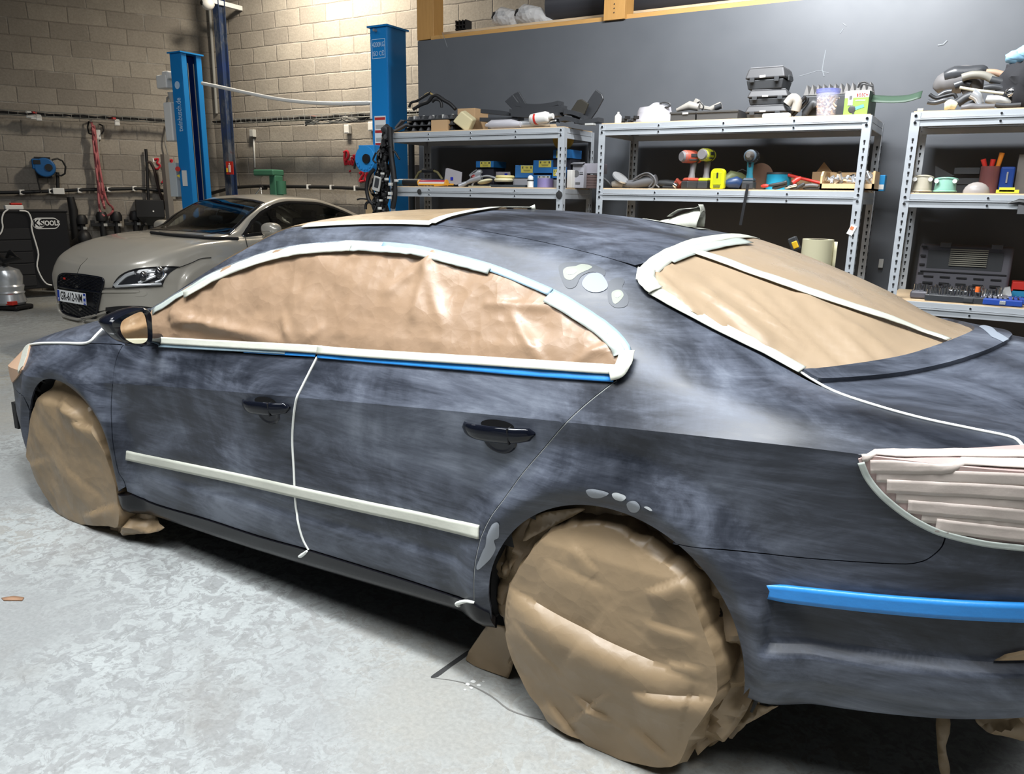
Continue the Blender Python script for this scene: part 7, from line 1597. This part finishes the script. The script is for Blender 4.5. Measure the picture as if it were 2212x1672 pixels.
for i,(L_,m_,l_) in enumerate((([(1644,402),(1660,401)],SGN,'red handled pliers in front of the cyan roll, red grip'),([(1660,401),(1690,396),(1700,392)],DKP,'dark pliers pointing up to the red clamp'),([(1668,408),(1690,402),(1700,396)],DKP,'dark pliers lying under the first pair'),([(1695,406),(1710,402),(1722,400)],CHR,'chrome wrench in the middle of the tool pile'),([(1712,410),(1725,404),(1738,396)],DKP,'black handled tool in front of the red clamp'),([(1728,404),(1750,400),(1768,402)],MDG,'grey handled cutter right of the chrome wrench'),([(1735,408),(1755,408),(1772,406)],DKP,'long dark cutter at the front edge by the wooden box'),([(1752,408),(1764,402)],CHR,'short chrome socket beside the wooden box'))):
    P=[at_y(a,b,5.28+.012*i) for a,b in smooth_px(L_,False,3)]
    for p in P: p.z=max(p.z,ZB+.010)
    single(MB().tube(P,[.006]+[.011]*(len(P)-2)+[.007],m_,8),'hand_tool',l_,'hand tool','hand tools piled on the middle shelf',smooth=50)
x0,x1,zt=fit(1776,1893,370,5.28); w_=x1-x0; h_=zt-ZB; wb=thing('wooden_tray','open pale wooden tray full of silver fittings on the middle shelf','tray',(x0,5.25,ZB)); D=.26
mb=MB()
pf=[(0,0,0),(0,0,h_*.85),(0,-.0,h_),]
MB().prism([(.0,0,0),(0,0,h_*.75),(.0,.04,h_),(0,D,h_),(0,D,0)],(.012,0,0),PINE).build('end_panel',wb,smooth=0); MB().prism([(w_-.012,0,0),(w_-.012,0,h_),(w_-.012,D,h_),(w_-.012,D,0)],(.012,0,0),PINE).build('end_panel',wb,smooth=0)
MB().box((w_/2,.006,h_*.17),(w_,.012,h_*.34),PINE).build('front_panel',wb); MB().box((w_/2,D-.006,h_*.5),(w_,.012,h_),PINE).build('back_panel',wb); MB().box((w_/2,D/2,.005),(w_,D,.01),PINE).build('bottom',wb)
rnd=random.Random(8)
for k in range(22):
    c=Vector((x0+w_*(.12+.78*rnd.random()),5.27+.14*rnd.random(),ZB+.05+.045*rnd.random())); d=Vector((rnd.gauss(0,1),rnd.gauss(0,.6),rnd.gauss(0,.6))).normalized()*.022; r=.010+.006*rnd.random()
    single(MB().tube([c-d,c,c+d],[r,r*.75,r*1.05],SIL,10).tube([c+d*.9,c+d*1.15],[r*1.2,r*1.2],CHR,6),'pipe_fitting','silver pipe fitting in the pale wooden tray','fitting','silver fittings in the wooden tray',smooth=40)
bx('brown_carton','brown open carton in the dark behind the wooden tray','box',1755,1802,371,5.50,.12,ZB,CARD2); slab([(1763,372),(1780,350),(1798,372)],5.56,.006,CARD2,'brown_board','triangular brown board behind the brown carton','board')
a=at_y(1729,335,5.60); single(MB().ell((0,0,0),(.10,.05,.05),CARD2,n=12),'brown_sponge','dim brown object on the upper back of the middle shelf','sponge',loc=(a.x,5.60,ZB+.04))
bx('blue_box','bright blue printed box right of the wooden tray','box',1893,1913,378,5.50,.10,ZB,mat('bright_box_blue',(.02,.22,.48),.4),parts=lab(-.1,.45,.1,.4,m=WB,ink=False))
# --- black harness bundle hanging at the left end of unit 1
HB=thing('wiring_harness','big tangled bundle of black car wiring hanging at the left end of the shelves','wiring harness',(at_y(830,300,5.28).x,5.28,0)); q=Vector(HB.location); rnd=random.Random(11)
CONN=mat('pale_connector',(.55,.55,.52),.5)
for k in range(30):
    xs=[rnd.uniform(818,846)]; pts=[]; w1=rnd.uniform(-16,16); yt=rnd.uniform(276,300)
    for i in range(8):
        u=i/7; pts.append((832+(rnd.uniform(-9,9) if i else 0)+w1*math.sin(u*2.6)*(.6+.8*u)-10*u,yt+(460-yt)*u))
    MB().tube([at_y(a,b,5.28+rnd.uniform(-.05,.08))-q for a,b in smooth_px(pts,False,3)],rnd.choice((.006,.008,.013,.017)),CAB,6).build('cable',HB,smooth=50)
for L_,r_ in (([(808,366),(797,380),(792,405),(796,430),(806,442)],.016),([(790,452),(791,440),(800,436),(812,440)],.012),([(772,431),(780,429),(795,430)],.008),([(846,324),(853,328),(859,338),(863,344)],.009),([(842,275),(843,300),(846,340),(851,380),(853,420),(848,450)],.022),([(812,330),(806,345),(812,352)],.008)):
    MB().tube([at_y(a,b,5.25)-q for a,b in smooth_px(L_,False,4)],r_,CAB,8).build('cable',HB,smooth=50)
for (a,b,s_) in ((835,387,.05),(844,398,.06),(856,390,.05),(843,418,.06),(841,427,.05),(823,433,.04),(820,450,.05),(813,417,.03),(826,375,.04)): MB().box(at_y(a,b,5.20)-q,(s_*.5,.03,s_*.42),CONN,rot=rnd.uniform(-.5,.5)).build('connector',HB,bev=.003)
MB().box(at_y(814,397,5.18)-q,(.075,.02,.12),GREYP,rot=Matrix.Rotation(.25,3,'Y')).box(at_y(814,395,5.17)-q,(.045,.012,.08),DKP,rot=Matrix.Rotation(.25,3,'Y')).build('control_module',HB,bev=.006)
MB().tube([at_y(828,282,5.27)-q,at_y(835,278,5.27)-q,at_y(842,284,5.27)-q,at_y(838,296,5.27)-q],[.03,.04,.04,.03],DKP,10).build('cable_clamp',HB,smooth=50)
# objects seen through the gap left of the partition
bx('grey_cabinet','tall grey cabinet seen between blue post and partition','cabinet',870,897,356,7.3,.4,0,mat('cabinet_grey',(.20,.19,.19),.5))
for px in (889,): single(MB().cyl((X(px,6.95,350),6.95,0),(X(px,6.95,350),6.95,2.2),.035,DKP,n=10),'black_pole','thin black pole standing between the blue post and the partition','pole')
# --- unit 3 top: pile of parts
rnd=random.Random(21)
def pt(L_,r_,m_,name,lb,y=5.3,z0=ZA,cat='part',g_=None):
    P=[at_y(a,b,y) for a,b in smooth_px(L_,False,4)]; rm=max(r_) if isinstance(r_,list) else r_
    if isinstance(r_,list): r_=list(np.interp(np.linspace(0,1,len(P)),np.linspace(0,1,len(r_)),r_))
    for p in P: p.z=max(p.z,z0+rm*.8)
    return single(MB().tube(P,r_,m_,10),name,lb,cat,g_,smooth=50)
GRB=mat('grey_rubber_hose',(.20,.19,.16),.5); g3='engine parts piled on the right unit'
PT=[([(2040,166),(2062,160),(2090,158),(2122,152),(2128,158)],[.03,.045,.04,.03,.02],BLK2,'crumpled black sleeve on the top left of the parts pile',5.42),([(2078,168),(2100,162),(2125,163),(2145,172),(2166,188)],.022,GRB,'thick grey hose arching over the parts pile',5.36),([(2130,156),(2150,157),(2172,163)],.018,mat('tan_pipe',(.34,.22,.15),.5),'tan pipe end at the upper right of the parts pile',5.40),([(2020,196),(2035,184),(2060,175),(2088,172),(2100,190),(2080,204)],[.02,.06,.075,.08,.06,.03],mat('dusty_rubber',(.13,.125,.125),.6),'big dusty rubber boot in the left of the parts pile',5.46),([(2008,204),(2022,212),(2040,208),(2060,204),(2066,212)],.010,CAB,'black cable looping at the left edge of the parts pile',5.28),([(2004,220),(2020,222),(2044,216),(2058,222)],.014,BLK2,'short black pipe at the lower left of the parts pile',5.26),([(2073,189),(2110,195),(2168,202)],.008,mat('cream_rod',(.50,.48,.38),.5),'thin cream rod lying across the parts pile',5.24),([(2100,202),(2112,210),(2118,226),(2124,232)],[.028,.026,.018,.006],SIL,'silver cone shaped nozzle in the parts pile',5.24),([(2068,224),(2085,212),(2100,206)],.024,DKP,'dark bent pipe behind the silver nozzle',5.34),([(2130,214),(2160,218),(2200,222)],[.02,.03,.02],GREYP,'flat pale grey cover at the right of the pile',5.30),([(2125,190),(2150,188),(2176,194)],.018,BLK2,'black bracket under the tan pipe',5.30),([(2174,205),(2186,198),(2198,202)],[.02,.03,.02],CHR,'chrome bracket at the right of the parts pile',5.26),([(2040,232),(2052,226),(2066,230)],[.016,.030,.018],CREAM,'cream plastic cap at the front of the pile',5.24),([(2076,236),(2095,230),(2120,232),(2148,232)],[.014,.018,.016,.014],MDG,'grey pipe at the front edge of the pile',5.22),([(2150,226),(2175,228),(2205,226)],.012,DKP,'thin dark pipe at the right front edge of the pile',5.22),([(2028,208),(2042,200),(2056,198)],.016,BLK2,'stubby black pipe in the left of the pile',5.36),([(2096,230),(2106,222),(2112,212)],.020,BLK2,'black elbow beneath the silver nozzle',5.30),([(2140,172),(2158,176),(2172,180)],.020,DKP,'dark pipe under the grey hose end',5.34),([(2062,186),(2080,180),(2096,184)],.024,BLK2,'black hose behind the cream rod',5.40),([(1982,239),(1994,238)],.010,CREAM,'small cream cap at the left end of the right unit top',5.22)]
for L_,r_,m_,l_,y_ in PT: pt(L_,r_,m_,'engine_part',l_,y_,ZA,'part',g_=g3)
BC=mat('black_cloth',(.018,.018,.021),.9); 
def cloth(u,v,c,r): 
    th=math.pi*u; ph=2*math.pi*v; d=Vector((math.sin(th)*math.cos(ph),math.sin(th)*math.sin(ph),math.cos(th))); k=1+.28*fbm(d*1.0+Vector((c.x,0,0)),2.2,3)
    return Vector((c.x+d.x*r[0]*k,c.y+d.y*r[1]*k,max(ZA,c.z+d.z*r[2]*k)))
a=at_y(2212,180,5.32); single(MB().sheet(lambda u,v:cloth(u,v,Vector((a.x+.05,5.36,ZA+.13)),(.17,.14,.19)),20,32,BC),'black_cloth','heap of black cloth at the right end of the top shelf','cloth',smooth=60)
a=at_y(2210,120,5.36); single(MB().sheet(lambda u,v:cloth(u,v,Vector((a.x+.02,5.38,a.z)),(.10,.09,.05)),14,22,mat('light_blue_cloth',(.25,.46,.62),.8)),'blue_cloth','light blue cloth lying on top of the black heap','cloth',smooth=60)
# --- unit 3 middle
ZC3=ZM3+.010
GOG=mat('hazy_lens',(.50,.46,.36),.25,alpha=.75); GOG2=mat('green_lens',(.25,.48,.38),.25,alpha=.8); GOG3=mat('grey_bag_film',(.36,.33,.31),.3,alpha=.8)
def goggles(xa,xb,yt,y,m,lb,seed):
    x0,x1,zt=fit(xa,xb,yt,y); w_=(x1-x0)/2; h_=zt-ZC3; t=thing('goggles',lb,'goggles',((x0+x1)/2,y+.03,ZC3),0,'safety goggles')
    MB().sheet(lambda u,v:Vector((w_*math.cos(math.pi*u)*(1-.1*v),-.05*math.sin(math.pi*u)*(1-.3*v),h_*(.06+.9*v)*(1-.10*abs(math.cos(math.pi*u))**3))),20,6,m).build('lens',t,smooth=60,solid=.002)
    MB().tube([(w_*math.cos(math.pi*k/12),-.05*math.sin(math.pi*k/12)*.72,h_*.95*(1-.1*abs(math.cos(math.pi*k/12))**3)) for k in range(13)],.006,m,8).tube([(w_*math.cos(math.pi*k/12),-.052*math.sin(math.pi*k/12),.008) for k in range(13)],.006,m,8).build('frame',t,smooth=50)
    for s in (-1,1): MB().cyl((s*w_*.8,-.035,h_*.75),(s*w_*.8,-.05,h_*.75),.012,WB).build('vent',t)
goggles(1974,2016,378,5.20,GOG,'yellowed safety goggles at the left of the right middle shelf',1); goggles(2020,2069,383,5.20,GOG2,'green tinted safety goggles beside the yellowed pair',2)
x0,x1,zt=fit(2082,2142,393,5.20); single(MB().ell((0,0,0),((x1-x0)/2,.05,zt-ZC3),GOG3,n=18),'plastic_pouch','grey translucent pouch in front of the red tub','pouch',loc=((x0+x1)/2,5.22,ZC3+.0),smooth=60)
for i,(xa,xb,yt) in enumerate(((2152,2202,410),(2159,2193,405))): bx('yellow_stick','flat yellow strip, '+('lower and longer','upper and shorter')[i]+' of two at the shelf edge','strip',xa,xb,yt,5.17,.02,ZC3+.0065*i,mat('strip_yellow',(.72,.66,.05),.4),'yellow strips',bev=.001)
x0,x1,zt=fit(2119,2163,359,5.36); tb=thing('pen_tub','dim reddish clear tub holding red and orange handles','tub',((x0+x1)/2,5.38,ZC3)); MB().lathe([(.0,.0),(.05,0),((x1-x0)/2,zt-ZC3),((x1-x0)/2-.003,zt-ZC3),(.047,.004)],mat('red_clear_tub',(.20,.08,.08),.3,alpha=.7),n=24).build('body',tb,smooth=40)
for i,(a,b,c,d,m_) in enumerate(((2128,360,2124,344,SGN),(2142,360,2146,344,SGN),(2155,362,2165,330,mat('orange_handle',(.62,.20,.02),.4)))): p=at_y(a,b,5.38); r_=at_y(c,d,5.38); single(MB().tube([p+Vector((0,0,-.10)),p,r_],[.006,.012,.014],m_,8),'screwdriver',('left red','right red','long orange')[i]+' handle sticking out of the reddish tub','handle',smooth=50)
bl2=thing('blue_case','dark blue case with clip standing right of the reddish tub','case',(0,0,0)); x0,x1,zt=fit(2163,2195,360,5.36); bl2.location=((x0+x1)/2,5.42,ZC3); MB().box((0,0,(zt-ZC3)/2),(x1-x0,.14,zt-ZC3),mat('deep_blue_case',(.01,.05,.26),.4)).build('body',bl2,bev=.01); MB().box((0,-.075,(zt-ZC3)*.6),(.008,.01,.06),SIL).build('clip',bl2)
bx('grey_binder','grey box at the right edge of the right middle shelf','box',2202,2230,333,5.40,.16,ZC3,mat('warm_grey_box',(.16,.15,.14),.6))
for k in range(3): bx('black_organiser','flat black organiser, %s of three in the dark'%('lowest','middle','top')[k],'box',2062,2118,(400,385,362)[k],5.46,.14,ZC3+(0,.05,.11)[k],DKP,'black organisers')
P=[at_y(a,b,5.44) for a,b in ((2020,385),(2020,358),(2062,380))]; single(MB().prism(P,(0,.08,0),DKP),'dark_folder','dark sloping folder behind the green goggles','folder',smooth=0)
tool_=at_y(2205,440,5.13); single(MB().tube([(0,0,0),(.05,0,.01),(.11,0,.0)],[.003,.016,.02],BLACK,8).box((.08,0,-.03),(.06,.02,.05),MDG),'clamp_hook','black clip hooked on the front beam at the right edge','clip',loc=(tool_.x-.06,5.125,tool_.z),smooth=40)
# --- unit 3 lower: open socket case and tool sets
ZL=ZL3+.010; PURP=mat('case_plastic_grey',(.085,.082,.095),.45)
sc=thing('socket_case','big open black socket case with its lid standing up','tool case',(0,0,ZL)); x0,x1,zt=fit(1985,2190,540,5.42); zt=at_y(2090,532,5.47).z; xa_=at_y(1975,600,5.40).x; xb_=at_y(2180,620,5.40).x; sc.location=((xa_+xb_)/2,5.34,ZL); w_=xb_-xa_; H_=zt-ZL
MB().box((0,0,.022),(w_,.24,.044),PURP).build('tray',sc,bev=.012)
ld=MB().box((0,.17+.03,H_/2+.02),(w_,.05,H_-.03),PURP,rot=Matrix.Rotation(-.10,3,'X')).build('lid',sc,bev=.02)
mb=MB()
for i in range(5): mb.box((-w_*.36+w_*.18*i,.160,.075),(w_*.11,.012,.012),BLACK)
for i in range(5): mb.box((-w_*.36+w_*.18*i,.166,.115),(w_*.11,.012,.008),BLACK)
for i in range(4): mb.box((-w_*.45,.172,.13+.055*i),(w_*.06,.012,.012),BLACK)
mb.box((0,.168,.145),(w_*.92,.008,.006),BLACK); mb.box((0,.178,.145+.5*(H_-.16)),(w_*.80,.012,H_-.20),DKP); mb.build('ribs',ld)
mb=MB()
for i in range(9): mb.box((.02,.165,.19+.012*i),(w_*.40,.006,.006),mat('dim_label',(.22,.21,.17),.6))
mb.build('size_chart',ld)
for s in (-.22,.32): MB().box((w_*s,.19,H_-.0),(.06,.03,.03),MDG).build('latch',sc,bev=.004)
rnd=random.Random(5)
def sockets(xa,xb,py,y,z,n_,lb,grp,r0=.010):
    for k in range(n_):
        a=at_y(xa+(xb-xa)*(k+.5)/n_,py,y); r=r0*(.7+.6*rnd.random()); h_=.02+.025*rnd.random()
        single(MB().lathe([(0,0),(r,0),(r,h_),(r*.7,h_),(r*.7,h_*.6),(0,h_*.6)],CHR,n=12),'socket',lb,'socket',grp,loc=(a.x,y+rnd.uniform(-.02,.02),z),smooth=30)
sockets(1972,2165,636,5.26,ZL+.044,26,'chrome socket standing in the open black case','sockets in the big case'); sockets(1980,2160,636,5.32,ZL+.044,20,'chrome socket standing in the back row of the open black case','sockets in the back row of the big case',.012)
for i,(a,b,y_) in enumerate(((2050,2090,5.22),(2100,2125,5.24))): p=at_y(a,628,y_); q=at_y(b,632,y_); single(MB().tube([(p.x,y_,ZL+.06),(q.x,y_,ZL+.06)],[.014,.008],CHR,10),'ratchet',('longer','shorter')[i]+' chrome ratchet bar lying over the sockets','ratchet','ratchets in the big case',smooth=40)
x0,x1,_=fit(1996,2128,650,5.17); sm=thing('socket_tray','small black socket tray at the front of the lower shelf','tray',((x0+x1)/2,5.205,ZL)); MB().box((0,0,.018),(x1-x0,.08,.036),BLK2).build('body',sm,bev=.006); MB().box((.07,-.042,.018),(.05,.008,.022),DKP).build('clip',sm,bev=.003)
sockets(2000,2120,648,5.205,ZL+.036,18,'chrome socket in the small front tray','sockets in the small tray',.009); a=at_y(2109,642,5.2); single(MB().cyl((0,0,0),(0,0,.03),.012,mat('orange_cap',(.75,.15,.03),.4)),'orange_cap','single orange cap among the sockets of the small tray','cap',loc=(a.x,5.19,ZL+.066))
BC_=mat('blue_tool_case',(.02,.06,.30),.35)
def bcase(lb,xa,xb,yt,yb,y,dep,z0):
    x0,x1,zt=fit(xa,xb,yt,y); w_=x1-x0; t=thing('blue_set_case',lb,'tool case',((x0+x1)/2,y+dep/2,z0),0,'blue tool set cases'); MB().box((0,0,.018),(w_,dep,.034),BC_).build('body',t,bev=.006); MB().box((0,-dep/2-.003,.018),(.03,.006,.02),SIL).build('clasp',t,bev=.002)
    for k in range(7): MB().tube([(-w_*.4+w_*.13*k,-dep*.3,.04),(-w_*.4+w_*.13*k,dep*.3,.04)],.005,CHR,6).build('bit',t)
bcase('open blue case of bits at the front of the lower shelf',2124,2212,643,662,5.16,.12,ZL); bcase('second blue case behind the front one on the lower shelf',2150,2225,632,645,5.30,.12,ZL)
bx('red_blue_box','red carton above a blue one at the right edge of the lower shelf','box',2187,2230,610,5.45,.12,ZL+.06,SGN); bx('blue_label_box','blue lettered box under the red carton','box',2187,2230,625,5.45,.12,ZL,mat('sky_box',(.03,.25,.45),.4)); P=[at_y(a,b,5.36) for a,b in ((2160,640),(2170,622),(2182,620),(2186,640))]; single(MB().prism(P,(0,.04,0),GREYP),'grey_wedge','pale grey wedge between the socket case and the red carton','wedge',smooth=0)
single(MB().box((0,0,0),(.03,.02,.06),GREYP),'wall_socket_block','small grey block fixed low on the partition between the two right units','block',loc=(at_y(1903,569,5.90).x,5.905,at_y(1903,569,5.90).z),bev=.003)
# ---- masking tape roll and tape measure behind the car on a trolley
tz=at_y(1764,566,4.35).z; a=at_y(1764,545,4.35); zt_=at_y(1764,517,4.35).z
TRL=thing('trolley','black workshop trolley hidden behind the car carrying the tape roll','trolley',(a.x-.04,4.40,0)); ztr=a.z-.10
MB().box((0,0,ztr-.02),(.30,.36,.03),DKP).build('top_shelf',TRL,bev=.006); MB().box((0,0,.30),(.30,.36,.03),DKP).build('lower_shelf',TRL,bev=.006)
for sx_ in (-.13,.13):
    for sy in (-.16,.16): MB().box((sx_,sy,(ztr-.03)/2+.03),(.03,.03,ztr-.07),DKP).build('leg',TRL); MB().cyl((sx_-.012,sy,.03),(sx_+.012,sy,.03),.03,BLACK).build('castor',TRL)
hR=max(.05,zt_-ztr); mt=thing('masking_tape_roll','cream masking tape roll standing behind the rear window','tape roll',(a.x,4.36,ztr)); MB().lathe([(.050,0),(.078,0),(.078,hR),(.050,hR)],CREAM,n=36).build('tape',mt,smooth=30); MB().lathe([(.047,0),(.050,0),(.050,hR),(.047,hR)],CARD,n=36).build('core',mt,smooth=30); mb=MB(); mb.sheet(lambda u,v:Vector((.078+.02*u,-.01*u,hR*(.05+.9*v))),3,3,CREAM); mb.build('loose_end',mt,solid=.001)
p=at_y(1716,527,4.36); tm=thing('tape_measure','yellow and black tape measure left of the masking tape roll','tape measure',(p.x,4.36,p.z)); MB().box((0,0,0),(.045,.04,.075),DKP,rot=Matrix.Rotation(-.45,3,'Y')).build('body',tm,bev=.008); MB().box((.008,-.003,-.004),(.03,.044,.04),mat('measure_yellow',(.70,.42,.02),.4),rot=Matrix.Rotation(-.45,3,'Y')).build('side_plate',tm,bev=.006)
zz=p.z-.045; MB().box((0,0,(ztr-p.z-.0)/2-.02),(.03,.03,abs(p.z-ztr)-.03),DKP).build('stand',tm)
# ---- floor details
def fpx(l,z=.0015): return [at_z(a,b,z) for a,b in l]
def flat(name,l,m,lb,cat,z=.002,par=None):
    P=fpx(smooth_px(l,True,3),z); mb=MB(); mb.add(P,[tuple(range(len(P)))],m); o=mb.build(name,smooth=0,parent=par); 
    if lb: tag(o,lb,cat)
    return o
FL=[o for o in bpy.data.objects if o.name=='floor'][0]
flat('floor_crack',[(930,1462),(960,1440),(1000,1412),(1012,1405),(1014,1412),(975,1440),(945,1462)],crk,None,None,.0012,FL); 
flat('floor_crack',[(930,1464),(1000,1473),(1060,1501),(1100,1531),(1150,1549),(1180,1556),(1150,1551),(1099,1534),(1059,1504),(1000,1475)],mat('floor_crack_fine',(.14,.135,.125),.9),None,None,.0012,FL)
for i,(a_,b_,r_) in enumerate(((1010,1478,5),(1022,1472,6),(1034,1480,5),(1018,1486,4),(1004,1490,3),(1044,1472,3))): flat('plaster_splash',[(a_-r_,b_),(a_,b_-r_*.6),(a_+r_,b_),(a_+r_*.2,b_+r_*.6)],mat('plaster_white',(.55,.55,.53),.7),None,None,.0014,FL)
P=fpx([(3,1292),(30,1288),(52,1291),(48,1297),(8,1297)],.003); mb=MB(); mb.add(P,[(0,1,2,3,4)],mat('dry_leaf',(.30,.17,.10),.7)); single(mb,'wood_chip','small brown chip lying on the floor at the left edge','chip',solid=.004)
